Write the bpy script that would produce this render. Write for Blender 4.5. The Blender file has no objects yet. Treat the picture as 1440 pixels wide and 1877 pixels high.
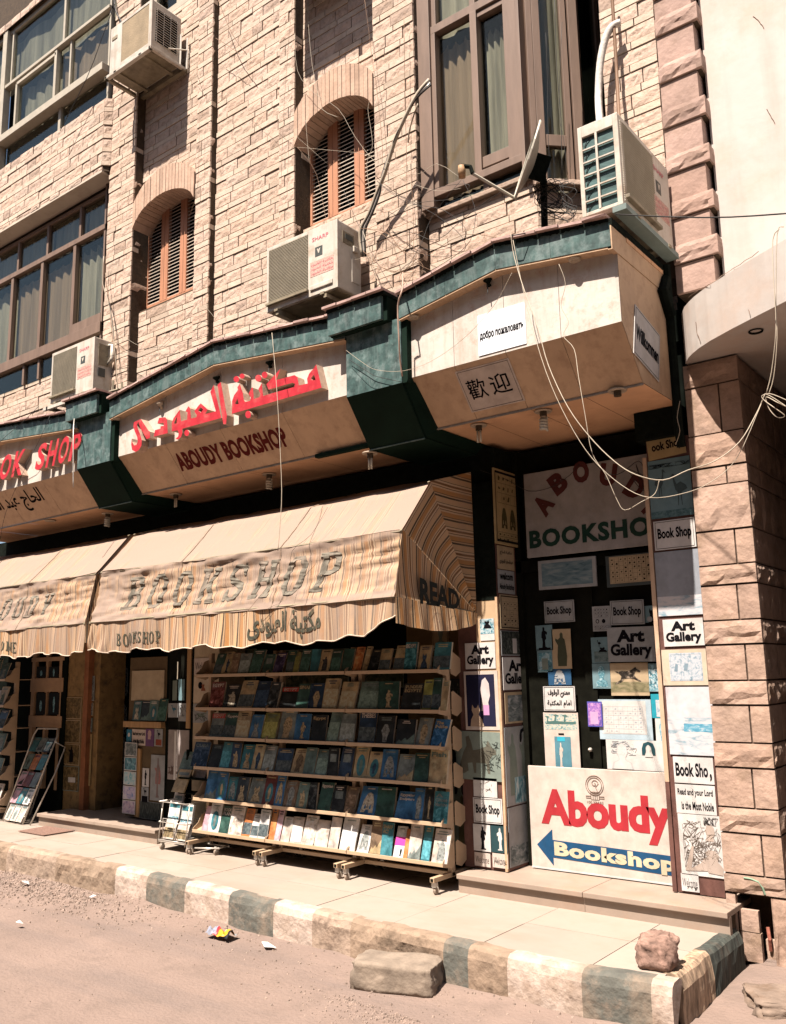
import bpy, bmesh, math, random
from mathutils import Vector, Matrix, noise
from mathutils.geometry import tessellate_polygon
R = math.radians
random.seed(7)
S = bpy.context.scene
COL = S.collection
# ---------------------------------------------------------------- camera
FPX = 1632.0
YAW, PITCH, ROLL = R(-37.746), R(10.32), R(-1.095)
CAM = Vector((0, 0, 1.6))
FW = Vector((math.sin(YAW)*math.cos(PITCH), math.cos(YAW)*math.cos(PITCH), math.sin(PITCH)))
RT0 = Vector((math.cos(YAW), -math.sin(YAW), 0)); UP0 = RT0.cross(FW)
RT = math.cos(ROLL)*RT0 + math.sin(ROLL)*UP0
UP = -math.sin(ROLL)*RT0 + math.cos(ROLL)*UP0
cam = bpy.data.cameras.new('camera'); co = bpy.data.objects.new('camera', cam); COL.objects.link(co)
cam.sensor_fit = 'VERTICAL'; cam.sensor_height = 24.0; cam.lens = 24.0*FPX/1877.0
cam.clip_start = .05; cam.clip_end = 2000
co.matrix_world = Matrix(((RT.x, UP.x, -FW.x, 0), (RT.y, UP.y, -FW.y, 0), (RT.z, UP.z, -FW.z, 1.6), (0, 0, 0, 1)))
S.camera = co
# ---------------------------------------------------------------- light
SK, SS = -.015, 1.82                      # sun travels (SK, 1, -SS)
w = bpy.data.worlds.new('World'); S.world = w; w.use_nodes = True
nt = w.node_tree; nt.nodes.clear()
sky = nt.nodes.new('ShaderNodeTexSky'); sky.sky_type = 'NISHITA'; sky.sun_disc = False
sky.sun_elevation = math.atan2(SS, math.hypot(SK, 1)); sky.sun_rotation = math.atan2(-SK, -1.0)
sky.dust_density = 2.0; sky.air_density = 1.0
bg = nt.nodes.new('ShaderNodeBackground'); bg.inputs[1].default_value = .05
wo = nt.nodes.new('ShaderNodeOutputWorld')
nt.links.new(sky.outputs[0], bg.inputs[0]); nt.links.new(bg.outputs[0], wo.inputs[0])
sun = bpy.data.lights.new('sun', 'SUN'); sun.energy = 5.0; sun.angle = R(.53); sun.color = (1, .90, .81)
so = bpy.data.objects.new('sun', sun); COL.objects.link(so)
so.rotation_euler = Vector((SK, 1, -SS)).to_track_quat('-Z', 'Y').to_euler(); so.location = (0, -6, 14)
S.view_settings.view_transform = 'Standard'; S.view_settings.look = 'None'
S.cycles.diffuse_bounces = 2; S.cycles.max_bounces = 8
S.view_settings.gamma = 1; S.view_settings.exposure = 1.64
# ---------------------------------------------------------------- projection helpers
def ray(px, py): return (RT*(px-720) - UP*(py-938.5) + FW*FPX)/FPX
def at(px, py, Y): d = ray(px, py); return CAM + d*(Y/d.y)
def onz(px, py, z): d = ray(px, py); return CAM + d*((z-1.6)/d.z)
def onx(px, py, X): d = ray(px, py); return CAM + d*(X/d.x)
def pr(p):
    d = Vector(p)-CAM; k = d.dot(FW)
    return (720+FPX*d.dot(RT)/k, 938.5-FPX*d.dot(UP)/k, k)
# ---------------------------------------------------------------- object helpers
def split4(pts, tri):
    pts = list(pts); mid = {}; out = []
    def m(a, b):
        k = (min(a, b), max(a, b))
        if k not in mid: mid[k] = len(pts); pts.append(((pts[a][0]+pts[b][0])/2, (pts[a][1]+pts[b][1])/2))
        return mid[k]
    for t in tri:
        for i in range(1, len(t)-1):
            a, b, c = t[0], t[i], t[i+1]; x, y, z = m(a, b), m(b, c), m(c, a); out += [(a, x, z), (x, b, y), (z, y, c), (x, y, z)]
    return pts, out
class MB:
    def __init__(s): s.v = []; s.f = []; s.uv = []
    def add(s, vs, fs):
        n = len(s.v); s.v += [tuple(v) for v in vs]; s.f += [tuple(i+n for i in f) for f in fs]; return s
    def box(s, x0, x1, y0, y1, z0, z1):
        x0, x1 = sorted((x0, x1)); y0, y1 = sorted((y0, y1)); z0, z1 = sorted((z0, z1))
        v = [(x, y, z) for z in (z0, z1) for y in (y0, y1) for x in (x0, x1)]
        return s.add(v, [(0, 2, 3, 1), (4, 5, 7, 6), (0, 1, 5, 4), (2, 6, 7, 3), (0, 4, 6, 2), (1, 3, 7, 5)])
    def obox(s, c, u, v, w, du, dv, dw):
        c, u, v, w = Vector(c), Vector(u).normalized()*du/2, Vector(v).normalized()*dv/2, Vector(w).normalized()*dw/2
        p = [c+u*a+v*b+w*e for e in (-1, 1) for b in (-1, 1) for a in (-1, 1)]
        return s.add(p, [(0, 2, 3, 1), (4, 5, 7, 6), (0, 1, 5, 4), (2, 6, 7, 3), (0, 4, 6, 2), (1, 3, 7, 5)])
    def bar(s, a, b, r, n=6, r2=None):
        a, b = Vector(a), Vector(b); return s.tube([a, b], r, n, r2)
    def tube(s, pts, r, n=6, r2=None):
        pts = [Vector(p) for p in pts]; m = len(pts); vs = []; N = None
        for i, p in enumerate(pts):
            t = (pts[min(i+1, m-1)]-pts[max(i-1, 0)]).normalized()
            if N is None: N = t.cross(Vector((0, 0, 1)) if abs(t.z) < .9 else Vector((1, 0, 0))).normalized()
            else: N = (N-t*N.dot(t)).normalized()
            B = t.cross(N); rr = r if r2 is None else r+(r2-r)*i/(m-1)
            for k in range(n):
                a = 2*math.pi*k/n; vs.append(p+(N*math.cos(a)+B*math.sin(a))*rr)
        fs = [(i*n+k, i*n+(k+1) % n, (i+1)*n+(k+1) % n, (i+1)*n+k) for i in range(m-1) for k in range(n)]
        fs += [tuple(range(n-1, -1, -1)), tuple((m-1)*n+k for k in range(n))]
        return s.add(vs, fs)
    def poly(s, loops, fn, depth=None, dense=0):
        """loops: outer + holes as (u,v); fn(u,v,d)->3D, d = 0 front, depth back"""
        loops = [[Vector((a, b, 0)) for a, b in L] for L in loops]
        tri = tessellate_polygon(loops); flat = [p for L in loops for p in L]
        pts, tri = [(p.x, p.y) for p in flat], [tuple(t) for t in tri]
        for _ in range(dense): pts, tri = split4(pts, tri)
        s.add([fn(a, b, 0) for a, b in pts], tri)
        if depth:
            for L in loops:
                n = len(L); vs = [fn(p.x, p.y, 0) for p in L]+[fn(p.x, p.y, depth) for p in L]
                s.add(vs, [(i, (i+1) % n, n+(i+1) % n, n+i) for i in range(n)])
        return s
    def lathe(s, prof, c, axis=(0, 0, 1), n=12):
        c = Vector(c); a = Vector(axis).normalized()
        N = a.cross(Vector((0, 0, 1)) if abs(a.z) < .9 else Vector((1, 0, 0))).normalized(); B = a.cross(N); vs = []
        for r, h in prof:
            for k in range(n):
                t = 2*math.pi*k/n; vs.append(c+a*h+(N*math.cos(t)+B*math.sin(t))*r)
        m = len(prof)
        fs = [(i*n+k, i*n+(k+1) % n, (i+1)*n+(k+1) % n, (i+1)*n+k) for i in range(m-1) for k in range(n)]
        return s.add(vs, fs)
    def build(s, name, mat, parent=None, smooth=False, bevel=0):
        me = bpy.data.meshes.new(name); me.from_pydata(s.v, [], s.f)
        bm = bmesh.new(); bm.from_mesh(me)
        if bevel:
            bmesh.ops.bevel(bm, geom=[e for e in bm.edges if e.is_manifold and e.calc_face_angle(0) > .5], offset=bevel, segments=2, profile=.6, affect='EDGES', clamp_overlap=True)
        bmesh.ops.recalc_face_normals(bm, faces=bm.faces); bm.to_mesh(me); bm.free()
        if smooth:
            for p in me.polygons: p.use_smooth = True
        me.materials.append(mat)
        return link(name, me, parent)
def link(name, me, parent=None):
    o = bpy.data.objects.new(name, me); COL.objects.link(o)
    if parent is not None: par(o, parent)
    return o
def par(o, p):
    o.parent = p
    # every mesh is built in world coordinates, so only an Empty's own place has to be undone
    o.matrix_parent_inverse = Matrix.Translation(-p.location) if p.type == 'EMPTY' else Matrix.Identity(4)
def thing(name, label, cat, loc=(0, 0, 0), group=None):
    o = bpy.data.objects.new(name, None); COL.objects.link(o); o.location = loc; o.empty_display_size = .1
    return tag(o, label, cat, group)
def tag(o, label, cat, group=None):
    o['label'] = label; o['category'] = cat
    if group: o['group'] = group
    return o
def struct(o): o['kind'] = 'structure'; return o
def stuff(o): o['kind'] = 'stuff'; return o
def bx(name, mat, parent, *a, bevel=0): return MB().box(*a).build(name, mat, parent, bevel=bevel)
# ---------------------------------------------------------------- materials
_M = {}
def mat(name, col, rough=.8, var=.12, vs=6, bump=.25, bs=60, metal=0, stain=None, ss=2.5, samt=.5, obj=0, spec=.3, stretch=None, island=0, streak=None):
    key = name
    if key in _M: return _M[key]
    m = bpy.data.materials.new(name); m.use_nodes = True; N = m.node_tree.nodes; L = m.node_tree.links
    b = N['Principled BSDF']; b.inputs['Roughness'].default_value = rough; b.inputs['Metallic'].default_value = metal
    b.inputs['Specular IOR Level'].default_value = spec
    geo = N.new('ShaderNodeNewGeometry'); mp = N.new('ShaderNodeMapping'); L.new(geo.outputs['Position'], mp.inputs[0])
    if stretch: mp.inputs['Scale'].default_value = stretch
    n1 = N.new('ShaderNodeTexNoise'); n1.inputs['Scale'].default_value = vs; n1.inputs['Detail'].default_value = 6; n1.inputs['Roughness'].default_value = .62
    L.new(mp.outputs[0], n1.inputs[0])
    mr = N.new('ShaderNodeMapRange'); mr.inputs[1].default_value = .3; mr.inputs[2].default_value = .7
    mr.inputs[3].default_value = 1-var*1.6; mr.inputs[4].default_value = 1+var*1.2; L.new(n1.outputs[0], mr.inputs[0])
    mx = N.new('ShaderNodeVectorMath'); mx.operation = 'SCALE'; mx.inputs[0].default_value = col[:3]; L.new(mr.outputs[0], mx.inputs['Scale'])
    out = mx.outputs[0]
    if obj or island:
        oi = N.new('ShaderNodeObjectInfo'); ad = N.new('ShaderNodeMath'); ad.operation = 'ADD'
        L.new(oi.outputs['Random'], ad.inputs[0]); L.new(geo.outputs['Random Per Island'], ad.inputs[1])
        fr = N.new('ShaderNodeMath'); fr.operation = 'FRACT'; L.new(ad.outputs[0], fr.inputs[0])
        rp = N.new('ShaderNodeValToRGB'); L.new(fr.outputs[0], rp.inputs[0]); e = rp.color_ramp.elements
        q = obj or island
        cols = [(0, (1-.5*q, 1-.55*q, 1-.6*q)), (.07, (1-.35*q, 1-.4*q, 1-.4*q)), (.1, (1, .97, .95)), (.45, (1+.15*q, 1+.1*q, 1+.1*q)), (.7, (1, 1-.12*q, 1-.2*q)), (.9, (1.05, 1.05, 1.05)), (1, (1-.2*q, 1-.2*q, 1-.2*q))]
        while len(e) < len(cols): e.new(.5)
        for el, (p, c) in zip(e, cols): el.position = p; el.color = (*c, 1)
        mu = N.new('ShaderNodeVectorMath'); mu.operation = 'MULTIPLY'; L.new(out, mu.inputs[0]); L.new(rp.outputs[0], mu.inputs[1]); out = mu.outputs[0]
    if stain:
        n2 = N.new('ShaderNodeTexNoise'); n2.inputs['Scale'].default_value = ss; n2.inputs['Detail'].default_value = 9; n2.inputs['Roughness'].default_value = .7
        L.new(mp.outputs[0], n2.inputs[0])
        r2 = N.new('ShaderNodeMapRange'); r2.inputs[1].default_value = .5; r2.inputs[2].default_value = .68; r2.inputs[4].default_value = samt
        L.new(n2.outputs[0], r2.inputs[0]); mi = N.new('ShaderNodeMix'); mi.data_type = 'RGBA'
        L.new(r2.outputs[0], mi.inputs[0]); L.new(out, mi.inputs[6]); mi.inputs[7].default_value = (*stain[:3], 1); out = mi.outputs[2]
    if streak:
        am, sc3, dk = streak
        m3 = N.new('ShaderNodeMapping'); m3.inputs['Scale'].default_value = sc3; L.new(geo.outputs['Position'], m3.inputs[0])
        n4 = N.new('ShaderNodeTexNoise'); n4.inputs['Scale'].default_value = 1; n4.inputs['Detail'].default_value = 7; n4.inputs['Roughness'].default_value = .65; L.new(m3.outputs[0], n4.inputs[0])
        r4 = N.new('ShaderNodeMapRange'); r4.inputs[1].default_value = .48; r4.inputs[2].default_value = .72; r4.inputs[4].default_value = am; L.new(n4.outputs[0], r4.inputs[0])
        mi2 = N.new('ShaderNodeMix'); mi2.data_type = 'RGBA'; L.new(r4.outputs[0], mi2.inputs[0]); L.new(out, mi2.inputs[6]); mi2.inputs[7].default_value = (*dk, 1); out = mi2.outputs[2]
    L.new(out, b.inputs['Base Color'])
    if bump:
        n3 = N.new('ShaderNodeTexNoise'); n3.inputs['Scale'].default_value = bs; n3.inputs['Detail'].default_value = 5; L.new(mp.outputs[0], n3.inputs[0])
        bp = N.new('ShaderNodeBump'); bp.inputs['Strength'].default_value = bump; bp.inputs['Distance'].default_value = .01
        L.new(n3.outputs[0], bp.inputs['Height']); L.new(bp.outputs[0], b.inputs['Normal'])
    _M[key] = m; return m
STONE = mat('sandstone_brick', (.40, .305, .24), .9, .10, 13, .6, 42, stain=(.14, .085, .045), ss=21, samt=.62, obj=.55, streak=(.35, (1.1, 1.1, .5), (.27, .19, .13)))
STRIP = mat('sandstone_strip', (.43, .35, .275), .9, .07, 9, .3, 60, stain=(.2, .13, .08), ss=15, samt=.38, obj=.42, streak=(.3, (1.1, 1.1, .5), (.3, .22, .15)))
QUOIN = mat('quoin_stone', (.30, .21, .172), .92, .12, 7, .5, 30, stain=(.17, .11, .075), ss=5, samt=.5, obj=.5)
MORTAR = mat('mortar', (.05, .032, .018), .95, .2, 20, .4, 60)
CREAM = mat('cream_render', (.41, .37, .335), .9, .06, 1.2, .3, 9, stain=(.40, .28, .21), ss=1.3, samt=.6, streak=(.35, (7, 7, .7), (.30, .235, .19)))
PEACH = mat('peach_panel', (.43, .29, .18), .6, .09, 3, .15, 20, stain=(.20, .11, .06), ss=11, samt=.45, streak=(.45, (9, 9, 1.5), (.24, .15, .09)))
SOFFIT = mat('peach_soffit', (.52, .30, .17), .7, .1, 2.5, .12, 14, stain=(.20, .09, .04), ss=2, samt=.5)
PANEL = mat('fascia_panel', (.44, .395, .345), .7, .08, 4, .15, 25, stain=(.28, .13, .08), ss=16, samt=.45, streak=(.5, (12, 12, 1.6), (.25, .18, .125)))
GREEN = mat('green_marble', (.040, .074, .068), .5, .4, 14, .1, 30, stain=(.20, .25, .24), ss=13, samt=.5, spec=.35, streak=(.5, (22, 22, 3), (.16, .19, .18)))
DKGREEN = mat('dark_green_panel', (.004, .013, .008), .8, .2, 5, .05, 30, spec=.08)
COPING = mat('coping_tile', (.33, .22, .19), .85, .15, 10, .3, 50)
TAR = mat('black_tar', (.006, .008, .006), .9, .3, 20, .5, 40, spec=.05)
TILE = mat('pavement_tile', (.268, .222, .183), .6, .05, 3, .06, 15, stain=(.20, .15, .11), ss=3, samt=.4, obj=.12, streak=(.5, (1.2, 3, 1), (.20, .15, .11)))
STEP = mat('step_marble', (.24, .185, .145), .55, .08, 5, .06, 15, stain=(.26, .15, .09), ss=4, samt=.4, obj=.1)
CONC = mat('old_concrete', (.17, .125, .095), .95, .22, 9, .9, 22, stain=(.085, .05, .028), ss=5, samt=.8)
DIRT = mat('kerb_top_dust', (.24, .18, .14), .95, .15, 8, .6, 30, stain=(.12, .09, .075), ss=9, samt=.5)
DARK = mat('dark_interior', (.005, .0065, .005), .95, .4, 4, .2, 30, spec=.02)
BROWNF = mat('brown_window_frame', (.15, .10, .073), .55, .12, 14, .08, 50, stretch=(1, 1, .15))
WHITEF = mat('white_window_frame', (.34, .30, .235), .5, .08, 10, .05, 40)
ALU = mat('aluminium_frame', (.36, .30, .24), .4, .08, 10, .05, 40)
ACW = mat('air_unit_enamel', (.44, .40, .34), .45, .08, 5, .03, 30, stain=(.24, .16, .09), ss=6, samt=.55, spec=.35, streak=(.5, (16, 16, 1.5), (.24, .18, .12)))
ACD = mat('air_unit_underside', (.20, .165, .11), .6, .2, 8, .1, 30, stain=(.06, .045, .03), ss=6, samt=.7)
ORANGEW = mat('orange_wood', (.37, .17, .095), .65, .2, 10, .15, 60, stain=(.12, .05, .02), ss=10, samt=.4, stretch=(3, 3, .25))
SLATW = mat('pale_slat', (.42, .34, .27), .7, .1, 10, .1, 60)
WOODY = mat('yellow_wood', (.30, .175, .075), .7, .15, 12, .1, 50, stretch=(3, 3, .3))
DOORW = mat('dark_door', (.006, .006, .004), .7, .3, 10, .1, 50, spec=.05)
RACKM = mat('beige_steel', (.37, .26, .165), .45, .06, 10, .02, 40, spec=.5)
CHROME = mat('galvanised_wire', (.42, .38, .33), .35, .08, 20, 0, metal=.4)
RUBBER = mat('caster_rubber', (.22, .17, .13), .7, .2, 20, .1, 60)
RED = mat('red_letter_face', (.36, .022, .032), .6, .15, 14, .06, 40, stain=(.42, .16, .13), ss=9, samt=.4, spec=.15)
REDS = mat('letter_side', (.36, .25, .185), .8, .12, 20, .2, 60)
MAROON = mat('maroon_paint', (.085, .012, .010), .8, .1, 20, 0, spec=.05)
BLACKP = mat('black_print', (.006, .0055, .007), .8, .1, 20, 0, spec=.02)
GREENP = mat('green_print', (.006, .018, .012), .6, .1, 20, 0)
WIREB = mat('black_cable', (.012, .010, .008), .6, .1, 20, 0)
WIREW = mat('pale_cable', (.31, .26, .195), .6, .1, 20, 0)
WIREBR = mat('brown_cable', (.16, .09, .05), .7, .1, 20, 0)
def glass(name, tint, refl=.25):
    m = bpy.data.materials.new(name); m.use_nodes = True; N = m.node_tree.nodes; L = m.node_tree.links; N.clear()
    o = N.new('ShaderNodeOutputMaterial'); g = N.new('ShaderNodeBsdfGlossy'); g.inputs['Roughness'].default_value = .03; g.inputs[0].default_value = (.42, .42, .36, 1)
    t = N.new('ShaderNodeBsdfTransparent'); t.inputs[0].default_value = (*tint, 1)
    f0 = N.new('ShaderNodeLayerWeight'); f0.inputs[0].default_value = .5; f = N.new('ShaderNodeMath'); f.operation = 'POWER'; f.inputs[1].default_value = 3.5; L.new(f0.outputs['Facing'], f.inputs[0]); ad = N.new('ShaderNodeMath'); ad.operation = 'MULTIPLY_ADD'; ad.inputs[1].default_value = 1.0; ad.inputs[2].default_value = refl
    L.new(f.outputs[0], ad.inputs[0]); mx = N.new('ShaderNodeMixShader')
    L.new(ad.outputs[0], mx.inputs[0]); L.new(t.outputs[0], mx.inputs[1]); L.new(g.outputs[0], mx.inputs[2]); L.new(mx.outputs[0], o.inputs[0])
    return m
GLASS = glass('window_glass', (.93, .96, .95), .05)
CURT = mat('curtain_cloth', (.30, .25, .19), .9, .25, 10, .3, 14, stretch=(1.2, 1.2, .06))
CURTB = mat('brown_curtain', (.20, .13, .08), .9, .25, 9, .3, 14, stretch=(1.2, 1.2, .06))
CURTG = mat('grey_curtain', (.23, .195, .14), .9, .35, 7, .3, 14, stretch=(1.3, 1.3, .08))
# ---------------------------------------------------------------- lettering
_T = {}
AR = {'ا': 'ﺍﺎ', 'د': 'ﺩﺪ', 'و': 'ﻭﻮ', 'ر': 'ﺭﺮ', 'أ': 'ﺃﺄ', 'ى': 'ﻯﻰ', 'ة': 'ﺓﺔ', 'ل': 'ﻝﻞﻟﻠ', 'ع': 'ﻉﻊﻋﻌ', 'ب': 'ﺏﺐﺑﺒ', 'م': 'ﻡﻢﻣﻤ',
      'ك': 'ﻙﻚﻛﻜ', 'ت': 'ﺕﺖﺗﺘ', 'ن': 'ﻥﻦﻧﻨ', 'ق': 'ﻕﻖﻗﻘ', 'ف': 'ﻑﻒﻓﻔ', 'ح': 'ﺡﺢﺣﺤ', 'ج': 'ﺝﺞﺟﺠ', 'س': 'ﺱﺲﺳﺴ', 'ه': 'ﻩﻪﻫﻬ'}
def shape(s):
    out = []
    for i, c in enumerate(s):
        if c not in AR: out.append(c); continue
        F_ = AR[c]; pj = i > 0 and s[i-1] in AR and len(AR[s[i-1]]) == 4; nj = len(F_) == 4 and i+1 < len(s) and s[i+1] in AR
        out.append(F_[3] if pj and nj else F_[1] if pj else F_[2] if nj else F_[0])
    return ''.join(reversed(out))
def glyphs(s, bold=0., spacing=1., res=2):
    k = (s, bold, spacing, res)
    if k in _T: return _T[k]
    c = bpy.data.curves.new('t', 'FONT'); c.body = s; c.offset = bold; c.space_character = spacing; c.resolution_u = res; c.space_line = .95; c.align_x = 'CENTER'
    o = bpy.data.objects.new('t', c); COL.objects.link(o); bpy.context.view_layer.update()
    me = bpy.data.meshes.new_from_object(o.evaluated_get(bpy.context.evaluated_depsgraph_get()))
    v = [x.co.copy() for x in me.vertices]; f = [tuple(p.vertices) for p in me.polygons]
    ec = {}
    for p in f:
        for i in range(len(p)):
            e = (p[i], p[(i+1) % len(p)]); ec[tuple(sorted(e))] = None if tuple(sorted(e)) in ec else e
    edges = [e for e in ec.values() if e]
    bpy.data.objects.remove(o); bpy.data.curves.remove(c); bpy.data.meshes.remove(me)
    x0 = min(a.x for a in v); x1 = max(a.x for a in v); y0 = min(a.y for a in v); y1 = max(a.y for a in v)
    v = [((a.x-x0)/(x1-x0), (a.y-y0)/(y1-y0)) for a in v]
    _T[k] = (v, f, edges); return _T[k]
def text(s, fn, m, parent, name='lettering', bold=.0, spacing=1., depth=None, side=None, res=3, dense=0):
    """fn(u,v,d)->3D for u,v in 0..1"""
    v, f, ed = glyphs(s, bold, spacing, res)
    pv, pf = v, f
    for _ in range(dense): pv, pf = split4(pv, pf)
    o = MB().add([fn(a, b, 0) for a, b in pv], pf).build(name, m, parent)
    if depth:
        b = MB(); n = len(v); b.add([fn(a, c, 0.0008) for a, c in v]+[fn(a, c, depth) for a, c in v], [(i, j, n+j, n+i) for i, j in ed])
        b.build(name+'_side', side or m, parent)
    return o
def rectfn(x0, z0, x1, z1, Y, off=.002, shear=0, skew=0):
    return lambda u, v, d: Vector((x0+(x1-x0)*u+shear*(v-.5)*(z1-z0), Y-off+d, z0+(z1-z0)*v+skew*(u-.5)))
def rectfx(y0, z0, y1, z1, X, off=.002, skew=0):
    return lambda u, v, d: Vector((X+off-d, y0+(y1-y0)*u, z0+(z1-z0)*v+skew*(u-.5)))
# ================================================================ GROUND
F = 5.19
def nz(x, y, z=0, s=1.): return noise.noise(Vector((x*s, y*s, z*s)))
def kerbY(X):
    P = [(-14, 4.30), (-7.6, 4.24), (-5.95, 4.23), (-4.6, 4.16), (-3.3, 4.10), (-2.46, 4.05), (-2.1, 4.05), (-1.70, 4.10), (0, 4.1)]
    for (a, b), (c, d) in zip(P, P[1:]):
        if a <= X <= c: return b+(d-b)*(X-a)/(c-a)
    return 4.2
def gz(x, y):
    z = .012*nz(x, y, 0, 1.3)+.006*nz(x, y, 3, 5)
    d = (kerbY(max(-14, min(0, x)))-y)
    if x < -1.6 and d > -.3: z += .045*math.exp(-max(d, 0)/.13)*(.7+.8*nz(x, 0, 5, 2.2))
    if x < -1.6 and -.1 < d < 1: z += .010*max(0, nz(x, y, 9, 14))*math.exp(-d/.4)
    if x > -1.72 and y > 4.3: z += .05*min(1, (y-4.3)/.6)
    return z
g = MB(); xs = [-60, -30, -16]+[-12+.16*i for i in range(88)]+[3, 8, 20, 60]; ys = [-60, -20, -6, -1]+[1+.1*i for i in range(48)]+[6.2, 7.5, 12, 60]
g.add([(x, y, gz(x, y) if (-13 < x < 4 and 0 < y < 6) else 0) for y in ys for x in xs], [(j*len(xs)+i, j*len(xs)+i+1, (j+1)*len(xs)+i+1, (j+1)*len(xs)+i) for j in range(len(ys)-1) for i in range(len(xs)-1)])
ROAD = mat('dusty_road', (.172, .124, .100), .97, .10, 1.3, .8, 50, stain=(.115, .085, .068), ss=5, samt=.5, streak=(.65, (.35, 2.6, 1), (.115, .090, .079)))
struct(g.build('road', ROAD, smooth=True))
# gravel strewn along the kerb
GRAV = mat('gravel', (.21, .16, .13), .95, .3, 25, .3, 80, island=.4); b = MB()
for i in range(4200):
    q = random.random()
    if q < .45: x = random.gauss(-6.7, .7); d = abs(random.gauss(0, .22)); r = random.uniform(.004, .016)
    elif q < .65: x = random.gauss(-2.75, .35); d = .42+abs(random.gauss(0, .14)); r = random.uniform(.003, .010)
    elif q < .85: x = random.uniform(-8, -1.2); d = abs(random.gauss(0, .25)); r = random.uniform(.003, .010)
    else: x = random.uniform(-8, 0); d = random.uniform(0, 3); r = random.uniform(.002, .006)
    y = kerbY(max(-14, x))-.02-d; z = gz(x, y); a = random.uniform(0, 3)
    pts = [(math.cos(a+k*1.57)*r*random.uniform(.6, 1.3), math.sin(a+k*1.57)*r*random.uniform(.6, 1.3)) for k in range(4)]
    b.add([(x+p, y+q_, z-.003) for p, q_ in pts]+[(x+p*.6, y+q_*.6, z+r*random.uniform(.4, .9)) for p, q_ in pts], [(4, 5, 6, 7), (0, 1, 5, 4), (1, 2, 6, 5), (2, 3, 7, 6), (3, 0, 4, 7)])
stuff(tag(b.build('gravel', GRAV), 'loose pale gravel and grit strewn along the foot of the painted kerb', 'gravel'))
# ---------------------------------------------------------------- sidewalk: slab, tiles, kerb stones
SZ = .22
sw = struct(bpy.data.objects.new('sidewalk', None)); COL.objects.link(sw)
b = MB(); n = 60
top = [(-14+12.27*i/n, kerbY(-14+12.27*i/n)+.10) for i in range(n+1)]
b.add([(x, y, SZ-.014) for x, y in top]+[(x, 7.5, SZ-.014) for x, y in top], [(i, i+1, n+2+i, n+1+i) for i in range(n)])
b.build('slab', MORTAR, sw)
TX = at(1213, 1695, 5.0).x
x = onz(1130, 1742, SZ).x; xs_ = [x-.62*i for i in range(-1, 21)]
for i, xr in enumerate(xs_):
    xl = xr-.62; xr_ = min(xr, -1.735)
    if xl > -1.8: continue
    for j, (y0, y1) in enumerate(((0, 4.62), (4.62, 5.24), (5.24, 5.86))):
        if j == 2 and xl > -3.6: continue
        e = .0022
        def yy(X, y0=y0): return (kerbY(X)+.085+.02*nz(X, 0, 2, 3)) if y0 == 0 else y0+e
        z = SZ+random.uniform(-.0012, .0012); k = 6; P = [(xl+e+(xr_-xl-2*e)*t/k) for t in range(k+1)]
        b = MB().add([(X, yy(X), z) for X in P]+[(X, y1-e, z) for X in P]+[(X, yy(X), z-.02) for X in P], [(t, t+1, k+2+t, k+1+t) for t in range(k)]+[(2*k+2+t, 2*k+3+t, t+1, t) for t in range(k)])
        b.build('paving_tile', TILE, sw)
def kmat(name, c, st, sa=.5): return mat(name, c, .95, .16, 10, 1., 26, stain=st, ss=9, samt=sa, streak=(.8, (5, 5, 3.5), (.19, .14, .10)))
KW = kmat('kerb_white_paint', (.36, .285, .235), (.19, .13, .09), .7); KD = kmat('kerb_black_paint', (.085, .084, .071), (.21, .16, .12), .75)
KB = kmat('kerb_bare_concrete', (.21, .15, .105), (.055, .038, .024), .8); KM = kmat('kerb_worn_paint', (.27, .20, .15), (.08, .055, .04), .8)
segs = [(-13, KB), (-8.6, KB), (-7.5, KM), (-6.75, KB), (-5.95, KW), (-5.55, KD), (-5.10, KW), (-4.63, KD), (-4.20, KW), (-3.86, KM), (-3.55, KB), (-3.22, KB), (-2.88, KD), (-2.72, KB), (-2.48, KW), (-2.08, KD), (-1.76, KW), (-1.665, None)]
def kstone(x0, x1, m):
    k = max(3, int((x1-x0)/.045)); rows = [(0., -.04), (0, .05), (.0, .12), (.0, .17), (.012, SZ-.012), (.035, SZ+.004), (.10, SZ+.006), (.13, SZ-.012)]
    V = []; rough = .012 if m in (KB, KM) else .005
    for (dy, z) in rows:
        for i in range(k+1):
            X = x0+(x1-x0)*i/k; e = min(1, min(i, k-i)*.6+.3)
            ny = rough*nz(X, z, 1, 14)*e+rough*1.2*nz(X, z, 7, 5)*e; chip = max(0, nz(X, 0, 11, 3.1)-.12)*(.09 if m in (KB, KM) else .05)
            zz = z-(chip*.5 if z > .19 else 0)+(.006*nz(X, dy*9, 2, 11) if z > .19 else 0)
            if x1 > -1.7: dy2 = dy+(.03 if i == k and False else 0)
            V.append((X, kerbY(X)+dy+ny+(chip if z > .16 and dy < .05 else 0), zz))
    fs = [(r*(k+1)+i, r*(k+1)+i+1, (r+1)*(k+1)+i+1, (r+1)*(k+1)+i) for r in range(len(rows)-1) for i in range(k)]
    fs += [tuple(r*(k+1) for r in range(len(rows))), tuple(r*(k+1)+k for r in range(len(rows)-1, -1, -1))]
    return MB().add(V, fs).build('kerb_stone', m, sw, smooth=False)
for (x0, m), (x1, _) in zip(segs, segs[1:]): kstone(x0, x1, m)
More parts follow.
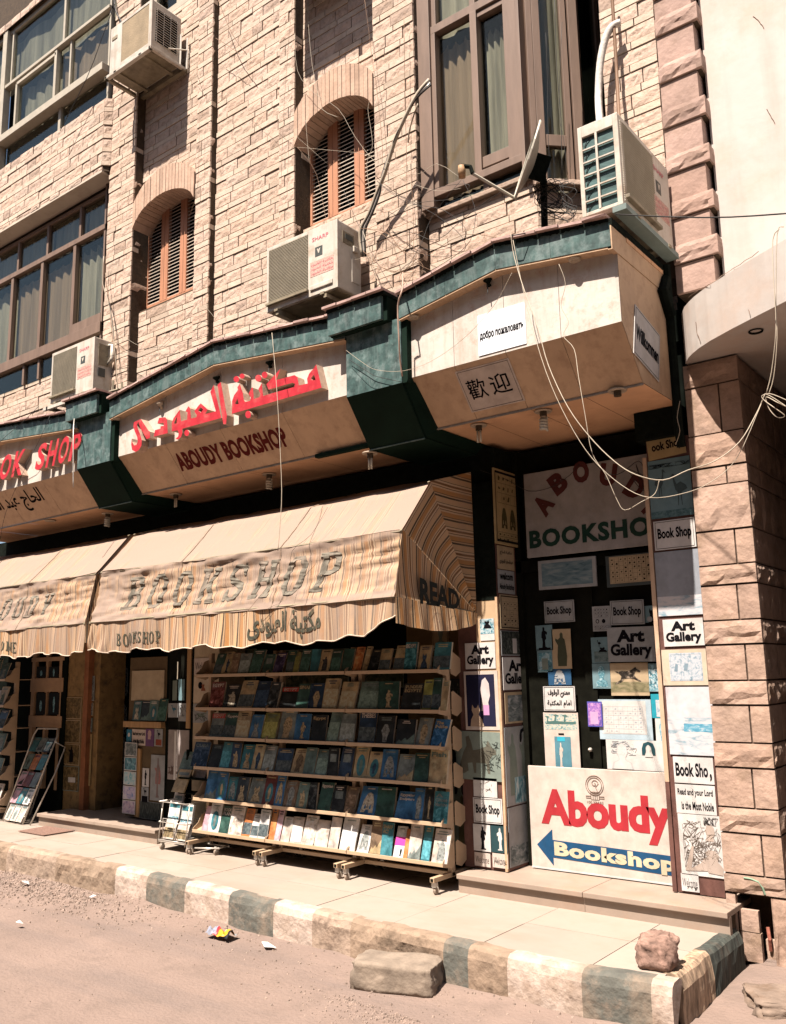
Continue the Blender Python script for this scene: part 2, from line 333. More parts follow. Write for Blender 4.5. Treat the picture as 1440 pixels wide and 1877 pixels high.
# kerb end running back to the building (right side)
def ks_side(y0, y1, m):
    k = max(4, int((y1-y0)/.05)); rows = [(0, -.04), (0, .04), (0, .10), (0, .16), (-.012, SZ-.012), (-.03, SZ+.004), (-.085, SZ+.005), (-.09, SZ-.02)]
    V = [(-1.668+dx+.010*nz(z, y0+(y1-y0)*i/k, 3, 11)-max(0, nz(0, y0+(y1-y0)*i/k, 5, 4)-.1)*(.05 if z > .15 else .01), y0+(y1-y0)*i/k, z+.006*nz(dx, i, 2, 3)) for dx, z in rows for i in range(k+1)]
    fs = [(r*(k+1)+i, r*(k+1)+i+1, (r+1)*(k+1)+i+1, (r+1)*(k+1)+i) for r in range(len(rows)-1) for i in range(k)]+[tuple(r*(k+1) for r in range(8)), tuple(r*(k+1)+k for r in range(7, -1, -1))]
    MB().add(V, fs).build('kerb_stone', m, sw)
ks_side(4.235, 4.66, mat('kerb_streaked', (.30, .21, .14), .95, .4, 30, .7, 30, stain=(.05, .035, .022), ss=14, samt=.8, stretch=(1, 1.4, .32)))
ks_side(4.66, 5.13, mat('kerb_dark_streaked', (.04, .045, .038), .95, .4, 30, .7, 30, stretch=(1, 1.4, .35), stain=(.13, .10, .075), ss=10, samt=.5))
# steps (marble)
def step(x0, x1, cuts, sd):
    st = thing('entrance_step', sd, 'step', ((x0+x1)/2, 5.0, SZ), 'marble steps in front of the shop doors')
    X = [x0]+cuts+[x1]
    for a, c in zip(X, X[1:]):
        bx('tread', STEP, st, a+.0015, c-.0015, 4.978, 5.70, .306, .336, bevel=.004)
        bx('riser', STEP, st, a+.001, c-.001, 5.004, 5.04, SZ-.01, .3055)
    bx('core', MORTAR, st, x0+.01, x1-.03, 5.041, 5.70, SZ-.01, .305)
step(-3.40, -1.69, [-2.52], 'cream marble entrance step in two slabs below the red and blue shop sign')
step(-8.30, -6.47, [-7.35], 'long cream marble doorstep before the dark open doorway on the left')
# ================================================================ BUILDING
BD = thing('stone_building', 'tall building clad in rough pinkish sandstone with shuttered arched windows', 'building', (-4.6, 6.5, 0))
zr = at(395, 446, 5.26).z; PER = (at(395, 417.4, 5.26).z-at(395, 563, 5.26).z)/5
ZC = []  # courses (z0,z1,thin)
k = -9
while True:
    zc = zr+k*PER
    if zc > 9.95: break
    ZC.append((zc-.025, zc+.025, 1)); ZC.append((zc+.0325, zc+PER-.0325, 0)); k += 1
# unit brick meshes: x 0..1, y 0 (front) .. .03 back, z 0..1
def unit(seed, rough, nx=5, nz_=3):
    r = random.Random(seed); V = []; ch = [r.uniform(0, 1) for _ in range(nx+1)]; c0 = r.uniform(.2, .8)
    for j in range(nz_+1):
        for i in range(nx+1):
            u = i/nx; v = j/nz_; edge = i in (0, nx) or j in (0, nz_)
            if edge: d = .006*rough
            else:
                low = (v < .5); d = -.010*rough*r.uniform(.2, 1.2)
                if low and abs(u-c0) < .33: d = .012*rough*r.uniform(.3, 1.2)
                elif not low: d = -.006*rough*r.uniform(0, 1)
            V.append((u+(0 if edge else r.uniform(-.04, .04)), d, v+(0 if edge else r.uniform(-.06, .06))))
    fs = [(j*(nx+1)+i, j*(nx+1)+i+1, (j+1)*(nx+1)+i+1, (j+1)*(nx+1)+i) for j in range(nz_) for i in range(nx)]
    n = len(V); V += [(0, .035, 0), (1, .035, 0), (1, .035, 1), (0, .035, 1)]
    fs += [tuple([n, n+1]+[i for i in range(nx, -1, -1)]), tuple([n+1, n+2]+[j*(nx+1)+nx for j in range(nz_, -1, -1)]), tuple([n+2, n+3]+[nz_*(nx+1)+i for i in range(0, nx+1)]), tuple([n+3, n]+[j*(nx+1) for j in range(0, nz_+1)])]
    return V, fs
UN = {0: [unit(i, .36) for i in range(12)], 1: [unit(50+i, .18, 3, 1) for i in range(4)], 2: [unit(80+i, .8, 7, 4) for i in range(8)], 3: [unit(95+i, .25, 4, 2) for i in range(4)]}
UM = {}
def umesh(kind, i, m):
    if (kind, i, m.name) not in UM:
        me = bpy.data.meshes.new('brick'); me.from_pydata(UN[kind][i][0], [], UN[kind][i][1]); me.materials.append(m); UM[(kind, i, m.name)] = me
    return UM[(kind, i, m.name)]
BR = []
def brick(kind, O, U, N, wdt, h, m, name):
    """O lower-left front corner, U direction along, N outward normal"""
    O, U, N = Vector(O), Vector(U), Vector(N)
    M = Matrix.Identity(4)
    for i in range(3): M[i][0] = U[i]*wdt; M[i][1] = -N[i]; M[i][2] = (0, 0, h)[i]; M[i][3] = O[i]
    c = O+U*wdt/2+Vector((0, 0, h/2)); p = pr(c); a0 = pr(O); a1 = pr(O+U*wdt)
    area = math.hypot(a1[0]-a0[0], a1[1]-a0[1])*h*FPX/p[2] if p[2] > 0 else 0
    if not (-40 < p[0] < 1480 and -40 < p[1] < 1917): area *= .01
    BR.append((area, kind, random.randrange(len(UN[kind])), M, m, name))
def clad(O, U, N, L, z0, z1, skip=None, seed=0, lmin=.13, lmax=.32):
    """clad a plane: O=(x,y) start, along U for L"""
    r = random.Random(seed)
    for (a, c, thin) in ZC:
        a_, c_ = max(a, z0), min(c, z1)
        if c_-a_ < .02: continue
        u = 0.; first = r.uniform(.4, 1)
        while u < L-.01:
            wd = r.uniform(lmin, lmax)*(1.25 if thin else 1)*first; first = 1
            if L < .3: wd = L if r.random() < .55 else L*r.choice((.38, .62))
            if L-u-wd < .07: wd = L-u
            if not (skip and skip(u, u+wd, a_, c_)):
                pz = r.uniform(0, .006) if thin else r.uniform(-.006, .006)
                p = Vector((O[0], O[1], 0))+Vector(U)*(u+.003)+Vector(N)*(-.004+pz)
                brick(1 if thin else 0, (p.x, p.y, a_), U, N, wd-.007, c_-a_, STRIP if thin else STONE, 'strip_brick' if thin else 'brick')
            u += wd
X_, Yp, Nf, Nx = (1, 0, 0), (0, 1, 0), (0, -1, 0), (1, 0, 0)
ZT = 9.9
bk = MB()      # mortar backing
def wall(x0, x1, Y, z0, z1, seed, skip=None, back=True):
    clad((x0, Y), X_, Nf, x1-x0, z0, z1, skip, seed)
    if back: bk.box(x0, x1, Y+.018, Y+.3, z0, z1)
def side(X, y0, y1, z0, z1, seed): clad((X, y0), Yp, Nx, y1-y0, z0, z1, None, seed, .1, .2)
wall(-7.86, -7.40, F, 4.0, ZT, 1); side(-7.40, F+.004, 5.30, 6.3, ZT, 2); side(-7.40, F+.004, 5.42, 4.0, 6.3, 3)
wall(-7.398, -6.402, 5.30, 4.0, 5.36, 4); wall(-7.398, -6.402, 5.30, 6.50, 8.66, 5)
wall(-6.40, -6.18, F, 4.0, ZT, 6); side(-6.18, F+.004, 5.255, 4.0, ZT, 7)
wall(-6.178, -5.25, 5.26, 4.0, ZT, 8); wall(-5.248, -5.05, F, 4.0, ZT, 9); side(-5.05, F+.004, 5.30, 6.3, ZT, 10); side(-5.05, F+.004, 5.42, 4.0, 6.3, 11)
wall(-5.048, -4.142, 5.30, 4.0, 5.47, 12); wall(-5.048, -4.142, 5.30, 6.50, ZT, 13)
wall(-4.14, -3.72, F, 4.0, ZT, 14); side(-3.72, F+.004, 5.32, 4.0, ZT, 15)
wall(-3.718, -2.76, 5.33, 4.0, 5.11, 16)
clad((-2.76, 5.33), (.7071, .7071, 0), (.7071, -.7071, 0), .44, 4.0, 5.03, None, 17)
wall(-2.147, -1.767, F, 4.0, 9.2, 18)
clad((-2.147, 6.2), (0, -1, 0), (-1, 0, 0), 1.0, 4.0, 8.0, None, 19)
wall(-10.9, -7.90, 5.12, 7.08, 7.965, 20, back=False); clad((-7.90, 5.12), (.7071, .7071, 0), (.7071, -.7071, 0), .097, 7.12, 7.965, None, 21)
wall(-10.9, -7.862, 5.335, 4.0, 5.05, 22)
wall(-10.9, -7.90, 5.12, 9.98, 10.9, 23)
bk.box(-10.9, -7.91, 5.135, 5.5, 7.075, 7.95); bk.add([(-7.91, 5.13, 7.075), (-7.86, 5.19, 7.075), (-7.86, 5.3, 7.075), (-7.91, 5.3, 7.075), (-7.91, 5.13, 7.95), (-7.86, 5.19, 7.95), (-7.86, 5.3, 7.95), (-7.91, 5.3, 7.95)], [(0, 1, 5, 4), (4, 5, 6, 7), (0, 3, 2, 1)])
bk.box(-3.6, -2.79, 5.36, 5.6, 4.0, 5.13); bk.add([(-2.78, 5.36, 4), (-2.47, 5.66, 4), (-2.47, 6.2, 4), (-2.78, 6.2, 4), (-2.78, 5.36, 5.02), (-2.47, 5.66, 5.02), (-2.47, 6.2, 5.02), (-2.78, 6.2, 5.02)], [(0, 1, 5, 4), (1, 2, 6, 5), (4, 5, 6, 7)])
bk.build('backing_wall', MORTAR, BD)
bx('lintel_soffit', mat('cream_soffit', (.40, .34, .27), .9, .06, 3, .1, 20, stain=(.2, .14, .1), ss=5, samt=.3), BD, -10.9, -7.90, 5.125, 5.335, 7.055, 7.079)
bx('sill_stone', STONE, BD, -3.716, -2.78, 5.29, 5.40, 5.112, 5.15, bevel=.006)
MB().obox((-2.60, 5.47, 5.055), (1, 1, 0), (-1, 1, 0), (0, 0, 1), .46, .10, .04).build('sill_stone', STONE, BD, bevel=.006)
# quoins of the upper right corner
ql = [at(1198, -60, F).z, at(1199, -22, F).z, at(1200, 2, F).z, at(1202, 38, F).z, at(1204, 70, F).z, at(1208, 124, F).z, at(1211, 156, F).z, at(1214, 206, F).z, at(1217, 239, F).z, at(1221, 291, F).z, at(1224, 322, F).z, at(1229, 373, F).z, at(1232, 404, F).z, at(1237, 452, F).z, at(1240, 487, F).z, at(1244, 540, F).z]
bk = MB()
for i, (a, c) in enumerate(zip(ql, ql[1:])):
    big = i % 2 == 1; x1 = -1.488 if big else -1.525; yf = F-.02 if big else F-.002
    brick(2 if big else 3, (-1.762, yf, c+.004), X_, Nf, x1+1.762, a-c-.008, QUOIN, 'quoin_stone')
    brick(3, (x1, yf+.004, c+.006), Yp, Nx, .13, a-c-.012, QUOIN, 'quoin_stone')
    bk.box(-1.765, x1-.012, yf+.03, F+.3, c, a)
bk.box(-1.765, -1.53, F+.03, F+.3, ql[0], ZT); bk.build('quoin_core', MORTAR, BD)
BR.sort(key=lambda t: -t[0])
cnt = {}; rest = {}
for area, kind, i, M, m, name in BR:
    cnt[name] = cnt.get(name, 0)+1
    if cnt[name] <= 298:
        o = link(name, umesh(kind, i, m), BD); o.matrix_basis = M
    else: rest.setdefault(name, (MB(), m))[0].add([M @ Vector(v) for v in UN[kind][i][0]], UN[kind][i][1])
for name, (b, m) in rest.items(): stuff(b.build(name, m, BD))
# arches
ARB = mat('arch_brick', (.37, .255, .185), .9, .12, 9, .3, 40, stain=(.15, .08, .04), ss=8, samt=.3, obj=.3)
def arch(x0, x1, zs, rise, zo, riseo, n):
    w = x1-x0
    def zi(t): return zs+rise*(1-(2*t-1)**2)**.62
    def zo_(t): return zo+riseo*(1-(2*t-1)**2)**.75
    for k in range(n):
        a, c = k/n, (k+1)/n; g_ = .05/n; P = []
        to = lambda t: .5+(t-.5)*1.0
        ti = lambda t: .5+(t-.5)*.995
        for d, yy in ((0, F-.006-random.uniform(0, .006)), (1, 5.43)):
            P += [(x0+w*ti(a+g_), yy, zi(a+g_)), (x0+w*ti(c-g_), yy, zi(c-g_)), (x0+w*to(c-g_), yy, zo_(c-g_)), (x0+w*to(a+g_), yy, zo_(a+g_))]
        MB().add(P, [(0, 1, 2, 3), (4, 7, 6, 5), (0, 4, 5, 1), (1, 5, 6, 2), (2, 6, 7, 3), (3, 7, 4, 0)]).build('arch_brick', ARB, BD)
    b = MB(); m = 24; V = []
    for t in range(m+1):
        q = .002+.996*t/m
        for yy in (F+.006, 5.428): V += [(x0+w*q, yy, zi(q)+.006), (x0+w*q, yy, zo_(q)-.006)]
    b.add(V, [(4*i, 4*i+4, 4*i+5, 4*i+1) for i in range(m)]+[(4*i, 4*i+2, 4*i+6, 4*i+4) for i in range(m)]); b.build('arch_mortar', MORTAR, BD)
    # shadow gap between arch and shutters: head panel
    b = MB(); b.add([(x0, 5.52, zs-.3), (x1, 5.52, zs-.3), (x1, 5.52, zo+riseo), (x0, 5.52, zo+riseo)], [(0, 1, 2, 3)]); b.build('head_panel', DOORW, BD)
    return zi
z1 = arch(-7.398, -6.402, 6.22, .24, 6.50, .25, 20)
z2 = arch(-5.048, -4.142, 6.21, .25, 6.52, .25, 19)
def shutters(x0, x1, zb, zi, stiles, seedlab):
    sh = thing('shuttered_window', seedlab, 'window', ((x0+x1)/2, 5.42, zb), 'arched windows with louvred shutters')
    par(sh, BD) if False else None
    w = x1-x0; zt = 6.48; Y = 5.42
    for a, c in stiles:
        t = ((a+c)/2-x0)/w; MB().box(a, c, Y-.022, Y+.02, zb+.07, min(zt, zi(min(.98, max(.02, t)))+.03)).build('stile', ORANGEW, sh, bevel=.004)
    gaps = [(stiles[i][1], stiles[i+1][0]) for i in range(len(stiles)-1)]+([(stiles[-1][1], x1)] if x1-stiles[-1][1] > .03 else [])
    for a, c in gaps:
        if c-a < .05: continue
        b = MB(); z = zb+.085; t = ((a+c)/2-x0)/w
        while z < zi(t)+.02:
            b.add([(a, Y-.014, z), (c, Y-.014, z), (c, Y+.012, z+.020), (a, Y+.012, z+.020), (a, Y-.014, z+.008), (c, Y-.014, z+.008), (c, Y+.012, z+.028), (a, Y+.012, z+.028)], [(0, 1, 5, 4), (4, 5, 6, 7), (0, 3, 2, 1)]); z += .0385
        b.build('louvre', SLATW, sh)
    bx('bottom_rail', ORANGEW, sh, x0, x1, Y-.02, Y+.02, zb, zb+.085, bevel=.004)
    bx('dark_backing', DARK, sh, x0, x1, Y+.03, Y+.05, zb, 6.5)
def sx(px, py): return at(px, py, 5.42).x
shutters(-5.048, -4.142, 5.475, z2, [(sx(560, 350), sx(565, 350)), (sx(565.5, 350), sx(575, 350)), (sx(603.5, 330), sx(612, 330)), (sx(612.6, 330), sx(621.5, 330)), (sx(652, 320), sx(661, 320)), (sx(661.6, 320), sx(670.5, 320))], 'arched window with orange louvred shutters directly above the large air conditioner')
shutters(-7.398, -6.402, 5.362, z1, [(sx(268, 500), sx(274, 500)), (sx(297, 480), sx(303, 480)), (sx(303.5, 480), sx(310, 480)), (sx(332, 470), sx(338, 470)), (sx(338.5, 470), sx(344, 470)), (-6.44, -6.402)], 'arched window with orange louvred shutters below the air conditioner at top left')
# ---------------------------------------------------------------- windows
def win(name, lab, Y, bars, panes, fm, loc, th=.05, cat='window'):
    t = thing(name, lab, cat, loc)
    for (x0, x1, z0, z1, *r) in bars: bx('frame', fm, t, x0, x1, Y-(r[0] if r else .0)-.03, Y+.02, z0, z1, bevel=.003)
    for (x0, x1, z0, z1, cm, *r) in panes:
        bx('pane', GLASS, t, x0, x1, Y-.004-(r[0] if r else 0), Y+.001-(r[0] if r else 0), z0, z1)
        if cm: 
            b = MB(); n = 14; rr = random.Random(int(x0*1000)); h = (z1-z0); ph = rr.uniform(0, 6)
            V = []
            for i in range(n+1):
                X = x0+(x1-x0)*i/n; yy = Y+.07+.018*math.sin(i*1.9+ph); V += [(X, yy, z0-.02), (X, yy, z1-h*(.04+.07*abs(math.sin(i*.9+ph))))]
            b.add(V, [(2*i, 2*i+2, 2*i+3, 2*i+1) for i in range(n)]); b.build('curtain', cm, t, smooth=True)
    return t
# lower left window
Y = 5.335; zt = at(197, 418, Y).z; zb0 = at(189, 611, Y).z; zb1 = at(190, 592, Y).z; ztp = at(200, 372, Y).z
xj = -8.04
ms = [at(36.8, 478, Y).x, at(90.7, 450, Y).x, at(150.7, 416, Y).x]
st = [at(24, 590, Y).x, at(79, 560, Y).x, at(139, 530, Y).x]
bars = [(-10.9, xj, zt-.03, zt+.03, .02), (-10.9, xj, zb0, zb1, .03), (xj-.03, xj, 5.05, 7.05, .01)]
bars += [(m-.02, m+.02, zt+.03, ztp+.12) for m in ms]+[(s-.028, s+.028, zb1, zt-.03, .012) for s in st]
bars += [(at(45, 705, Y).x-.02, at(45, 705, Y).x+.02, 5.05, zb0), (at(73, 690, Y).x-.02, at(73, 690, Y).x+.02, 5.05, zb0)]
bars += [(st[2]+.03, xj-.03, zb1, zb1+.11, .014), (-10.9, xj, ztp+.12, ztp+.16)]
xx = [-10.9]+ms+[xj-.03]; pan = [(a, c, zt+.03, ztp+.12, CURTG) for a, c in zip(xx, xx[1:])]
xx = [-10.9]+st+[xj-.03]; pan += [(a, c, zb1, zt-.03, cm) for a, c, cm in zip(xx, xx[1:], (CURTG, CURTB, CURTB, CURTG))]+[(-10.9, xj-.03, 5.05, zb0, None)]
win('sliding_window', 'wide brown framed sliding window with drawn curtains, lower storey at far left', Y, bars, pan, BROWNF, (-9.4, Y, 5.05))
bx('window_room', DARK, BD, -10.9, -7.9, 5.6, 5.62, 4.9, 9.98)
# upper left window
Y = 5.21; zs0 = at(102, 201, Y).z; xj = -7.93; zh = at(72, 121, Y).z
bars = [(-10.9, xj, zs0-.045, zs0+.045, .09), (at(12, 200, Y).x-.07, at(12, 200, Y).x+.03, 7.95, 9.98, .04), (-10.9, xj, zh-.02, zh+.02, .03), (xj-.03, xj, 7.95, 9.98), (-10.9, xj, 9.93, 9.98)]
u = [at(32, 230, Y).x, at(107, 140, Y).x, at(132, 130, Y).x]
bars += [(u[0]-.02, u[0]+.02, zs0+.05, zh-.07, .02), (u[1]-.03, u[1]+.02, zs0+.05, zh-.02, .02), (u[2]-.02, u[2]+.01, zs0+.05, zh-.02), (u[0], u[1], zh-.09, zh-.05, .02), (u[0], u[1], zs0+.05, zs0+.08, .02), (at(123, 20, Y).x-.02, at(123, 20, Y).x+.02, zh+.02, 9.93), (at(25, 120, Y).x-.015, at(25, 120, Y).x+.015, zh+.02, 9.93), (at(112, 235, Y).x-.03, at(112, 235, Y).x+.02, 7.95, zs0-.04)]
pan = [(u[0], u[1], zs0+.05, zh-.07, CURTG, .01), (u[1], xj, zs0+.05, zh, CURTB), (-10.9, xj, zh, 9.93, CURTG), (-10.9, xj, 7.97, zs0-.04, None)]
win('sliding_window', 'cream framed sliding window with grey panes on the upper storey at top left', Y, bars, pan, WHITEF, (-9.4, Y, 8))
# white window top of recess 1
Y = 5.38
bars = [(-7.39, -6.41, 8.66, 8.74, .05), (-7.39, -7.33, 8.74, ZT), (-6.47, -6.41, 8.74, ZT), (-6.95, -6.85, 8.74, ZT, .02), (-7.33, -6.41, 9.15, 9.19), (-6.72, -6.68, 8.74, ZT)]
win('casement_window', 'white painted casement window behind the air conditioner at the very top', Y, bars, [(-7.33, -6.41, 8.74, ZT, None)], WHITEF, (-6.9, Y, 8.66))
# big bay window
Y = 5.32; yl = lambda px, py: at(px, py, Y)
zA = yl(848, 36).z; z0 = yl(845, 343).z; zlow = 5.15; x0 = -3.716; xc = -2.79
P1 = yl(804, 200).x; S1 = (yl(873, 170).x, yl(885, 170).x); S2 = (yl(933, 170).x, xc); zr0 = yl(922, 268).z; zr1 = yl(916, 248).z
bars = [(x0, P1-.02, zlow, 8.3, .05), (P1-.02, xc, zA-.035, zA+.035, .03), (P1-.02, xc, z0-.04, z0+.02, .04), (P1-.02, P1+.02, z0+.02, zA-.035, .03), (S1[0], S1[1], z0+.02, zA-.035, .035), (S2[0], S2[1]-.03, z0+.02, zA-.035, .02), (xc-.03, xc, zlow, 8.3, .05), (S1[1], S2[0], z0+.05, z0+.14, .015), (S1[1], S2[0], zA-.09, zA-.05, .015), (yl(893, 330).x-.02, yl(893, 330).x+.03, zlow, z0-.04), (S1[0]-.02, S1[0]+.03, zA+.035, 8.3), (P1-.02, P1+.02, zA+.035, 8.3, .01), (P1, xc, 7.4, 7.47, .02)]
pan = [(P1, S1[0], z0, zA, CURTB), (S1[1], S2[0], z0+.14, zA-.09, CURTG), (P1, xc, zA, 8.3, CURTG), (P1, xc, zlow, z0-.04, CURTG)]
bw = win('bay_window', 'large brown framed bay window with curtains above the satellite dish', Y, bars, pan, BROWNF, (-3.2, Y, zlow))
# chamfer facet of the bay
O = Vector((xc, Y, 0)); U = Vector((.7071, .7071, 0)); N_ = Vector((.7071, -.7071, 0))
def ch(u0, u1, za, zb, pr_=.02): return MB().obox(O+U*(u0+u1)/2+N_*(pr_/2-.01)+Vector((0, 0, (za+zb)/2)), U, N_, (0, 0, 1), u1-u0, .04+pr_, zb-za)
LC = .40
for a in ((0.005, .05, 5.05, 8.3), (.052, .11, 5.05, 8.3), (.27, .315, 5.05, 8.3), (.33, LC, 5.05, 8.3, .03), (.11, .27, z0+.10, z0+.19, .01), (.11, .27, zA+.35, zA+.40, .01)): ch(*a).build('frame', BROWNF, bw, bevel=.003)
MB().obox(O+U*.19+Vector((0, 0, 6.7)), U, N_, (0, 0, 1), .17, .005, 3.2).build('pane', GLASS, bw)
b = MB(); V = []
for i in range(15): p = O+U*(.08+.22*i/14)-N_*(.07+.015*math.sin(i*1.8)); V += [(p.x, p.y, 5.05), (p.x, p.y, 8.3)]
b.add(V, [(2*i, 2*i+2, 2*i+3, 2*i+1) for i in range(14)]).build('curtain', CURTG, bw, smooth=True)
pE = O+U*LC
bx('pane', GLASS, bw, pE.x-.004, pE.x, pE.y, 6.3, 5.03, 8.3); bx('frame', BROWNF, bw, pE.x-.03, pE.x+.01, pE.y+.35, pE.y+.42, 5.03, 8.3)
bx('frame', BROWNF, bw, pE.x-.02, pE.x+.01, pE.y, pE.y+.04, 5.03, 8.3)
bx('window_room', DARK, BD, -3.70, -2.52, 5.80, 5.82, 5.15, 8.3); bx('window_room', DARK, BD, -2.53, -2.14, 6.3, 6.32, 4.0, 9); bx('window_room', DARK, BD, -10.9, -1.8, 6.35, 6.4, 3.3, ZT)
bx('roof_slab', MORTAR, BD, -10.9, -1.8, 5.5, 6.4, ZT, ZT+.1); bx('bay_head', MORTAR, BD, -3.72, -2.15, 5.33, 6.3, 8.3, 9.2)
# ================================================================ SHOP CANOPY
CN = thing('shop_canopy', 'long projecting shop canopy with peach panels, green marble edge and dark green piers', 'canopy', (-5, 4.8, 3.2))
YF, YC, YP = 4.42, 4.345, 4.36      # fascia, cornice front, pier face
ZB, ZS, YB = 3.475, 3.185, 4.66     # bend, bottom, bottom Y
def bay(x0, x1, cb0, cbm, th, dzb=0., end=False):
    """x0 left, x1 right; cb0 cornice-bottom z at the ends, cbm at the peak"""
    xm = (x0+x1)/2; P = [x0, xm, x1]; zb = [cb0[0], cbm, cb0[1]]; ns = 4
    # fascia panels
    xs = [x0+(x1-x0)*i/ns for i in range(ns+1)]
    def zcb(X): t = (X-x0)/(xm-x0) if X < xm else (x1-X)/(x1-xm); e = zb[0] if X < xm else zb[2]; return e+(cbm-e)*t
    for a, c in zip(xs, xs[1:]):
        a_, c_ = a+.0015, c-.0015
        MB().add([(a_, YF, ZB+dzb), (c_, YF, ZB+dzb), (c_, YF, zcb(c_)+.01), (a_, YF, zcb(a_)+.01), (a_, YF+.02, ZB+dzb), (c_, YF+.02, ZB+dzb), (c_, YF+.02, zcb(c_)+.01), (a_, YF+.02, zcb(a_)+.01)], [(0, 1, 2, 3), (0, 4, 5, 1), (1, 5, 6, 2), (3, 7, 4, 0)]).build('fascia_panel', PANEL, CN)
        MB().add([(a_, YF, ZB+dzb-.001), (c_, YF, ZB+dzb-.001), (c_, YB, ZS+dzb), (a_, YB, ZS+dzb), (a_, YF+.02, ZB+dzb), (c_, YF+.02, ZB+dzb), (c_, YB+.02, ZS+dzb+.01), (a_, YB+.02, ZS+dzb+.01)], [(0, 3, 2, 1), (0, 1, 5, 4), (3, 7, 6, 2), (0, 4, 7, 3), (1, 2, 6, 5)]).build('bevel_panel', PEACH, CN)
        MB().add([(a_, YB+.004, ZS+dzb-.001), (c_, YB+.004, ZS+dzb-.001), (c_, 5.69, ZS+dzb), (a_, 5.69, ZS+dzb)], [(0, 1, 2, 3)]).build('soffit_panel', SOFFIT, CN)
    bx('drip_edge', mat('drip_edge', (.20, .17, .14), .6, .2, 20, .1, 40), CN, x0, x1, YB-.004, YB+.010, ZS+dzb-.012, ZS+dzb-.002)
    # cornice: soffit, marble band, coping
    for i in (0, 1):
        a, c = P[i], P[i+1]; za, zc = zb[i], zb[i+1]; e = .001
        MB().add([(a, YC, za), (c, YC, zc), (c, YF+.05, zc+.002), (a, YF+.05, za+.002), (a, YC, za+.018), (c, YC, zc+.018)], [(0, 1, 2, 3), (0, 4, 5, 1)]).build('cornice_soffit', PEACH, CN)
        nn = 2
        for k in range(nn):
            p, q = a+(c-a)*k/nn+e, a+(c-a)*(k+1)/nn-e; zp, zq = za+(zc-za)*k/nn, za+(zc-za)*(k+1)/nn
            MB().add([(p, YC-.004, zp+.012), (q, YC-.004, zq+.012), (q, YC-.004, zq+th), (p, YC-.004, zp+th), (p, YC+.02, zp+.012), (q, YC+.02, zq+.012), (q, YC+.02, zq+th), (p, YC+.02, zp+th)], [(0, 1, 2, 3), (0, 4, 5, 1), (1, 5, 6, 2), (3, 7, 4, 0)]).build('marble_band', GREEN, CN)
        # roof and coping tiles
        MB().add([(a, YC, za+th-.002), (c, YC, zc+th-.002), (c, 5.19, zc+th-.002), (a, 5.19, za+th-.002)], [(0, 1, 2, 3)]).build('canopy_roof', TAR, CN)
        m = max(3, int((c-a)/.145)); rr = random.Random(int(a*77))
        for k in range(m):
            p, q = a+(c-a)*k/m+.003, a+(c-a)*(k+1)/m-.003; zp, zq = za+(zc-za)*k/m+th+.016, za+(zc-za)*(k+1)/m+th+.016; pr_ = .034+rr.uniform(0, .012); d = rr.uniform(-.004, .004)
            MB().add([(x, y, (zp if x == p else zq)+h+d) for h in (0, .016) for x, y in ((p, YC-pr_), (q, YC-pr_-rr.uniform(-.006, .006)), (q, YC+.14), (p, YC+.14))], [(0, 3, 2, 1), (4, 5, 6, 7), (0, 1, 5, 4), (1, 2, 6, 5), (3, 0, 4, 7)]).build('coping_tile', COPING, CN)
        b = MB(); n = 70; V = []
        for k in range(n+1):
            t = k/n; X = a+(c-a)*t; z = za+(zc-za)*t+th; V += [(X, YC-.011-.003*rr.random(), z+.016), (X, YC-.010, z-.004-.012*max(0, nz(X, z, 4, 9))-.010*rr.random()*(1 if rr.random() < .5 else 0))]
        b.add(V, [(2*k, 2*k+1, 2*k+3, 2*k+2) for k in range(n)]); b.build('tar_drip', TAR, CN)
bay(-3.285, -1.815, (3.85, 3.875), 3.965, .158)
bay(-6.42, -3.75, (3.79, 3.835), 3.965, .162)
bay(-9.60, -6.90, (3.84, 3.80), 3.92, .15, -.03)
# right end of the canopy
zt_ = 3.875; X0 = -1.815
b = MB().add([(X0+.001, YF, ZB), (X0+.001, YF, zt_), (X0+.001, 5.17, zt_), (X0+.001, 5.17, ZS), (X0+.001, YB, ZS)], [(0, 1, 2, 3, 4)]).build('end_panel', PEACH, CN)
bx('end_strip', PEACH, CN, X0-.02, X0+.006, YC, 5.17, zt_-.004, zt_+.135); bx('end_marble', TAR, CN, X0-.3, X0+.012, YC+.001, 5.17, zt_+.137, zt_+.178)
for i in range(5): bx('end_tile', SOFFIT, CN, X0+.0065, X0+.010, YC+.20+.12*i, YC+.315+.12*i, zt_+.112, zt_+.145)
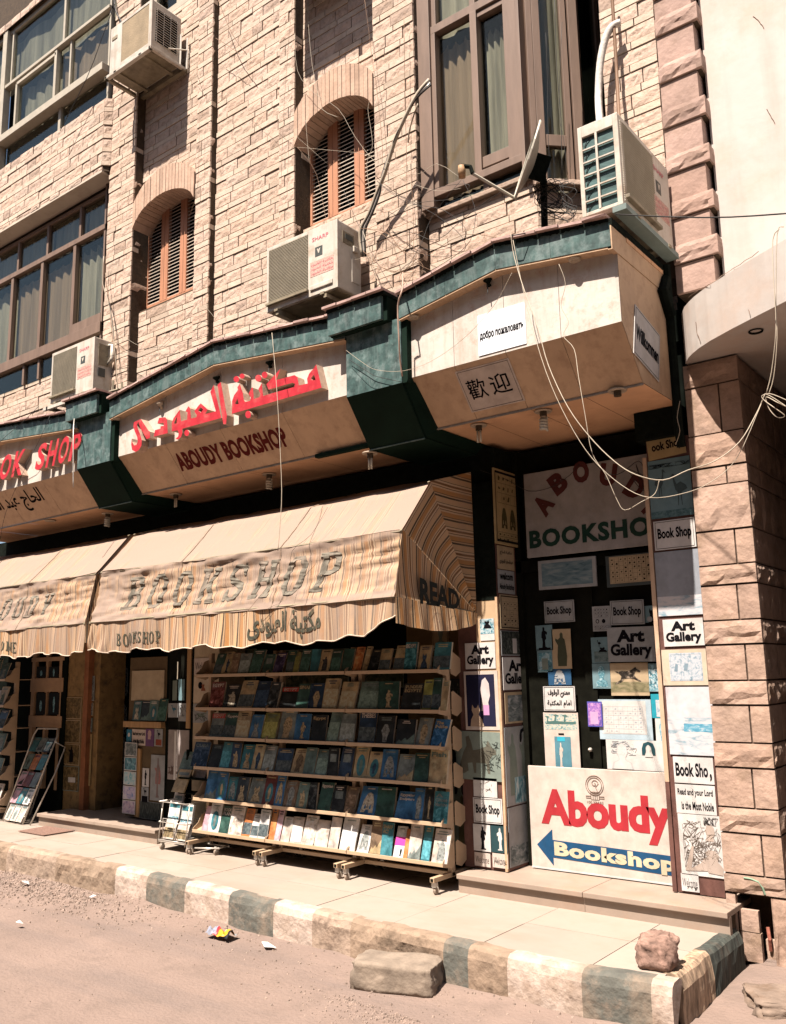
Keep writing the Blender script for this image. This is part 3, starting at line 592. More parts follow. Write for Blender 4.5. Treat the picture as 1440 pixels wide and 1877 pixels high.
# piers
def pier(x0, x1, cap):
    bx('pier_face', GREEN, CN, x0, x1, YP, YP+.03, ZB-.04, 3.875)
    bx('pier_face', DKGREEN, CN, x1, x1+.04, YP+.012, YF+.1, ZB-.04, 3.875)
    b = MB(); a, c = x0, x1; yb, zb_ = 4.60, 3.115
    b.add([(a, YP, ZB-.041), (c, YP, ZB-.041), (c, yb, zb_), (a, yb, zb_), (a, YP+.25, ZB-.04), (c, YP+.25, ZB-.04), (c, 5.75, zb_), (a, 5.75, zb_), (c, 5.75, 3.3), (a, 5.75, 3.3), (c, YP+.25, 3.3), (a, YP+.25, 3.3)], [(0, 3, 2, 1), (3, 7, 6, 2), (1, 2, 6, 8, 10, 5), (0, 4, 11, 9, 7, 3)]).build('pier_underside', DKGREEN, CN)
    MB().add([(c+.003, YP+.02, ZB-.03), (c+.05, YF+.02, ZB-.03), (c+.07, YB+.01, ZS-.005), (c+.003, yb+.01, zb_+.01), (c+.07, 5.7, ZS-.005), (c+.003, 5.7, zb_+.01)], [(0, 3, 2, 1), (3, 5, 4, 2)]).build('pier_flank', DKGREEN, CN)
    MB().bar((a, yb-.003, zb_-.002), (c, yb-.003, zb_-.002), .005).build('pier_edge', GREEN, CN)
    k0, k1 = cap
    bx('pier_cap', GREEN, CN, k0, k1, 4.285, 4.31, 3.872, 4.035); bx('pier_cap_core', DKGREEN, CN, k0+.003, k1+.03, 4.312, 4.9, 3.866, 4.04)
    rr = random.Random(int(x0*10)); 
    for k in range(4):
        p = k0-.02+(k1-k0+.06)*k/4; q = p+(k1-k0+.06)/4-.005
        bx('coping_tile', COPING, CN, p, q, 4.252-rr.uniform(0, .01), 4.55, 4.055, 4.072)
    bx('tar_drip', TAR, CN, k0-.005, k1+.035, 4.274, 4.9, 4.032, 4.054)
pier(-3.75, -3.285, (-3.85, -3.385)); pier(-6.90, -6.42, (-7.0, -6.53))
# ================================================================ GROUND FLOOR SHELL
GF = thing('ground_floor', 'dark ground floor shop front with door openings under the canopy', 'shop front', (-5, 5.7, SZ))
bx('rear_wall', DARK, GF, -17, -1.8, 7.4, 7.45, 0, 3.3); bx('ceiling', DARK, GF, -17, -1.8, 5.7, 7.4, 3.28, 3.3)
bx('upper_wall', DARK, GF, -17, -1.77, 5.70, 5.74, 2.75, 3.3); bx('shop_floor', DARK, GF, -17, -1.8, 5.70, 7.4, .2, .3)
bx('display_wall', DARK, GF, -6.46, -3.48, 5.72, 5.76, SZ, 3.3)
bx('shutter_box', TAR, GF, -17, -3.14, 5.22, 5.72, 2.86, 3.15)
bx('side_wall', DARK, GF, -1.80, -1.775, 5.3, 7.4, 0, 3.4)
# poster pillars
LP = thing('poster_pillar', 'narrow shop pillar covered with posters beside the end of the book racks', 'pillar', (-3.3, 5.3, .34))
bx('core', mat('maroon_board', (.10, .045, .035), .7, .2, 9, .1, 40), LP, -3.465, -3.137, 5.185, 5.70, .342, 2.9)
bx('cream_board', mat('cream_board', (.36, .25, .15), .7, .08, 6, .05, 40), LP, -3.31, -3.137, 5.178, 5.1845, 1.0, 2.08)
bx('edge_strip', PEACH, LP, -3.15, -3.133, 5.172, 5.19, .342, 2.1)
bx('black_front', TAR, LP, -3.47, -3.14, 5.176, 5.184, 2.08, 2.9)
RP = thing('poster_pillar', 'poster covered shop pillar between the Aboudy door sign and the rough stone pillar', 'pillar', (-1.92, 5.3, .34))
bx('core', mat('maroon_board', (0, 0, 0)), RP, -2.058, -1.790, 5.262, 5.70, .342, 3.0)
bx('edge_strip', mat('bleached_wood', (.40, .28, .19), .7, .1, 9, .05, 40), RP, -2.085, -2.060, 5.25, 5.30, .95, 2.9)
bx('edge_strip', mat('maroon_board', (0, 0, 0)), RP, -2.085, -2.060, 5.25, 5.30, .342, .95)
bx('head_box', TAR, RP, -2.10, -1.80, 5.20, 5.6, 3.0, 3.18)
# door
DR = thing('shop_door', 'dark brown double door covered with prints and posters behind the red Aboudy sign', 'door', (-2.6, 5.5, .34))
bx('door_leaf', DOORW, DR, -3.13, -2.62, 5.48, 5.53, .342, 2.28, bevel=.004); bx('door_leaf', DOORW, DR, -2.615, -2.06, 5.485, 5.535, .342, 2.28, bevel=.004)
bx('meeting_stile', DOORW, DR, -2.66, -2.58, 5.465, 5.484, .342, 2.28); bx('transom', DOORW, DR, -3.13, -2.06, 5.44, 5.54, 2.28, 2.36)
bx('top_panel', DOORW, DR, -3.13, -2.06, 5.50, 5.56, 2.36, 3.15); bx('frame', DOORW, DR, -3.133, -3.09, 5.44, 5.56, .342, 3.15); bx('frame', DOORW, DR, -2.10, -2.058, 5.44, 5.56, .342, 3.15)
MB().lathe([(.0, .028), (.012, .022), (.014, .008), (.006, 0)], at(1083, 1374, 5.46)+Vector((0, -.0, 0)), (0, -1, 0)).build('door_knob', CHROME, DR, smooth=True)
# rough stone pillar on the right
SP = thing('stone_pillar', 'rough faced pink stone corner pillar at the right edge of the shop', 'pillar', (-1.6, 5.4, 0))
ys = [1038.6, 1074.6, 1138.5, 1182.5, 1247.7, 1292, 1360, 1405, 1478, 1524, 1599.4, 1634]
zz = [3.415, 3.26, 3.06]+[at(1300, y, F).z for y in (812, 858, 886, 985, 1038.6-999)][:0]
zl = [at(1270+(y-700)*.077, y, F).z for y in (712, 800, 860, 893, 975)]+[at(1268+(y-790)*.077, y, F).z for y in ys]
zl = [3.41]+zl; bk = MB()
STA = mat('stone_block', (.305, .215, .165), .93, .16, 9, 1.0, 19, stain=(.15, .10, .06), ss=6, samt=.6, obj=.4)
def blk(kind, O, U, N, wd, h):
    M = Matrix.Identity(4)
    for i in range(3): M[i][0] = U[i]*wd; M[i][1] = -N[i]; M[i][2] = (0, 0, h)[i]; M[i][3] = O[i]
    o = link('stone_block', umesh(kind, random.randrange(len(UN[kind])), STA), SP); o.matrix_basis = M
for i, (a, c) in enumerate(zip(zl, zl[1:])):
    h = a-c-.010; big = i % 2 == 0
    if big: blk(2, (-1.762, F-.012, c+.005), X_, Nf, .318, h)
    else: s = random.uniform(.60, .7); blk(3, (-1.762, F-.002, c+.005), X_, Nf, .318*s-.005, h); blk(3, (-1.762+.318*s+.005, F-.002, c+.005), X_, Nf, .318*(1-s)-.005, h)
    y = F; k = 0
    while y < 6.2:
        wd = random.uniform(.16, .3); blk(2 if big else 3, (-1.444, y+.005, c+.005), Yp, Nx, wd-.008, h); y += wd
zbase = zl[-1]
bk.box(-1.75, -1.46, F+.014, 6.3, zbase-.005, 3.41)
# broken base with a hole
blk(3, (-1.762, F-.002, .06), X_, Nf, .05, zbase-.07); blk(3, (-1.762+.06, F+.01, .20), X_, Nf, .10, .11); blk(3, (-1.762+.06, F+.01, .05), X_, Nf, .105, .145)
blk(2, (-1.525, F-.004, .05), X_, Nf, .08, zbase-.055); blk(3, (-1.444, F+.01, .05), Yp, Nx, .4, zbase-.06); blk(3, (-1.60, F+.10, .03), X_, Nf, .05, .12)
bk.box(-1.75, -1.47, F+.2, 6.3, -.1, zbase-.01); bk.box(-1.765, -1.70, F+.03, F+.2, -.1, .32)
bk.build('mortar_core', mat('stone_mortar', (.075, .05, .035), .95, .2, 20, .4, 60), SP)
MB().tube([(-1.575, F+.09, .10), (-1.57, F+.07, .16), (-1.577, F+.08, .22)], .010, 6).build('rusty_pipe', mat('rusty_pipe', (.26, .09, .06), .8, .2, 30, .2, 60), SP)
b = MB(); b.tube([onz(1363, 1609, .44)*0+at(1363, 1609, F-.012), at(1376, 1611, F-.012), at(1390, 1617, F-.012), at(1398, 1628, F-.012), at(1402, 1640, F-.012)], .006, 5).build('paint_mark', mat('green_paint_mark', (.13, .19, .13), .8, .2, 30, 0), SP)
# drain pipe
dp = MB().tube([(-1.795, 5.12, 4.05), (-1.795, 5.12, 3.0), (-1.79, 5.13, 2.9)], .028, 8).tube([(-1.80, 5.10, 3.95), (-1.79, 5.02, 3.85), (-1.795, 5.12, 3.72)], .038, 8).build('downpipe', TAR)
tag(dp, 'thick black downpipe running down between the canopy end and the white building', 'pipe')
# ================================================================ NEIGHBOUR with rounded balcony
NB = thing('neighbour_building', 'cream rendered building with a rounded balcony at the right edge', 'building', (-.6, 5.3, 3.4))
cv = [(-1.742, 5.175), (-1.690, 5.08), (-1.64, 5.018), (-1.588, 4.964), (-1.498, 4.888), (-1.345, 4.785), (-1.206, 4.70), (-1.012, 4.585), (-.4, 4.24), (.6, 3.75), (2.2, 3.4)]
def lc(t):
    i = min(int(t), len(cv)-2); f_ = t-i; a, c = cv[i], cv[i+1]; return (a[0]+(c[0]-a[0])*f_, a[1]+(c[1]-a[1])*f_)
b = MB(); n = (len(cv)-1)*3; T_ = [lc(i/3) for i in range(n+1)]; ztop = at(1300, 526, 4.89).z
V = [(x, y, 3.418) for x, y in T_]+[(x, y, ztop) for x, y in T_]
b.add(V, [(i, i+1, n+2+i, n+1+i) for i in range(n)])
b.add([(x, y, 3.4181) for x, y in T_]+[(2.2, 7.2, 3.4181), (-1.742, 7.2, 3.4181)], [tuple(range(n+3))])
b.add([(x, y, ztop) for x, y in T_]+[(x, 5.275, ztop+.01) for x, y in T_], [(i, i+1, n+2+i, n+1+i) for i in range(n)])
b.build('balcony_apron', CREAM, NB)
bx('upper_wall', CREAM, NB, -1.50, 4.5, 5.27, 5.6, ztop-.02, 12.0)
bx('arcade_wall', mat('arcade_dark', (.03, .028, .022), .9, .2, 3, .2, 30), NB, -1.44, 4.5, 7.2, 7.25, 0, 3.42); bx('arcade_box', mat('arcade_grey', (.12, .10, .08), .9, .2, 3, .2, 30), NB, -1.25, -.4, 6.1, 6.6, 2.55, 3.0)
bx('inner_pier', mat('arcade_dark', (0, 0, 0)), NB, -1.19, -.7, 6.2, 6.9, 0, 3.42); bx('light_blocking_pier', CREAM, NB, -.98, -.55, 4.9, 6.6, 0, 3.415); bx('arcade_side_wall', mat('arcade_dark', (0, 0, 0)), NB, -.56, -.5, 5.3, 7.2, 0, 3.42)  # the cream pier stands out of view, added to block light from the arcade
cr = random.Random(6)
for pts in (((1262, 545), (1300, 520), (1345, 492), (1390, 462)), ((1405, 200), (1412, 212), (1420, 226)), ((1380, 30), (1392, 40), (1400, 52)), ((1370, 560), (1374, 575)), ((1275, 590), (1277, 610), (1283, 625))):
    P = []
    for (px, py) in pts:
        d_ = ray(px, py)
        if py > 500 or px > 1380 and py > 450:      # on the curved apron: march to its plan curve
            best = min(((abs(d_.x/d_.y-x/y), y) for x, y in T_), key=lambda t: t[0]); P.append(CAM+d_*((best[1]-.002)/d_.y))
        else: P.append(at(px, py, 5.268))
    Q = [P[0]]
    for a_, b_ in zip(P, P[1:]):
        for k in range(1, 5): Q.append(a_.lerp(b_, k/4)+Vector((0, 0, cr.uniform(-.006, .006))))
    MB().tube(Q, .0018, 4).build('plaster_crack', mat('crack_line', (.16, .11, .08), .9, .1, 20, 0), NB)
rg = MB().lathe([(.030, 0), (.038, -.006), (.040, 0), (.030, .004)], onz(1385, 607, 3.414), (0, 0, 1), 14).build('light_hole', DARK, NB)
# ================================================================ AIR CONDITIONERS
GRILL = mat('grille_mesh', (.30, .265, .20), .5, .1, 10, 0)
def hexgrille(b, u0, u1, v0, v1, fn, st, th, horiz=True):
    z = v0
    while z < v1:
        b.add([fn(u0, z, 0), fn(u1, z, 0), fn(u1, z+th, 0), fn(u0, z+th, 0), fn(u0, z, .006), fn(u1, z, .006), fn(u1, z+th, .006), fn(u0, z+th, .006)], [(0, 1, 2, 3), (0, 4, 5, 1), (3, 2, 6, 7)]); z += st
    return b
def ac(name, lab, W_, D_, H_, M, brand, kind):
    """local: x 0..W, y 0 (front)..D, z 0..H ; M places it"""
    A = thing(name, lab, 'air conditioner', M.translation, 'air conditioner outdoor units')
    def T(b): b.v = [tuple(M @ Vector(v)) for v in b.v]; return b
    def B(nm, m, *a, bevel=0): return T(MB().box(*a)).build(nm, m, A, bevel=bevel)
    gx0, gx1 = .025, W_*.60; gz0, gz1 = .075, H_-.03
    if kind == 'left_blank': gx0, gx1 = W_*.28, W_-.05
    if kind == 'fan_low': gx0, gx1 = .02, W_*.66
    B('casing', ACW, 0, W_, .012, D_, 0, H_, bevel=.012)
    # front frame leaves a recess for the grille
    for nm, a in (('front_panel', (gx1, W_, 0, .02, .0, H_)), ('front_panel', (0, gx0, 0, .02, 0, H_)), ('front_panel', (gx0, gx1, 0, .02, gz1, H_)), ('front_panel', (gx0, gx1, 0, .02, 0, gz0))):
        if a[1]-a[0] > .005: B(nm, ACW, *a, bevel=.003)
    B('coil', mat('coil_dark', (.03, .032, .022), .6, .5, 12, .3, 60, stretch=(8, 8, .5)) if kind != 'left_blank' else mat('dusty_mesh', (.22, .165, .10), .8, .15, 6, .3, 60), gx0, gx1, .004, .0115, gz0, gz1)
    T(hexgrille(MB(), gx0, gx1, gz0, gz1, lambda u, v, d: Vector((u, -.003+d, v)), .0125, .004)).build('grille', GRILL, A) if kind != 'left_blank' else None
    if kind in ('std', 'fan_low'):
        b = MB(); n = 5
        b.box(gx0-.01, gx1+.01, -.03, 0, gz0-.030, gz0-.008); T(b).build('lower_lip', ACD, A, bevel=.004)
    # underside pan and legs
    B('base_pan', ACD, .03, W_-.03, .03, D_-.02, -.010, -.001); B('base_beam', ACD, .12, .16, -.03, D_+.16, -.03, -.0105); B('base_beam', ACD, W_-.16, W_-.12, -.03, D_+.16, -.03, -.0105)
    return A, T, B
def Mx(o, u=(1, 0, 0), v=(0, 1, 0)):
    M = Matrix.Identity(4); U = Vector(u); V_ = Vector(v); W2 = Vector((0, 0, 1))
    for i in range(3): M[i][0] = U[i]; M[i][1] = V_[i]; M[i][2] = W2[i]; M[i][3] = o[i]
    return M
STK = mat('pink_sticker', (.44, .27, .22), .6, .3, 60, 0, stretch=(1, 1, 2)); LOGO = mat('sticker_dark', (.05, .055, .05), .5, .1, 9, 0); PINKL = mat('pink_logo', (.45, .12, .14), .6, .1, 9, 0)
def acface(A, T, W_, H_, full=True):
    def f(x0, z0, x1, z1, off=.002): return lambda u, v, d: M_ @ Vector((x0+(x1-x0)*u, -off, z0+(z1-z0)*v))
    M_ = acface.M
    if full: text('SHARP', f(W_*.66, H_*.80, W_*.88, H_*.86), PINKL, A, 'logo', .01)
    T(MB().box(W_*.70, W_*.80, -.0015, .0, H_*.56, H_*.70)).build('square_sticker', LOGO, A)
    text('♥' if False else 'v', f(W_*.725, H_*.60, W_*.775, H_*.67, .0035), ACW, A, 'sticker_mark', .06)
    T(MB().box(W_*.63, W_*.95, -.0015, .0, H_*.28, H_*.50)).build('red_label', STK, A)
    rr = random.Random(3)
    for i in range(3):
        text(shape('مكتبة العبود'), f(W_*.64, H_*(.30+.065*i), W_*.94, H_*(.345+.065*i), .003), PINKL, A, 'label_print')
# AC2 (large, centre)
acface.M = Mx((-5.085, 4.90, 4.575)); A, T, B = ac('air_conditioner', 'largest white air conditioner, with pink logo, hanging under the middle shuttered window', .79, .29, .575, acface.M, 1, 'std'); acface(A, T, .79, .575)
T(MB().box(.50, .74, -.012, .0, .045, .085)).build('handle_recess', ACW, A, bevel=.01)
B('side_hatch', ACD, .789, .794, .06, .20, .40, .50); B('side_hatch', LOGO, .794, .797, .09, .18, .44, .485); B('side_panel', ACW, .789, .795, .17, .26, .10, .33, bevel=.002); B('valve_cover', ACW, .789, .81, .18, .23, .36, .41, bevel=.006)
for xx_ in (.13, .66): T(MB().box(xx_, xx_+.03, -.02, .33, -.06, -.03)).build('bracket_arm', ACD, A)
# AC3 (small, left)
acface.M = Mx((-8.45, 4.98, 4.50)); A, T, B = ac('air_conditioner', 'white air conditioner with a curved side handle above the dark pier at left', .78, .30, .56, acface.M, 1, 'std'); acface(A, T, .78, .56)
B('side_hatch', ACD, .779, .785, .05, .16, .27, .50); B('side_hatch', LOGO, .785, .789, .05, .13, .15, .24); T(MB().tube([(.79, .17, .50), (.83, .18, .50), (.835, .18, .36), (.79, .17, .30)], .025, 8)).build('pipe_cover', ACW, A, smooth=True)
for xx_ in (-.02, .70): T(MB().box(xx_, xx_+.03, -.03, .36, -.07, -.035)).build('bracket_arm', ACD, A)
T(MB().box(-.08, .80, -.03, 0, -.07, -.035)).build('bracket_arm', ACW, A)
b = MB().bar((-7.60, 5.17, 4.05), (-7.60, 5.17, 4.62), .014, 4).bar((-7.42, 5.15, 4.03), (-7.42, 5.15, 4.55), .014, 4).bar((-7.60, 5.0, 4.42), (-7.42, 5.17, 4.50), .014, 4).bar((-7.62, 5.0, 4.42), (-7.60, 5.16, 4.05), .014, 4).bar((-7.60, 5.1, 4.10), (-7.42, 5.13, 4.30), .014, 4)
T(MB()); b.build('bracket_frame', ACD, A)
# AC1 (top left)
acface.M = Mx((-7.415, 4.85, 7.83)); A, T, B = ac('air_conditioner', 'old dusty air conditioner seen from below at the top left', .70, .37, .56, acface.M, 1, 'left_blank')
B('frame_tray', ACW, -.04, .73, -.03, .01, -.035, -.002, bevel=.004); B('frame_tray', ACW, .70, .735, -.03, .42, -.035, -.002, bevel=.004); B('frame_tray', ACD, -.04, -.005, -.03, .42, -.035, -.002); B('frame_tray', ACD, -.04, .73, .38, .43, -.05, -.002)
B('oval_badge', ACD, .03, .12, -.006, .002, .40, .44, bevel=.006)
b = MB()
for i in range(4): b.box(.701, .706, .06+.085*i, .066+.085*i, .10, .48)
for i in range(14): b.box(.701, .706, .05, .32, .10+.028*i, .104+.028*i)
T(b).build('coil_guard', ACW, A); B('coil', DARK, .7, .7012, .05, .32, .10, .48)
for y_ in (.36,): T(MB().bar((.71, y_, -.02), (.71, y_, .36), .012, 4).bar((.74, .42, -.02), (.74, .42, .34), .012, 4).bar((.72, .2, .10), (.74, .42, .20), .008, 4)).build('bracket_frame', ACW, A)
# unit above the frame that shades the second recess
acface.M = Mx((-5.02, 4.88, 7.72)); ac('air_conditioner', 'air conditioner just above the top edge over the middle recess', .80, .30, .56, acface.M, 1, 'std')
# AC4 (right, turned sideways on the canopy)
pz = 4.13; acface.M = Mx((-1.745, 4.40, pz), (0, 1, 0), (-1, 0, 0)); A, T, B = ac('air_conditioner', 'air conditioner turned sideways on the right end of the canopy roof', .74, .245, .56, acface.M, 1, 'fan_low'); acface(A, T, .74, .56)
# white grid side (faces the street)
b = MB()
for a_ in ((-1.99, -1.965, 0, .56), (-1.775, -1.745, 0, .56), (-1.965, -1.775, .49, .56), (-1.965, -1.775, 0, .02)): b.box(a_[0], a_[1], 4.380, 4.399, pz+a_[2], pz+a_[3])
b.build('side_frame', ACW, A, bevel=.003)
b = MB().box(-1.885, -1.872, 4.378, 4.390, pz+.02, pz+.49)
for i in range(5): b.box(-1.965, -1.775, 4.380, 4.390, pz+.085+.08*i, pz+.093+.08*i)
b.build('coil_guard', ACW, A); bx('coil', mat('coil_teal', (.055, .10, .095), .4, .3, 8, .1, 30, stretch=(1, 1, 4)), A, -1.965, -1.775, 4.396, 4.3985, pz+.02, pz+.49)
b = MB()
for i in range(6): b.tube([(-1.955, 4.392, pz+.03+.08*i), (-1.94, 4.390, pz+.06+.08*i), (-1.905, 4.390, pz+.083+.08*i)], .003, 4)
b.build('coil_tube', WIREB, A)
b = MB()
for i in range(46): z = pz+.03+.0108*i; b.box(-1.748, -1.738, 4.405, 4.43, z, z+.005)
b.build('vent_ribs', ACW, A)
bx('support_rail', mat('teal_grey_rail', (.13, .17, .155), .6, .1, 9, .1, 30), A, -1.80, -1.72, 4.36, 5.15, pz-.045, pz-.012); bx('support_rail', mat('teal_grey_rail', (0, 0, 0)), A, -1.98, -1.92, 4.40, 5.15, pz-.045, pz-.012)
# ================================================================ AWNINGS
def cloth(name, dirt):
    m = bpy.data.materials.new(name); m.use_nodes = True; N = m.node_tree.nodes; L = m.node_tree.links; b = N['Principled BSDF']; b.inputs['Roughness'].default_value = .9; b.inputs['Specular IOR Level'].default_value = .1
    uv = N.new('ShaderNodeUVMap'); sp = N.new('ShaderNodeSeparateXYZ'); L.new(uv.outputs[0], sp.inputs[0])
    nn = N.new('ShaderNodeTexNoise'); nn.inputs['Scale'].default_value = 3; geo = N.new('ShaderNodeNewGeometry'); L.new(geo.outputs['Position'], nn.inputs[0])
    mo = N.new('ShaderNodeMath'); mo.operation = 'MODULO'; mo.inputs[1].default_value = .152
    aa = N.new('ShaderNodeMath'); aa.operation = 'MULTIPLY_ADD'; aa.inputs[1].default_value = .012; L.new(nn.outputs[0], aa.inputs[0]); L.new(sp.outputs[0], aa.inputs[2])
    ad = N.new('ShaderNodeMath'); ad.operation = 'ADD'; ad.inputs[1].default_value = 76; L.new(aa.outputs[0], ad.inputs[0]); L.new(ad.outputs[0], mo.inputs[0])
    dv = N.new('ShaderNodeMath'); dv.operation = 'DIVIDE'; dv.inputs[1].default_value = .152; L.new(mo.outputs[0], dv.inputs[0])
    r = N.new('ShaderNodeValToRGB'); r.color_ramp.interpolation = 'CONSTANT'; e = r.color_ramp.elements
    cols = [(0, (.42, .27, .15)), (.16, (.05, .04, .028)), (.24, (.38, .25, .14)), (.30, (.10, .06, .035)), (.33, (.34, .17, .065)), (.52, (.44, .30, .18)), (.60, (.08, .05, .03)), (.63, (.44, .30, .18)), (.70, (.15, .075, .035)), (.80, (.46, .33, .21)), (.88, (.06, .045, .03)), (.91, (.40, .26, .15))]
    while len(e) < len(cols): e.new(.5)
    for el, (p, c) in zip(e, cols): el.position = p; el.color = (*c, 1)
    L.new(dv.outputs[0], r.inputs[0])
    # bleaching and dust by the second uv coordinate, broken up by noise
    n2 = N.new('ShaderNodeTexNoise'); n2.inputs['Scale'].default_value = 5; n2.inputs['Detail'].default_value = 10; n2.inputs['Roughness'].default_value = .7; mp = N.new('ShaderNodeMapping'); mp.inputs['Scale'].default_value = (1.6, .6, .6); L.new(geo.outputs['Position'], mp.inputs[0]); L.new(mp.outputs[0], n2.inputs[0])
    s1 = N.new('ShaderNodeMath'); s1.operation = 'MULTIPLY_ADD'; s1.inputs[1].default_value = 1.9; s1.inputs[2].default_value = -.98; L.new(n2.outputs[0], s1.inputs[0])
    s2 = N.new('ShaderNodeMath'); s2.operation = 'ADD'; s2.use_clamp = True; L.new(s1.outputs[0], s2.inputs[0]); L.new(sp.outputs[1], s2.inputs[1])
    mi = N.new('ShaderNodeMix'); mi.data_type = 'RGBA'; L.new(s2.outputs[0], mi.inputs[0]); L.new(r.outputs[0], mi.inputs[6]); mi.inputs[7].default_value = (*dirt, 1)
    L.new(mi.outputs[2], b.inputs['Base Color'])
    bp = N.new('ShaderNodeBump'); bp.inputs['Strength'].default_value = .25; bp.inputs['Distance'].default_value = .02; L.new(n2.outputs[0], bp.inputs['Height']); L.new(bp.outputs[0], b.inputs['Normal'])
    # thin cloth lets a little light through
    tr = N.new('ShaderNodeBsdfTranslucent'); tr.inputs[0].default_value = (.32, .2, .11, 1); mx = N.new('ShaderNodeMixShader'); mx.inputs[0].default_value = .06
    L.new(b.outputs[0], mx.inputs[1]); L.new(tr.outputs[0], mx.inputs[2]); L.new(mx.outputs[0], N['Material Output'].inputs[0])
    return m
CL = cloth('striped_awning_cloth', (.235, .175, .138))
def grid(fn, nu, nv, uvf, name, parent, mat_=CL):
    V = [fn(i/nu, j/nv) for j in range(nv+1) for i in range(nu+1)]; uvs = [uvf(i/nu, j/nv) for j in range(nv+1) for i in range(nu+1)]
    Fc = [(j*(nu+1)+i, j*(nu+1)+i+1, (j+1)*(nu+1)+i+1, (j+1)*(nu+1)+i) for j in range(nv) for i in range(nu)]
    me = bpy.data.meshes.new(name); me.from_pydata(V, [], Fc); u = me.uv_layers.new(name='UVMap')
    for l in me.loops: u.data[l.index].uv = uvs[l.vertex_index]
    for p in me.polygons: p.use_smooth = True
    me.materials.append(mat_); return link(name, me, parent)
PW, PA, PB, PC = (5.16, 2.985), (4.665, 2.84), (4.352, 2.485), (4.262, 2.062); PV = (5.17, 2.00)
def lerp(a, c, t): return (a[0]+(c[0]-a[0])*t, a[1]+(c[1]-a[1])*t)
def awning(x0, x1, lab, ends, seed, big, small, arabic):
    w_ = x1-x0; a = thing('awning', lab, 'awning', ((x0+x1)/2, 4.7, 2.0), 'striped cloth awnings over the shop')
    def prof(t):   # top cloth wall->A->B
        if t < .42: return lerp(PW, PA, t/.42)
        return lerp(PA, PB, (t-.42)/.58)
    def wav(X, k, am): return am*(nz(X, k, seed, 2.2)+.5*nz(X, k, seed+3, 6))
    def ftop(u, v):
        X = x0+w_*u; y, z = prof(v); s_ = math.sin(math.pi*v)*-(.022+.008*abs(math.sin(math.pi*(X-x0)/1.06))); return (X, y+wav(X, v*2, .016), z+s_+wav(X, v*2, .016)-.012*math.sin(math.pi*u)+.006*nz(X*1.5+v*4, v*9, seed, 2))
    grid(ftop, 70, 14, lambda u, v: (x0+w_*u, 1.02-.25*(v < .2)+.1*math.sin(u*7)), 'top_cloth', a)
    def ffr(u, v):
        X = x0+w_*u; y, z = lerp(PB, PC, v); return (X, y+.03*math.sin(math.pi*v)*(.8+.25*abs(math.sin(math.pi*(X-x0)/1.06)))+wav(X, v*1.5, .014)+.020*nz(X*1.3+v*2, v*3, seed, 3)+.007*nz(X*4-v*5, v*7, seed+2, 3), z-.012*math.sin(math.pi*u))
    def ffr2(u, v, d): p = ffr(u, 1-v); return Vector((p[0], p[1]-.006, p[2]-.0))
    grid(ffr, 200, 24, lambda u, v: (x0+w_*u, .72+(.35 if v < .12 else 0)+(.42 if v > .9 else 0)-(.25 if u > .985 else 0)+.18*math.sin(u*11+1)), 'front_cloth', a)
    def fva(u, v):
        X = x0+w_*u; dr = .234+.012*math.sin(X*9)+.01*math.sin(X*23+1); 
        if ends and u > .90: dr *= 1-.55*((u-.90)/.10)**1.5
        wv = (.016*math.sin(X*21+1.5*math.sin(X*5))+.010*math.sin(X*47))*v
        if u < .14: wv += .02*math.sin(X*60+v*5)*v*(1-u/.14)
        return (X+.012*math.sin(X*8)*v, PC[0]+.008+wv+.03*v*v*(nz(X, 0, 3, 1.3)), PC[1]-.014*math.sin(math.pi*u)-dr*v)
    grid(fva, 320, 10, lambda u, v: (x0+w_*u, .46+.2*math.sin(u*9)), 'valance', a)
    b = MB().tube([Vector(fva(i/160, 1.0))+Vector((0, -.002, 0)) for i in range(161)], .0045, 5); b.build('hem', mat('pale_hem', (.44, .36, .28), .8, .1, 20, .1, 50), a)
    # ribs
    fr = MB()
    for X in (x0+.01, x1-.01):
        for q in (PA, PB, PC, PW): fr.bar((X, PV[0], PV[1]), (X, q[0], q[1]), .011, 6)
    fr.bar((x0, PB[0]+.01, PB[1]-.012), (x1, PB[0]+.01, PB[1]-.012), .011).bar((x0, PC[0]+.012, PC[1]), (x1, PC[0]+.012, PC[1]), .011); fr.build('frame', ACD, a)
    for X, sgn in ((x1, 1), (x0, -1)):
        def tri(p, q, am, uvm, nm, dust):
            def f(u, v):
                t = v; P = lerp(PV, lerp(p, q, u), 1-t*.999); s_ = math.sin(math.pi*u)*math.sin(math.pi*min(1, (1-t)))*am
                return (X+sgn*(-s_*.6+.002), P[0]+s_*.35, P[1]-s_*.55)
            grid(f, 14, 14, lambda u, v: uvm(f(u, v)), nm, a)
        tri(PW, PA, .02, lambda P: (P[2], .05), 'end_cloth', 0); tri(PA, PB, .05, lambda P: ((P[1]*.75-P[2]*.66), .12), 'end_cloth', 0); tri(PB, PC, .05, lambda P: (P[1]+.1*P[2], .10), 'end_cloth', 0)
        def fe(u, v):
            P = lerp(PC, PV, u); return (X+sgn*(.006+.02*v*math.sin(u*3.14)+.012*math.sin(u*30)*v), P[0], P[1]-v*(.16*(1-.55*u)+.05*math.sin(3.1*u)))
        grid(fe, 30, 5, lambda u, v: (fe(u, v)[1], .08), 'end_valance', a)
    # lettering on the cloth
    def onfront(ua, ub, va, vb, shr=0): return lambda u, v, d: (lambda p: Vector((p[0], p[1]-.0045, p[2]-.0005)))(ffr(ua+(ub-ua)*u+shr*(v-.5), va+(vb-va)*(1-v)))
    def onval(ua, ub, va, vb): return lambda u, v, d: (lambda p: Vector((p[0], p[1]-.0045, p[2])))(fva(ua+(ub-ua)*u, va+(vb-va)*(1-v)))
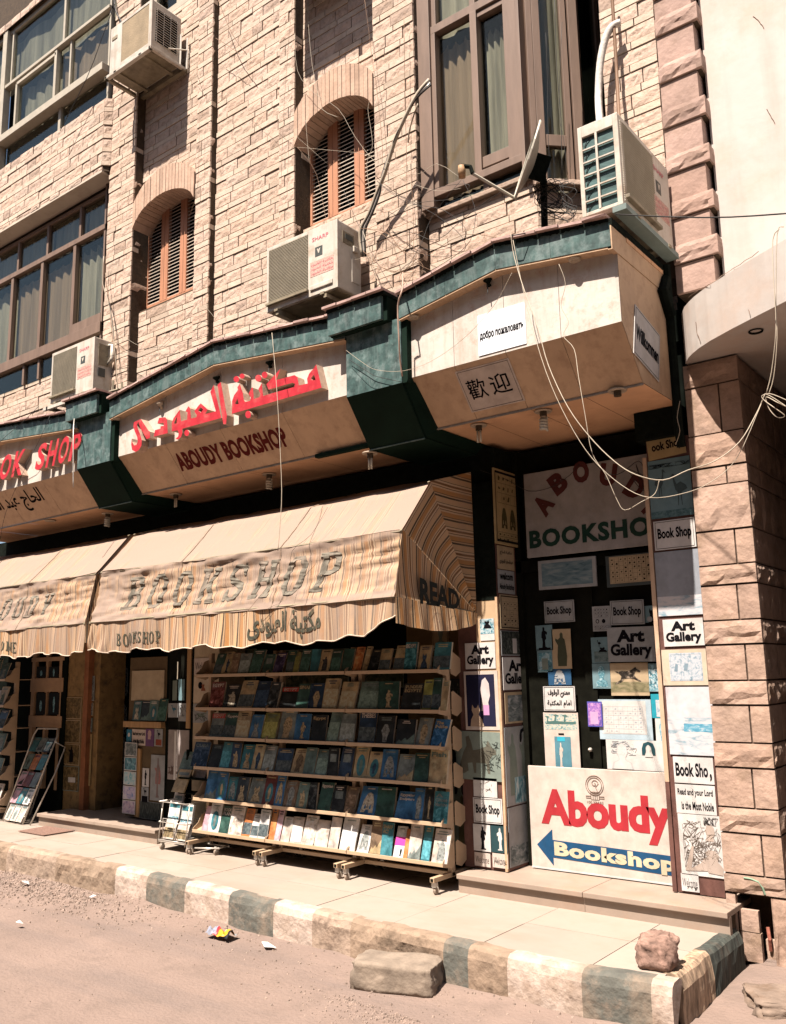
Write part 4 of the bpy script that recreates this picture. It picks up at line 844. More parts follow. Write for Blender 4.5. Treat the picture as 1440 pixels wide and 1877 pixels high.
    for i in range(1, 3):      # seams where the cloth widths are joined
        us = i/3; s_ = MB().tube([Vector(ftop(us, k/16))+Vector((0, -.003, .003)) for k in range(17)], .0028, 4).tube([Vector(ffr(us, k/12))+Vector((0, -.003, 0)) for k in range(13)], .0028, 4); s_.build('seam', mat('seam_thread', (.20, .145, .10), .9, .2, 30, 0), a)
    return a, onfront, onval, ffr
FADE = mat('faded_green_paint', (.125, .11, .085), .9, .3, 14, .2, 30, stain=(.20, .15, .115), ss=12, samt=.8, stretch=(1, 1, .4))
DKP = mat('dark_awning_paint', (.045, .045, .03), .9, .3, 30, 0, stain=(.25, .17, .1), ss=20, samt=.5)
def slab(L_, fn, m, parent, s_='', w_=.92, sp=1.12):
    """spaced slab-serif capitals"""
    n = len(L_)
    for i, c in enumerate(L_):
        f = lambda u, v, d, i=i: fn((i+(1-w_)/2+w_*u)/n, v, d)
        b = MB(); t = .17; h = .11
        P = {'B': [[(.0, 0), (.62, 0), (.85, .08), (.95, .25), (.85, .45), (.72, .52), (.85, .62), (.9, .78), (.8, .94), (.6, 1), (.0, 1), (.0, .90), (.12, .90), (.12, .10), (.0, .10)], [(.36, .1), (.36, .45), (.56, .45), (.66, .38), (.68, .2), (.56, .1)], [(.36, .56), (.36, .9), (.55, .9), (.63, .8), (.63, .66), (.55, .56)]],
             'O': [[(.3, 0), (.7, 0), (.92, .2), (.95, .5), (.92, .8), (.7, 1), (.3, 1), (.08, .8), (.05, .5), (.08, .2)], [(.4, .1), (.3, .3), (.28, .5), (.3, .7), (.4, .9), (.6, .9), (.7, .7), (.72, .5), (.7, .3), (.6, .1)]],
             'K': [[(0, 0), (.45, 0), (.45, .1), (.36, .1), (.36, .38), (.45, .46), (.68, .1), (.6, .1), (.6, 0), (1, 0), (1, .1), (.93, .1), (.6, .6), (.85, .9), (.95, .9), (.95, 1), (.58, 1), (.58, .9), (.64, .9), (.36, .55), (.36, .9), (.45, .9), (.45, 1), (0, 1), (0, .9), (.12, .9), (.12, .1), (0, .1)]],
             'S': [[(.05, 0), (.18, 0), (.22, .06), (.4, 0), (.65, 0), (.9, .14), (.93, .32), (.82, .48), (.35, .66), (.3, .78), (.42, .9), (.6, .9), (.75, .8), (.78, .68), (.88, .68), (.88, 1), (.77, 1), (.73, .95), (.58, 1), (.35, 1), (.12, .87), (.08, .68), (.18, .52), (.65, .34), (.7, .22), (.6, .1), (.4, .1), (.22, .2), (.17, .34), (.05, .34)]],
             'H': [[(0, 0), (.42, 0), (.42, .1), (.34, .1), (.34, .45), (.66, .45), (.66, .1), (.58, .1), (.58, 0), (1, 0), (1, .1), (.9, .1), (.9, .9), (1, .9), (1, 1), (.58, 1), (.58, .9), (.66, .9), (.66, .56), (.34, .56), (.34, .9), (.42, .9), (.42, 1), (0, 1), (0, .9), (.1, .9), (.1, .1), (0, .1)]],
             'P': [[(0, 0), (.5, 0), (.5, .1), (.37, .1), (.37, .42), (.62, .42), (.88, .52), (.95, .72), (.86, .93), (.62, 1), (0, 1), (0, .9), (.12, .9), (.12, .1), (0, .1)], [(.37, .53), (.37, .9), (.55, .9), (.67, .82), (.69, .68), (.6, .55)]],
             'U': [[(.3, 0), (.7, 0), (.88, .15), (.9, .9), (1, .9), (1, 1), (.62, 1), (.62, .9), (.7, .9), (.7, .25), (.6, .11), (.42, .11), (.34, .25), (.34, .9), (.42, .9), (.42, 1), (0, 1), (0, .9), (.1, .9), (.12, .18)]],
             'D': [[(0, 0), (.55, 0), (.82, .12), (.95, .4), (.95, .6), (.82, .88), (.55, 1), (0, 1), (0, .9), (.12, .9), (.12, .1), (0, .1)], [(.36, .1), (.36, .9), (.52, .9), (.65, .75), (.7, .5), (.65, .25), (.52, .1)]],
             'Y': [[(.28, 0), (.72, 0), (.72, .1), (.62, .1), (.62, .42), (.9, .9), (1, .9), (1, 1), (.62, 1), (.62, .9), (.7, .9), (.52, .55), (.34, .9), (.42, .9), (.42, 1), (0, 1), (0, .9), (.1, .9), (.38, .42), (.38, .1), (.28, .1)]],
             'A': [[(0, 0), (.34, 0), (.34, .1), (.25, .1), (.3, .28), (.62, .28), (.67, .1), (.58, .1), (.58, 0), (1, 0), (1, .1), (.92, .1), (.62, 1), (.38, 1), (.1, .1), (0, .1)], [(.34, .39), (.46, .8), (.58, .39)]],
             'M': [[(0, 0), (.34, 0), (.34, .1), (.25, .1), (.25, .7), (.45, .1), (.55, .1), (.75, .7), (.75, .1), (.66, .1), (.66, 0), (1, 0), (1, .1), (.93, .1), (.93, .9), (1, .9), (1, 1), (.75, 1), (.5, .35), (.27, 1), (0, 1), (0, .9), (.08, .9), (.08, .1), (0, .1)]],
             'E': [[(0, 0), (.9, 0), (.9, .28), (.8, .28), (.75, .1), (.36, .1), (.36, .45), (.6, .45), (.6, .56), (.36, .56), (.36, .9), (.7, .9), (.75, .74), (.85, .74), (.85, 1), (0, 1), (0, .9), (.12, .9), (.12, .1), (0, .1)]]}.get(c)
        if P: b.poly(P, f, dense=3).build('lettering', m, parent)
a, of, ov, ff = awning(-6.47, -3.30, 'faded striped awning reading BOOKSHOP above the large book racks', True, 1, 1, 1, 1)
uu = lambda X: (X+6.47)/3.17
slab('BOOKSHOP', of(uu(at(222, 1110, 4.31).x), uu(at(628, 1060, 4.31).x), .18, .80, .02), FADE, a, w_=.72)
slab('BOOKSHOP', ov(uu(at(212, 1190, 4.27).x), uu(at(293, 1180, 4.27).x), .42, .80), DKP, a, w_=.85)
text(shape('مكتبة العبودى'), ov(uu(at(455, 1160, 4.27).x), uu(at(590, 1145, 4.27).x), .08, .86), DKP, a, bold=.03, dense=2)
def onend(y0, y1, z0, z1): return lambda u, v, d: Vector((-3.30+.006-.008, y0+(y1-y0)*u, z0+(z1-z0)*v-.03*u))
text('READ', lambda u, v, d: Vector((-3.283, 4.50+.44*u, 2.03+(.165-.04*u)*v-.02*u)), mat('black_cloth_paint', (.008, .010, .008), .8, .1, 9, 0), a, bold=.04)
a, of, ov, ff = awning(-9.70, -6.53, 'faded striped awning at the far left reading ABOUDY, partly cut off', False, 5, 1, 1, 1)
u2 = lambda X: (X+9.70)/3.17
slab('ABOUDY', of(u2(at(92, 1120, 4.31).x)-.42, u2(at(92, 1120, 4.31).x), .28, .74, .02), FADE, a, w_=.72)
slab('OME', ov(u2(at(0, 1205, 4.27).x), u2(at(30, 1200, 4.27).x), .42, .8), DKP, a, w_=.85)

# building across the street (behind the camera): it closes the street and is what the windows reflect
OB = thing('street_building', 'plain brown building across the street, behind the viewpoint', 'building', (-5, -9, 0))
bx('wall', mat('far_side_wall', (.11, .085, .06), .9, .2, 1, .2, 10), OB, -26, 16, -14, -8.2, -.1, 12.5)
for i in range(12):
    for j in range(3):
        f_ = bx('window', DARK, OB, -24+3.3*i, -22.6+3.3*i, -8.21, -8.15, 1.6+3.6*j, 3.4+3.6*j); bx('sill', CREAM, f_, -24.05+3.3*i, -22.55+3.3*i, -8.2, -8.08, 1.52+3.6*j, 1.598+3.6*j)
# ================================================================ PRINTS
def picmat(cols, sc=22, seed=0, stretch=(1, 1, 1)):
    key = ('pic', tuple(cols), sc, seed, stretch)
    if key in _M: return _M[key]
    m = bpy.data.materials.new('printed_picture'); m.use_nodes = True; N = m.node_tree.nodes; L = m.node_tree.links; b = N['Principled BSDF']; b.inputs['Roughness'].default_value = .6; b.inputs['Specular IOR Level'].default_value = .1
    geo = N.new('ShaderNodeNewGeometry'); mp = N.new('ShaderNodeMapping'); mp.inputs['Scale'].default_value = stretch; mp.inputs['Location'].default_value = (seed*1.7, seed*.9, seed*2.3); L.new(geo.outputs['Position'], mp.inputs[0])
    n = N.new('ShaderNodeTexNoise'); n.inputs['Scale'].default_value = sc; n.inputs['Detail'].default_value = 6; n.inputs['Roughness'].default_value = .6; n.inputs['Distortion'].default_value = .6; L.new(mp.outputs[0], n.inputs[0])
    r = N.new('ShaderNodeValToRGB'); e = r.color_ramp.elements
    while len(e) < len(cols): e.new(.5)
    for i, (el, c) in enumerate(zip(e, cols)): el.position = .33+.34*i/(len(cols)-1); el.color = (*c, 1)
    L.new(n.outputs[0], r.inputs[0]); L.new(r.outputs[0], b.inputs['Base Color']); _M[key] = m; return m
def flat(name, c, rough=.75): return mat(name, c, rough, .09, 12, 0, stain=tuple(v*.62 for v in c), ss=7, samt=.45, spec=.06, streak=(.3, (9, 9, 2.5), (c[0]*.7+.02, c[1]*.66+.015, c[2]*.58+.01)))
W_ = flat('white_paper', (.44, .42, .40)); PK = flat('pinkish_board', (.42, .355, .31)); TN = flat('tan_paper', (.34, .26, .165)); GYP = flat('grey_paper', (.24, .245, .245)); BLP = flat('blue_paper', (.12, .19, .21)); YP_ = flat('yellowed_paper', (.30, .22, .11)); GRN = flat('green_grey_paper', (.15, .18, .155))
TEAL_PIC = [(.03, .06, .08), (.08, .2, .24), (.3, .38, .4), (.42, .43, .42)]; PALE_PIC = [(.16, .24, .28), (.34, .36, .38), (.43, .41, .41), (.44, .42, .42)]; BRN_PIC = [(.03, .025, .015), (.12, .09, .05), (.25, .19, .11)]; GRY_PIC = [(.04, .05, .05), (.13, .15, .15), (.3, .3, .3)]; PUR_PIC = [(.05, .05, .2), (.25, .12, .33), (.42, .25, .38)]; DRK_PIC = [(.01, .012, .015), (.03, .035, .03), (.10, .11, .10)]; PNK_PIC = [(.12, .12, .2), (.4, .3, .36), (.42, .4, .42)]
SIL = {
 'man': [[(.3, .04), (.7, .04), (.7, .08), (.58, .1), (.56, .38), (.66, .45), (.62, .66), (.72, .6), (.75, .72), (.62, .78), (.56, .8), (.56, .9), (.5, .96), (.42, .93), (.41, .8), (.34, .74), (.3, .5), (.35, .48), (.38, .3), (.34, .1)]],
 'robed': [[(.22, .03), (.8, .03), (.85, .3), (.78, .6), (.72, .76), (.6, .82), (.6, .92), (.5, .97), (.4, .92), (.4, .82), (.26, .76), (.1, .8), (.08, .74), (.26, .6), (.2, .3)]],
 'bird': [[(.42, .05), (.45, .05), (.5, .4), (.56, .38), (.6, .05), (.63, .05), (.62, .42), (.9, .5), (.85, .6), (.6, .72), (.42, .66), (.32, .8), (.34, .93), (.26, .97), (.08, .84), (.24, .88), (.27, .7), (.34, .5), (.44, .42)]],
 'horse': [[(.05, .12), (.25, .3), (.28, .5), (.2, .62), (.05, .75), (.2, .72), (.32, .78), (.45, .74), (.6, .78), (.78, .95), (.8, .88), (.95, .74), (.9, .68), (.78, .74), (.72, .55), (.78, .4), (.96, .22), (.9, .2), (.7, .35), (.55, .38), (.38, .36), (.28, .18), (.08, .06)]],
 'mask': [[(.08, .05), (.36, .05), (.40, .18), (.60, .18), (.64, .05), (.92, .05), (.85, .6), (.68, .92), (.5, .98), (.32, .92), (.15, .6)], [(.30, .42), (.34, .42), (.40, .30), (.36, .22), (.26, .22)], [(.70, .42), (.66, .42), (.60, .30), (.64, .22), (.74, .22)]],
 'bust': [[(.05, .02), (.95, .02), (.88, .25), (.65, .34), (.64, .42), (.74, .6), (.7, .85), (.5, .96), (.3, .85), (.26, .6), (.36, .42), (.35, .34), (.12, .25)]],
 'wig': [[(.02, .05), (.2, .05), (.3, .3), (.3, .62), (.5, .74), (.7, .62), (.7, .3), (.8, .05), (.98, .05), (.98, .5), (.85, .85), (.5, .98), (.15, .85), (.02, .5)]],
 'pyramid': [[(.0, .0), (1, .0), (1, .75), (.62, .3), (.5, .45), (.3, .22), (.18, .34)]],
 'oval': [[(.5+.4*math.cos(t*.524), .4+.34*math.sin(t*.524)) for t in range(12)]],
 'ship': [[(.0, .2), (.1, .1), (.4, .06), (.8, .08), (1, .22), (.9, .2), (.7, .17), (.68, .5), (.62, .18), (.42, .18), (.4, .7), (.3, .25), (.2, .17)]],
 'palms': [[(.02, .2), (.06, .2), (.07, .6), (.0, .7), (.08, .75), (.16, .68), (.1, .6), (.1, .3), (.3, .35), (.32, .75), (.26, .85), (.36, .9), (.45, .8), (.36, .72), (.36, .35), (.6, .3), (.62, .7), (.55, .82), (.66, .88), (.75, .75), (.66, .68), (.66, .3), (.98, .3), (.98, .1), (.02, .08)]],
 'chariot': [[(.02, .08), (.14, .02), (.26, .1), (.24, .28), (.36, .3), (.4, .05), (.45, .05), (.46, .3), (.7, .3), (.74, .06), (.8, .05), (.78, .35), (.86, .5), (.96, .52), (.95, .62), (.82, .72), (.76, .86), (.7, .7), (.5, .62), (.38, .6), (.34, .8), (.28, .95), (.2, .92), (.22, .7), (.14, .55), (.06, .3)]],
 'harp': [[(.04, .12), (.1, .1), (.6, .16), (.62, .1), (.96, .06), (.98, .3), (.86, .5), (.9, .7), (.82, .86), (.66, .88), (.56, .78), (.6, .64), (.52, .56), (.44, .4), (.2, .2), (.3, .95), (.24, .96)]],
 'mummy': [[(.35, .02), (.65, .02), (.68, .3), (.82, .62), (.7, .82), (.62, .96), (.38, .96), (.3, .82), (.18, .62), (.32, .3)]],
 'head': [[(.2, .0), (.75, .0), (.7, .25), (.85, .45), (.8, .8), (.55, .98), (.3, .9), (.15, .6), (.25, .35)]],
 'cat': [[(.1, 0), (.9, 0), (.8, .3), (.6, .5), (.7, .7), (.6, .95), (.5, .8), (.35, .8), (.25, .95), (.2, .7), (.3, .5), (.15, .3)]],
}
def sil(k, fn, m, parent, u0=0, v0=0, u1=1, v1=1, h=.0012, name='picture_figure', flip=False):
    g_ = lambda u, v, d: fn(u0+(u1-u0)*(1-u if flip else u), v0+(v1-v0)*v, h)
    MB().poly(SIL[k], g_).build(name, m, parent)
def rc(fn, m, parent, u0, v0, u1, v1, h=.0008, name='picture'):
    MB().add([fn(u0, v0, h), fn(u1, v0, h), fn(u1, v1, h), fn(u0, v1, h)], [(0, 1, 2, 3)]).build(name, m, parent)
def tx(s, fn, m, parent, u0, v0, u1, v1, bold=.02, h=.0016, sp=1.):
    text(s, lambda u, v, d: fn(u0+(u1-u0)*u, v0+(v1-v0)*v, h), m, parent, bold=bold, spacing=sp)
def border(fn, m, parent, a=.04, t=.008, b_=None):
    b_ = b_ or a; b = MB(); q = [(a, b_), (1-a, b_), (1-a, 1-b_), (a, 1-b_)]; r_ = [(a+t, b_+t*1.5), (1-a-t, b_+t*1.5), (1-a-t, 1-b_-t*1.5), (a+t, 1-b_-t*1.5)]
    b.add([fn(u, v, .001) for u, v in q+r_], [(i, (i+1) % 4, 4+(i+1) % 4, 4+i) for i in range(4)]).build('border_line', m, parent)
PR_RND = random.Random(5)
def poster(label, box, plane, base, arts, name='poster', cat='poster', th=.003, rot=None, group=None, curl=0):
    x0, y0, x1, y1 = box; xc, yc = (x0+x1)/2, (y0+y1)/2; ang = R(PR_RND.uniform(-.8, .8)) if rot is None else R(rot)
    if plane[0] == 'y':
        Y = plane[1]; A0, A1 = at(x0, yc, Y).x, at(x1, yc, Y).x; Z1, Z0 = at(xc, y0, Y).z, at(xc, y1, Y).z
        P = lambda a, z, h: Vector((a, Y-h, z))
    elif plane[0] == 'x':
        X = plane[1]; A0, A1 = onx(x0, yc, X).y, onx(x1, yc, X).y; Z1, Z0 = onx(xc, y0, X).z, onx(xc, y1, X).z
        P = lambda a, z, h: Vector((X+h, a, z))
    else: return
    ca, sa = math.cos(ang), math.sin(ang); cx, cz = (A0+A1)/2, (Z0+Z1)/2; ww, hh = A1-A0, Z1-Z0
    def fn(u, v, h=0):
        a, z = (u-.5)*ww, (v-.5)*hh; hh_ = h+th+curl*max(0, .25-v)*.4*(u*.5+.5); return P(cx+a*ca-z*sa, cz+a*sa+z*ca, hh_)
    q = [(0, 0), (1, 0), (1, 1), (0, 1)]
    if curl:
        n = 6; b = MB(); V = [fn(u, v/n) for v in range(n+1) for u in (0, 1)]; b.add(V, [(2*i, 2*i+1, 2*i+3, 2*i+2) for i in range(n)])
    else: b = MB().add([fn(u, v, -th+.0002) for u, v in q]+[fn(u, v) for u, v in q], [(0, 1, 2, 3), (4, 5, 6, 7), (0, 1, 5, 4), (1, 2, 6, 5), (2, 3, 7, 6), (3, 0, 4, 7)])
    o = b.build(name, base, None); tag(o, label, cat, group)
    fn0 = fn
    for ai, a in enumerate(arts):
        k = a[0]; fn = (lambda u, v, h=0, ai=ai: fn0(u, v, h+.0005*ai))
        if k == 't': tx(a[1], fn, a[7] if len(a) > 7 else BLACKP, o, *a[2:6], bold=a[6] if len(a) > 6 else .02)
        elif k == 'r': rc(fn, a[1], o, *a[2:6])
        elif k == 's': sil(a[1], fn, a[2], o, *a[3:7], flip=len(a) > 7)
        elif k == 'b': border(fn, BLACKP, o, *(a[1:] or ()))
        elif k == 'g':   # grid of small signs
            nu, nv, m = a[1], a[2], a[3]; u0, v0, u1, v1 = a[4:8]; b = MB(); rr = random.Random(nu*nv)
            for i in range(nu+1): U = u0+(u1-u0)*i/nu; b.add([fn(U-.002, v0, .001), fn(U+.002, v0, .001), fn(U+.002, v1, .001), fn(U-.002, v1, .001)], [(0, 1, 2, 3)])
            for j in range(nv+1): V = v0+(v1-v0)*j/nv; b.add([fn(u0, V-.002, .001), fn(u1, V-.002, .001), fn(u1, V+.002, .001), fn(u0, V+.002, .001)], [(0, 1, 2, 3)])
            for i in range(nu):
                for j in range(nv):
                    if rr.random() < .75:
                        U = u0+(u1-u0)*(i+.5)/nu; V = v0+(v1-v0)*(j+.5)/nv; su = (u1-u0)/nu*.28*rr.uniform(.4, 1); sv = (v1-v0)/nv*.25*rr.uniform(.4, 1)
                        b.add([fn(U-su, V-sv, .001), fn(U+su*rr.uniform(.2, 1), V-sv, .001), fn(U+su, V+sv*rr.uniform(0, 1), .001), fn(U-su*rr.uniform(0, 1), V+sv, .001)], [(0, 1, 2, 3)])
            b.build('printed_grid', m, o)
        elif k == 'l':   # handwritten strokes
            rr = random.Random(a[1]); b = MB(); u0, v0, u1, v1 = a[3:7]
            for i in range(a[2]):
                u = u0+(u1-u0)*rr.random(); v = v0+(v1-v0)*rr.random(); pts = [fn(min(u1, max(u0, u+rr.uniform(-.12, .12))), min(v1, max(v0, v+rr.uniform(-.12, .12))), .0015) for _ in range(3)]
                b.tube(pts, .0010, 3)
            b.build('pen_drawing', a[7] if len(a) > 7 else BLACKP, o)
        elif k == 'welcome':
            tx('Welcome', fn, BLACKP, o, .08, .25, .92, .75, bold=-.012)
    return o
BS = lambda: [('b', .04, .01), ('t', 'Book Shop', .09, .28, .91, .74, .03)]
AG = lambda: [('t', 'Art', .2, .56, .80, .92, .05), ('t', 'Gallery', .06, .08, .94, .52, .04)]
FD = ('y', 5.258); FL = ('y', 5.176); DOOR = ('y', 5.462); JX = ('x', -3.132)
# ---- right pillar, from the top
poster('torn yellowed Book Shop notice, highest on the right pillar', (1186, 797, 1256, 838), ('y', 5.252), YP_, [('t', 'ook Shop', .12, .25, .92, .75, .03)], rot=4)
poster('blue grey poster of two wading birds under the torn Book Shop notice', (1190, 840, 1268, 948), FD, BLP, [('r', picmat([(.04, .08, .09), (.1, .17, .18)], 60, 2), .0, .0, 1, .12), ('s', 'bird', flat('bird_grey', (.05, .075, .08)), .45, .15, .95, .75), ('s', 'bird', flat('bird_grey', (0, 0, 0)), .1, .3, .45, .85, 1), ('l', 4, 40, .02, .86, .98, .92)], rot=0)
poster('white bordered Book Shop sign below the wading birds poster', (1199, 952, 1275, 1006), ('y', 5.254), W_, BS(), 'sign', 'sign', .005)
poster('tall grey seascape print, lower end lit by the sun, on the right pillar', (1203, 1009, 1284, 1128), FD, flat('grey_blue_paper', (.22, .235, .26)), [('r', picmat(PALE_PIC, 14, 3, (1, 1, 3)), 0, .0, 1, .30)], rot=0)
poster('white Art Gallery sign in green and black on the right pillar', (1216, 1134, 1290, 1184), FD, W_, AG(), 'sign', 'sign', .004)
poster('cream framed print of a carved relief under the right pillar Art Gallery sign', (1214, 1190, 1296, 1256), FD, flat('cream_mount', (.42, .345, .26)), [('r', picmat([(.14, .2, .24), (.34, .37, .40), (.42, .40, .40)], 55, 4), .17, .12, .90, .90), ('g', 3, 1, flat('relief_blue', (.16, .22, .26)), .2, .15, .88, .86)], rot=0)
poster('large pale print of a desert lake with blue water on the right pillar', (1224, 1259, 1308, 1384), FD, flat('pale_sky_print', (.43, .40, .41)), [('r', picmat(PALE_PIC, 12, 8, (1, 1, 3.5)), 0, .0, 1, .55), ('r', picmat([(.03, .14, .22), (.1, .26, .34), (.4, .41, .43)], 20, 5, (1, 1, 3)), .35, .34, .98, .46)], rot=0, curl=.01)
poster('white Book Shop sign with a chipped last letter, low on the right pillar', (1235, 1388, 1308, 1436), FD, W_, [('t', 'Book Sho', .05, .26, .86, .78, .03), ('t', ',', .90, .12, .95, .4, .03)], 'sign', 'sign', .004, rot=0)
poster('white notice reading Read and your Lord is the Most Noble', (1239, 1439, 1312, 1492), FD, W_, [('t', 'Read and your Lord', .06, .58, .94, .86, .02), ('t', 'is the Most Noble', .14, .14, .94, .42, .02)], 'sign', 'sign', .004, rot=0)
poster('white drawing of a carved figure playing a harp, low on the right pillar', (1246, 1494, 1326, 1606), FD, W_, [('l', 9, 70, .10, .12, .52, .9, flat('pencil', (.12, .09, .07))), ('s', 'head', flat('relief_line', (.32, .26, .22)), .56, .58, .88, .86), ('l', 12, 60, .3, .1, .95, .8, flat('pencil', (0, 0, 0))), ('s', 'harp', flat('relief_line', (0, 0, 0)), .06, .02, .98, .5), ('l', 19, 18, .6, .85, .95, .97)], rot=0)
poster('small handwritten welcome card at the foot of the right pillar', (1249, 1602, 1281, 1634), FD, W_, [('welcome',), ('l', 2, 8, .1, .1, .9, .3)], 'notice', 'notice')
# ---- left pillar front
poster('small photo of a blue crowd at the top of the left poster pillar', (880, 1134, 906, 1174), FL, W_, [('r', picmat(TEAL_PIC, 60, 6), .02, .3, .98, .98), ('s', 'cat', BLACKP, .2, .55, .9, .95)])
poster('white Art Gallery sign half in shade on the front of the left pillar', (853, 1178, 908, 1226), FL, W_, AG(), 'sign', 'sign', .004)
poster('dark photo poster of a pale carved face in profile on the left pillar', (852, 1230, 914, 1338), FL, PK, [('r', flat('night_blue', (.012, .012, .03)), .06, .06, .90, .94), ('s', 'head', flat('pale_statue', (.42, .37, .36)), .42, .32, .82, .9), ('s', 'cat', flat('pale_skin', (.30, .22, .16)), .1, .06, .6, .45), ('r', flat('lilac_flower', (.38, .2, .34)), .55, .25, .72, .42)])
poster('pale poster of a horse drawn war chariot on the left pillar', (836, 1341, 922, 1430), FL, GRN, [('s', 'chariot', flat('chariot_brown', (.09, .085, .065)), .05, .1, .9, .95), ('l', 3, 26, .6, .2, .95, .8)])
poster('plain white leaflet stuck above the lowest Book Shop sign on the left pillar', (868, 1426, 911, 1461), FL, W_, [('l', 5, 8, .3, .3, .8, .9, flat('pencil', (0, 0, 0)))], 'notice', 'notice')
poster('white Book Shop sign near the foot of the left pillar', (868, 1463, 921, 1509), ('y', 5.170), W_, BS(), 'sign', 'sign', .004)
poster('small black and white photo of a statue, left of a pair low on the pillar', (868, 1511, 899, 1560), FL, W_, [('s', 'man', BLACKP, .2, .03, .95, .98)])
poster('small dark photo of a white dancing statue, right of a pair on the pillar', (900, 1513, 930, 1563), FL, flat('dark_teal_print', (.02, .045, .05)), [('s', 'man', W_, .2, .05, .9, .95, 1)])
poster('handwritten welcome card at the foot of the left pillar, left of two', (870, 1563, 899, 1588), FL, PK, [('welcome',)], 'notice', 'notice')
poster('handwritten welcome card at the foot of the left pillar, right of two', (903, 1565, 931, 1591), FL, PK, [('welcome',), ('l', 8, 5, .1, .1, .9, .5)], 'notice', 'notice')
# ---- jamb side of the left pillar
poster('old framed calligraphy board high on the pillar side facing the door', (904, 866, 953, 1000), ('x', -3.118), YP_, [('g', 5, 3, flat('ink_brown', (.06, .05, .02)), .1, .55, .9, .95), ('s', 'mask', flat('ink_brown', (0, 0, 0)), .2, .2, .45, .5), ('s', 'mask', flat('ink_brown', (0, 0, 0)), .5, .2, .75, .5), ('b', .03, .02), ('g', 6, 2, flat('ink_brown', (0, 0, 0)), .08, .04, .92, .16)], 'framed_board', 'framed board', .012, rot=0)
poster('small Arabic notice in two lines on the pillar side', (911, 1002, 941, 1044), JX, TN, [('t', shape('مكتبة الحاج'), .15, .62, .85, .82, .02), ('t', shape('عبدالستار العبودى'), .1, .22, .9, .44, .02)], 'notice', 'notice', rot=0)
poster('paper strip reading welcom Aboudy Bookshop on the pillar side', (912, 1046, 942, 1088), JX, GYP, [('t', 'welcom', .1, .58, .9, .9, .04), ('t', 'Aboudy Bookshop', .06, .1, .94, .42, .03)], 'notice', 'notice', rot=0)
poster('brownish papyrus chart of small signs on the pillar side', (916, 1092, 963, 1154), JX, TN, [('g', 6, 6, BLACKP, .1, .08, .9, .8), ('b', .03, .02)], rot=0)
poster('dark photo of a temple doorway on the pillar side', (918, 1157, 965, 1202), JX, GYP, [('r', picmat(DRK_PIC, 40, 7), .02, .05, .98, .98), ('r', W_, .42, .1, .58, .7)], rot=0)
poster('Art Gallery sign in shade on the pillar side facing the door', (921, 1205, 969, 1264), JX, W_, AG(), 'sign', 'sign', .004, rot=0)
poster('cream mounted print of grey storm clouds on the pillar side', (925, 1268, 971, 1325), JX, TN, [('r', picmat(GRY_PIC, 16, 9, (1, 1, 2)), .1, .06, .92, .9)], rot=0)
poster('tall grey poster of two pale standing figures on the pillar side', (926, 1331, 974, 1474), JX, GYP, [('s', 'robed', GRN, .05, .1, .5, .95), ('s', 'robed', GRN, .5, .1, .95, .95), ('s', 'wig', BLACKP, .55, .78, .85, .98), ('r', picmat(TEAL_PIC, 30, 11, (1, 1, .4)), .3, .02, .9, .35)], rot=0)
poster('tall faded landscape print at the foot of the pillar side', (932, 1476, 973, 1585), JX, GYP, [('r', picmat(GRY_PIC, 18, 12, (1, 1, 1.6)), .05, .03, .95, .35)], rot=0)
# ---- door
poster('framed sea view print directly under the big door sign', (988, 1024, 1094, 1078), ('y', 5.43), GYP, [('r', picmat([(.05, .09, .11), (.1, .15, .17), (.17, .21, .22)], 10, 13, (1, 1, 4)), .06, .1, .94, .9)], 'framed_print', 'framed print', .012)
poster('framed chart of hieroglyph signs beside the sea view print', (1112, 1016, 1196, 1074), ('y', 5.43), flat('frame_grey', (.05, .06, .06)), [('r', TN, .08, .1, 1, .96), ('g', 9, 6, BLACKP, .1, .13, .98, .93)], 'framed_print', 'framed print', .012)
poster('Book Shop sign on the left door leaf', (998, 1101, 1053, 1141), DOOR, GYP, BS(), 'sign', 'sign', .005)
poster('Book Shop sign on the right door leaf', (1119, 1100, 1181, 1145), ('y', 5.452), GYP, BS(), 'sign', 'sign', .005)
poster('small printed sheet with two cartouches left of the right Book Shop sign', (1086, 1111, 1119, 1157), DOOR, GYP, [('g', 5, 3, BLACKP, .1, .55, .9, .92), ('s', 'oval', BLACKP, .15, .3, .4, .55), ('s', 'oval', GYP, .2, .33, .35, .5), ('s', 'oval', BLACKP, .5, .3, .75, .55), ('g', 6, 2, BLACKP, .1, .06, .9, .22)])
poster('small teal print right of the right Book Shop sign', (1181, 1110, 1208, 1141), DOOR, BLP, [('s', 'cat', BLACKP, .2, .0, .9, .9), ('s', 'oval', GYP, .1, .0, .6, .5)])
poster('photo of a dark walking statue on the left door leaf', (982, 1146, 1013, 1192), DOOR, BLP, [('s', 'man', BLACKP, .1, .04, .9, .97), ('r', BLACKP, .15, .02, .85, .1)])
poster('photo of a carved stone block under the walking statue', (985, 1190, 1013, 1232), DOOR, BLP, [('r', picmat(TEAL_PIC[:3], 30, 14), .1, .05, .95, .85), ('r', GRN, .3, .1, .7, .6)])
poster('tan drawing of a long robed figure on the left door leaf', (1012, 1153, 1047, 1226), DOOR, TN, [('s', 'robed', flat('robe_green', (.05, .055, .035)), .12, .04, .9, .95)])
poster('blue print of a striped headdress mask above the Arabic notice', (1005, 1226, 1047, 1256), DOOR, flat('deep_blue', (.02, .06, .12)), [('s', 'mask', GYP, .2, .02, .8, .96), ('l', 4, 12, .25, .1, .75, .9, flat('deep_blue', (0, 0, 0)))])
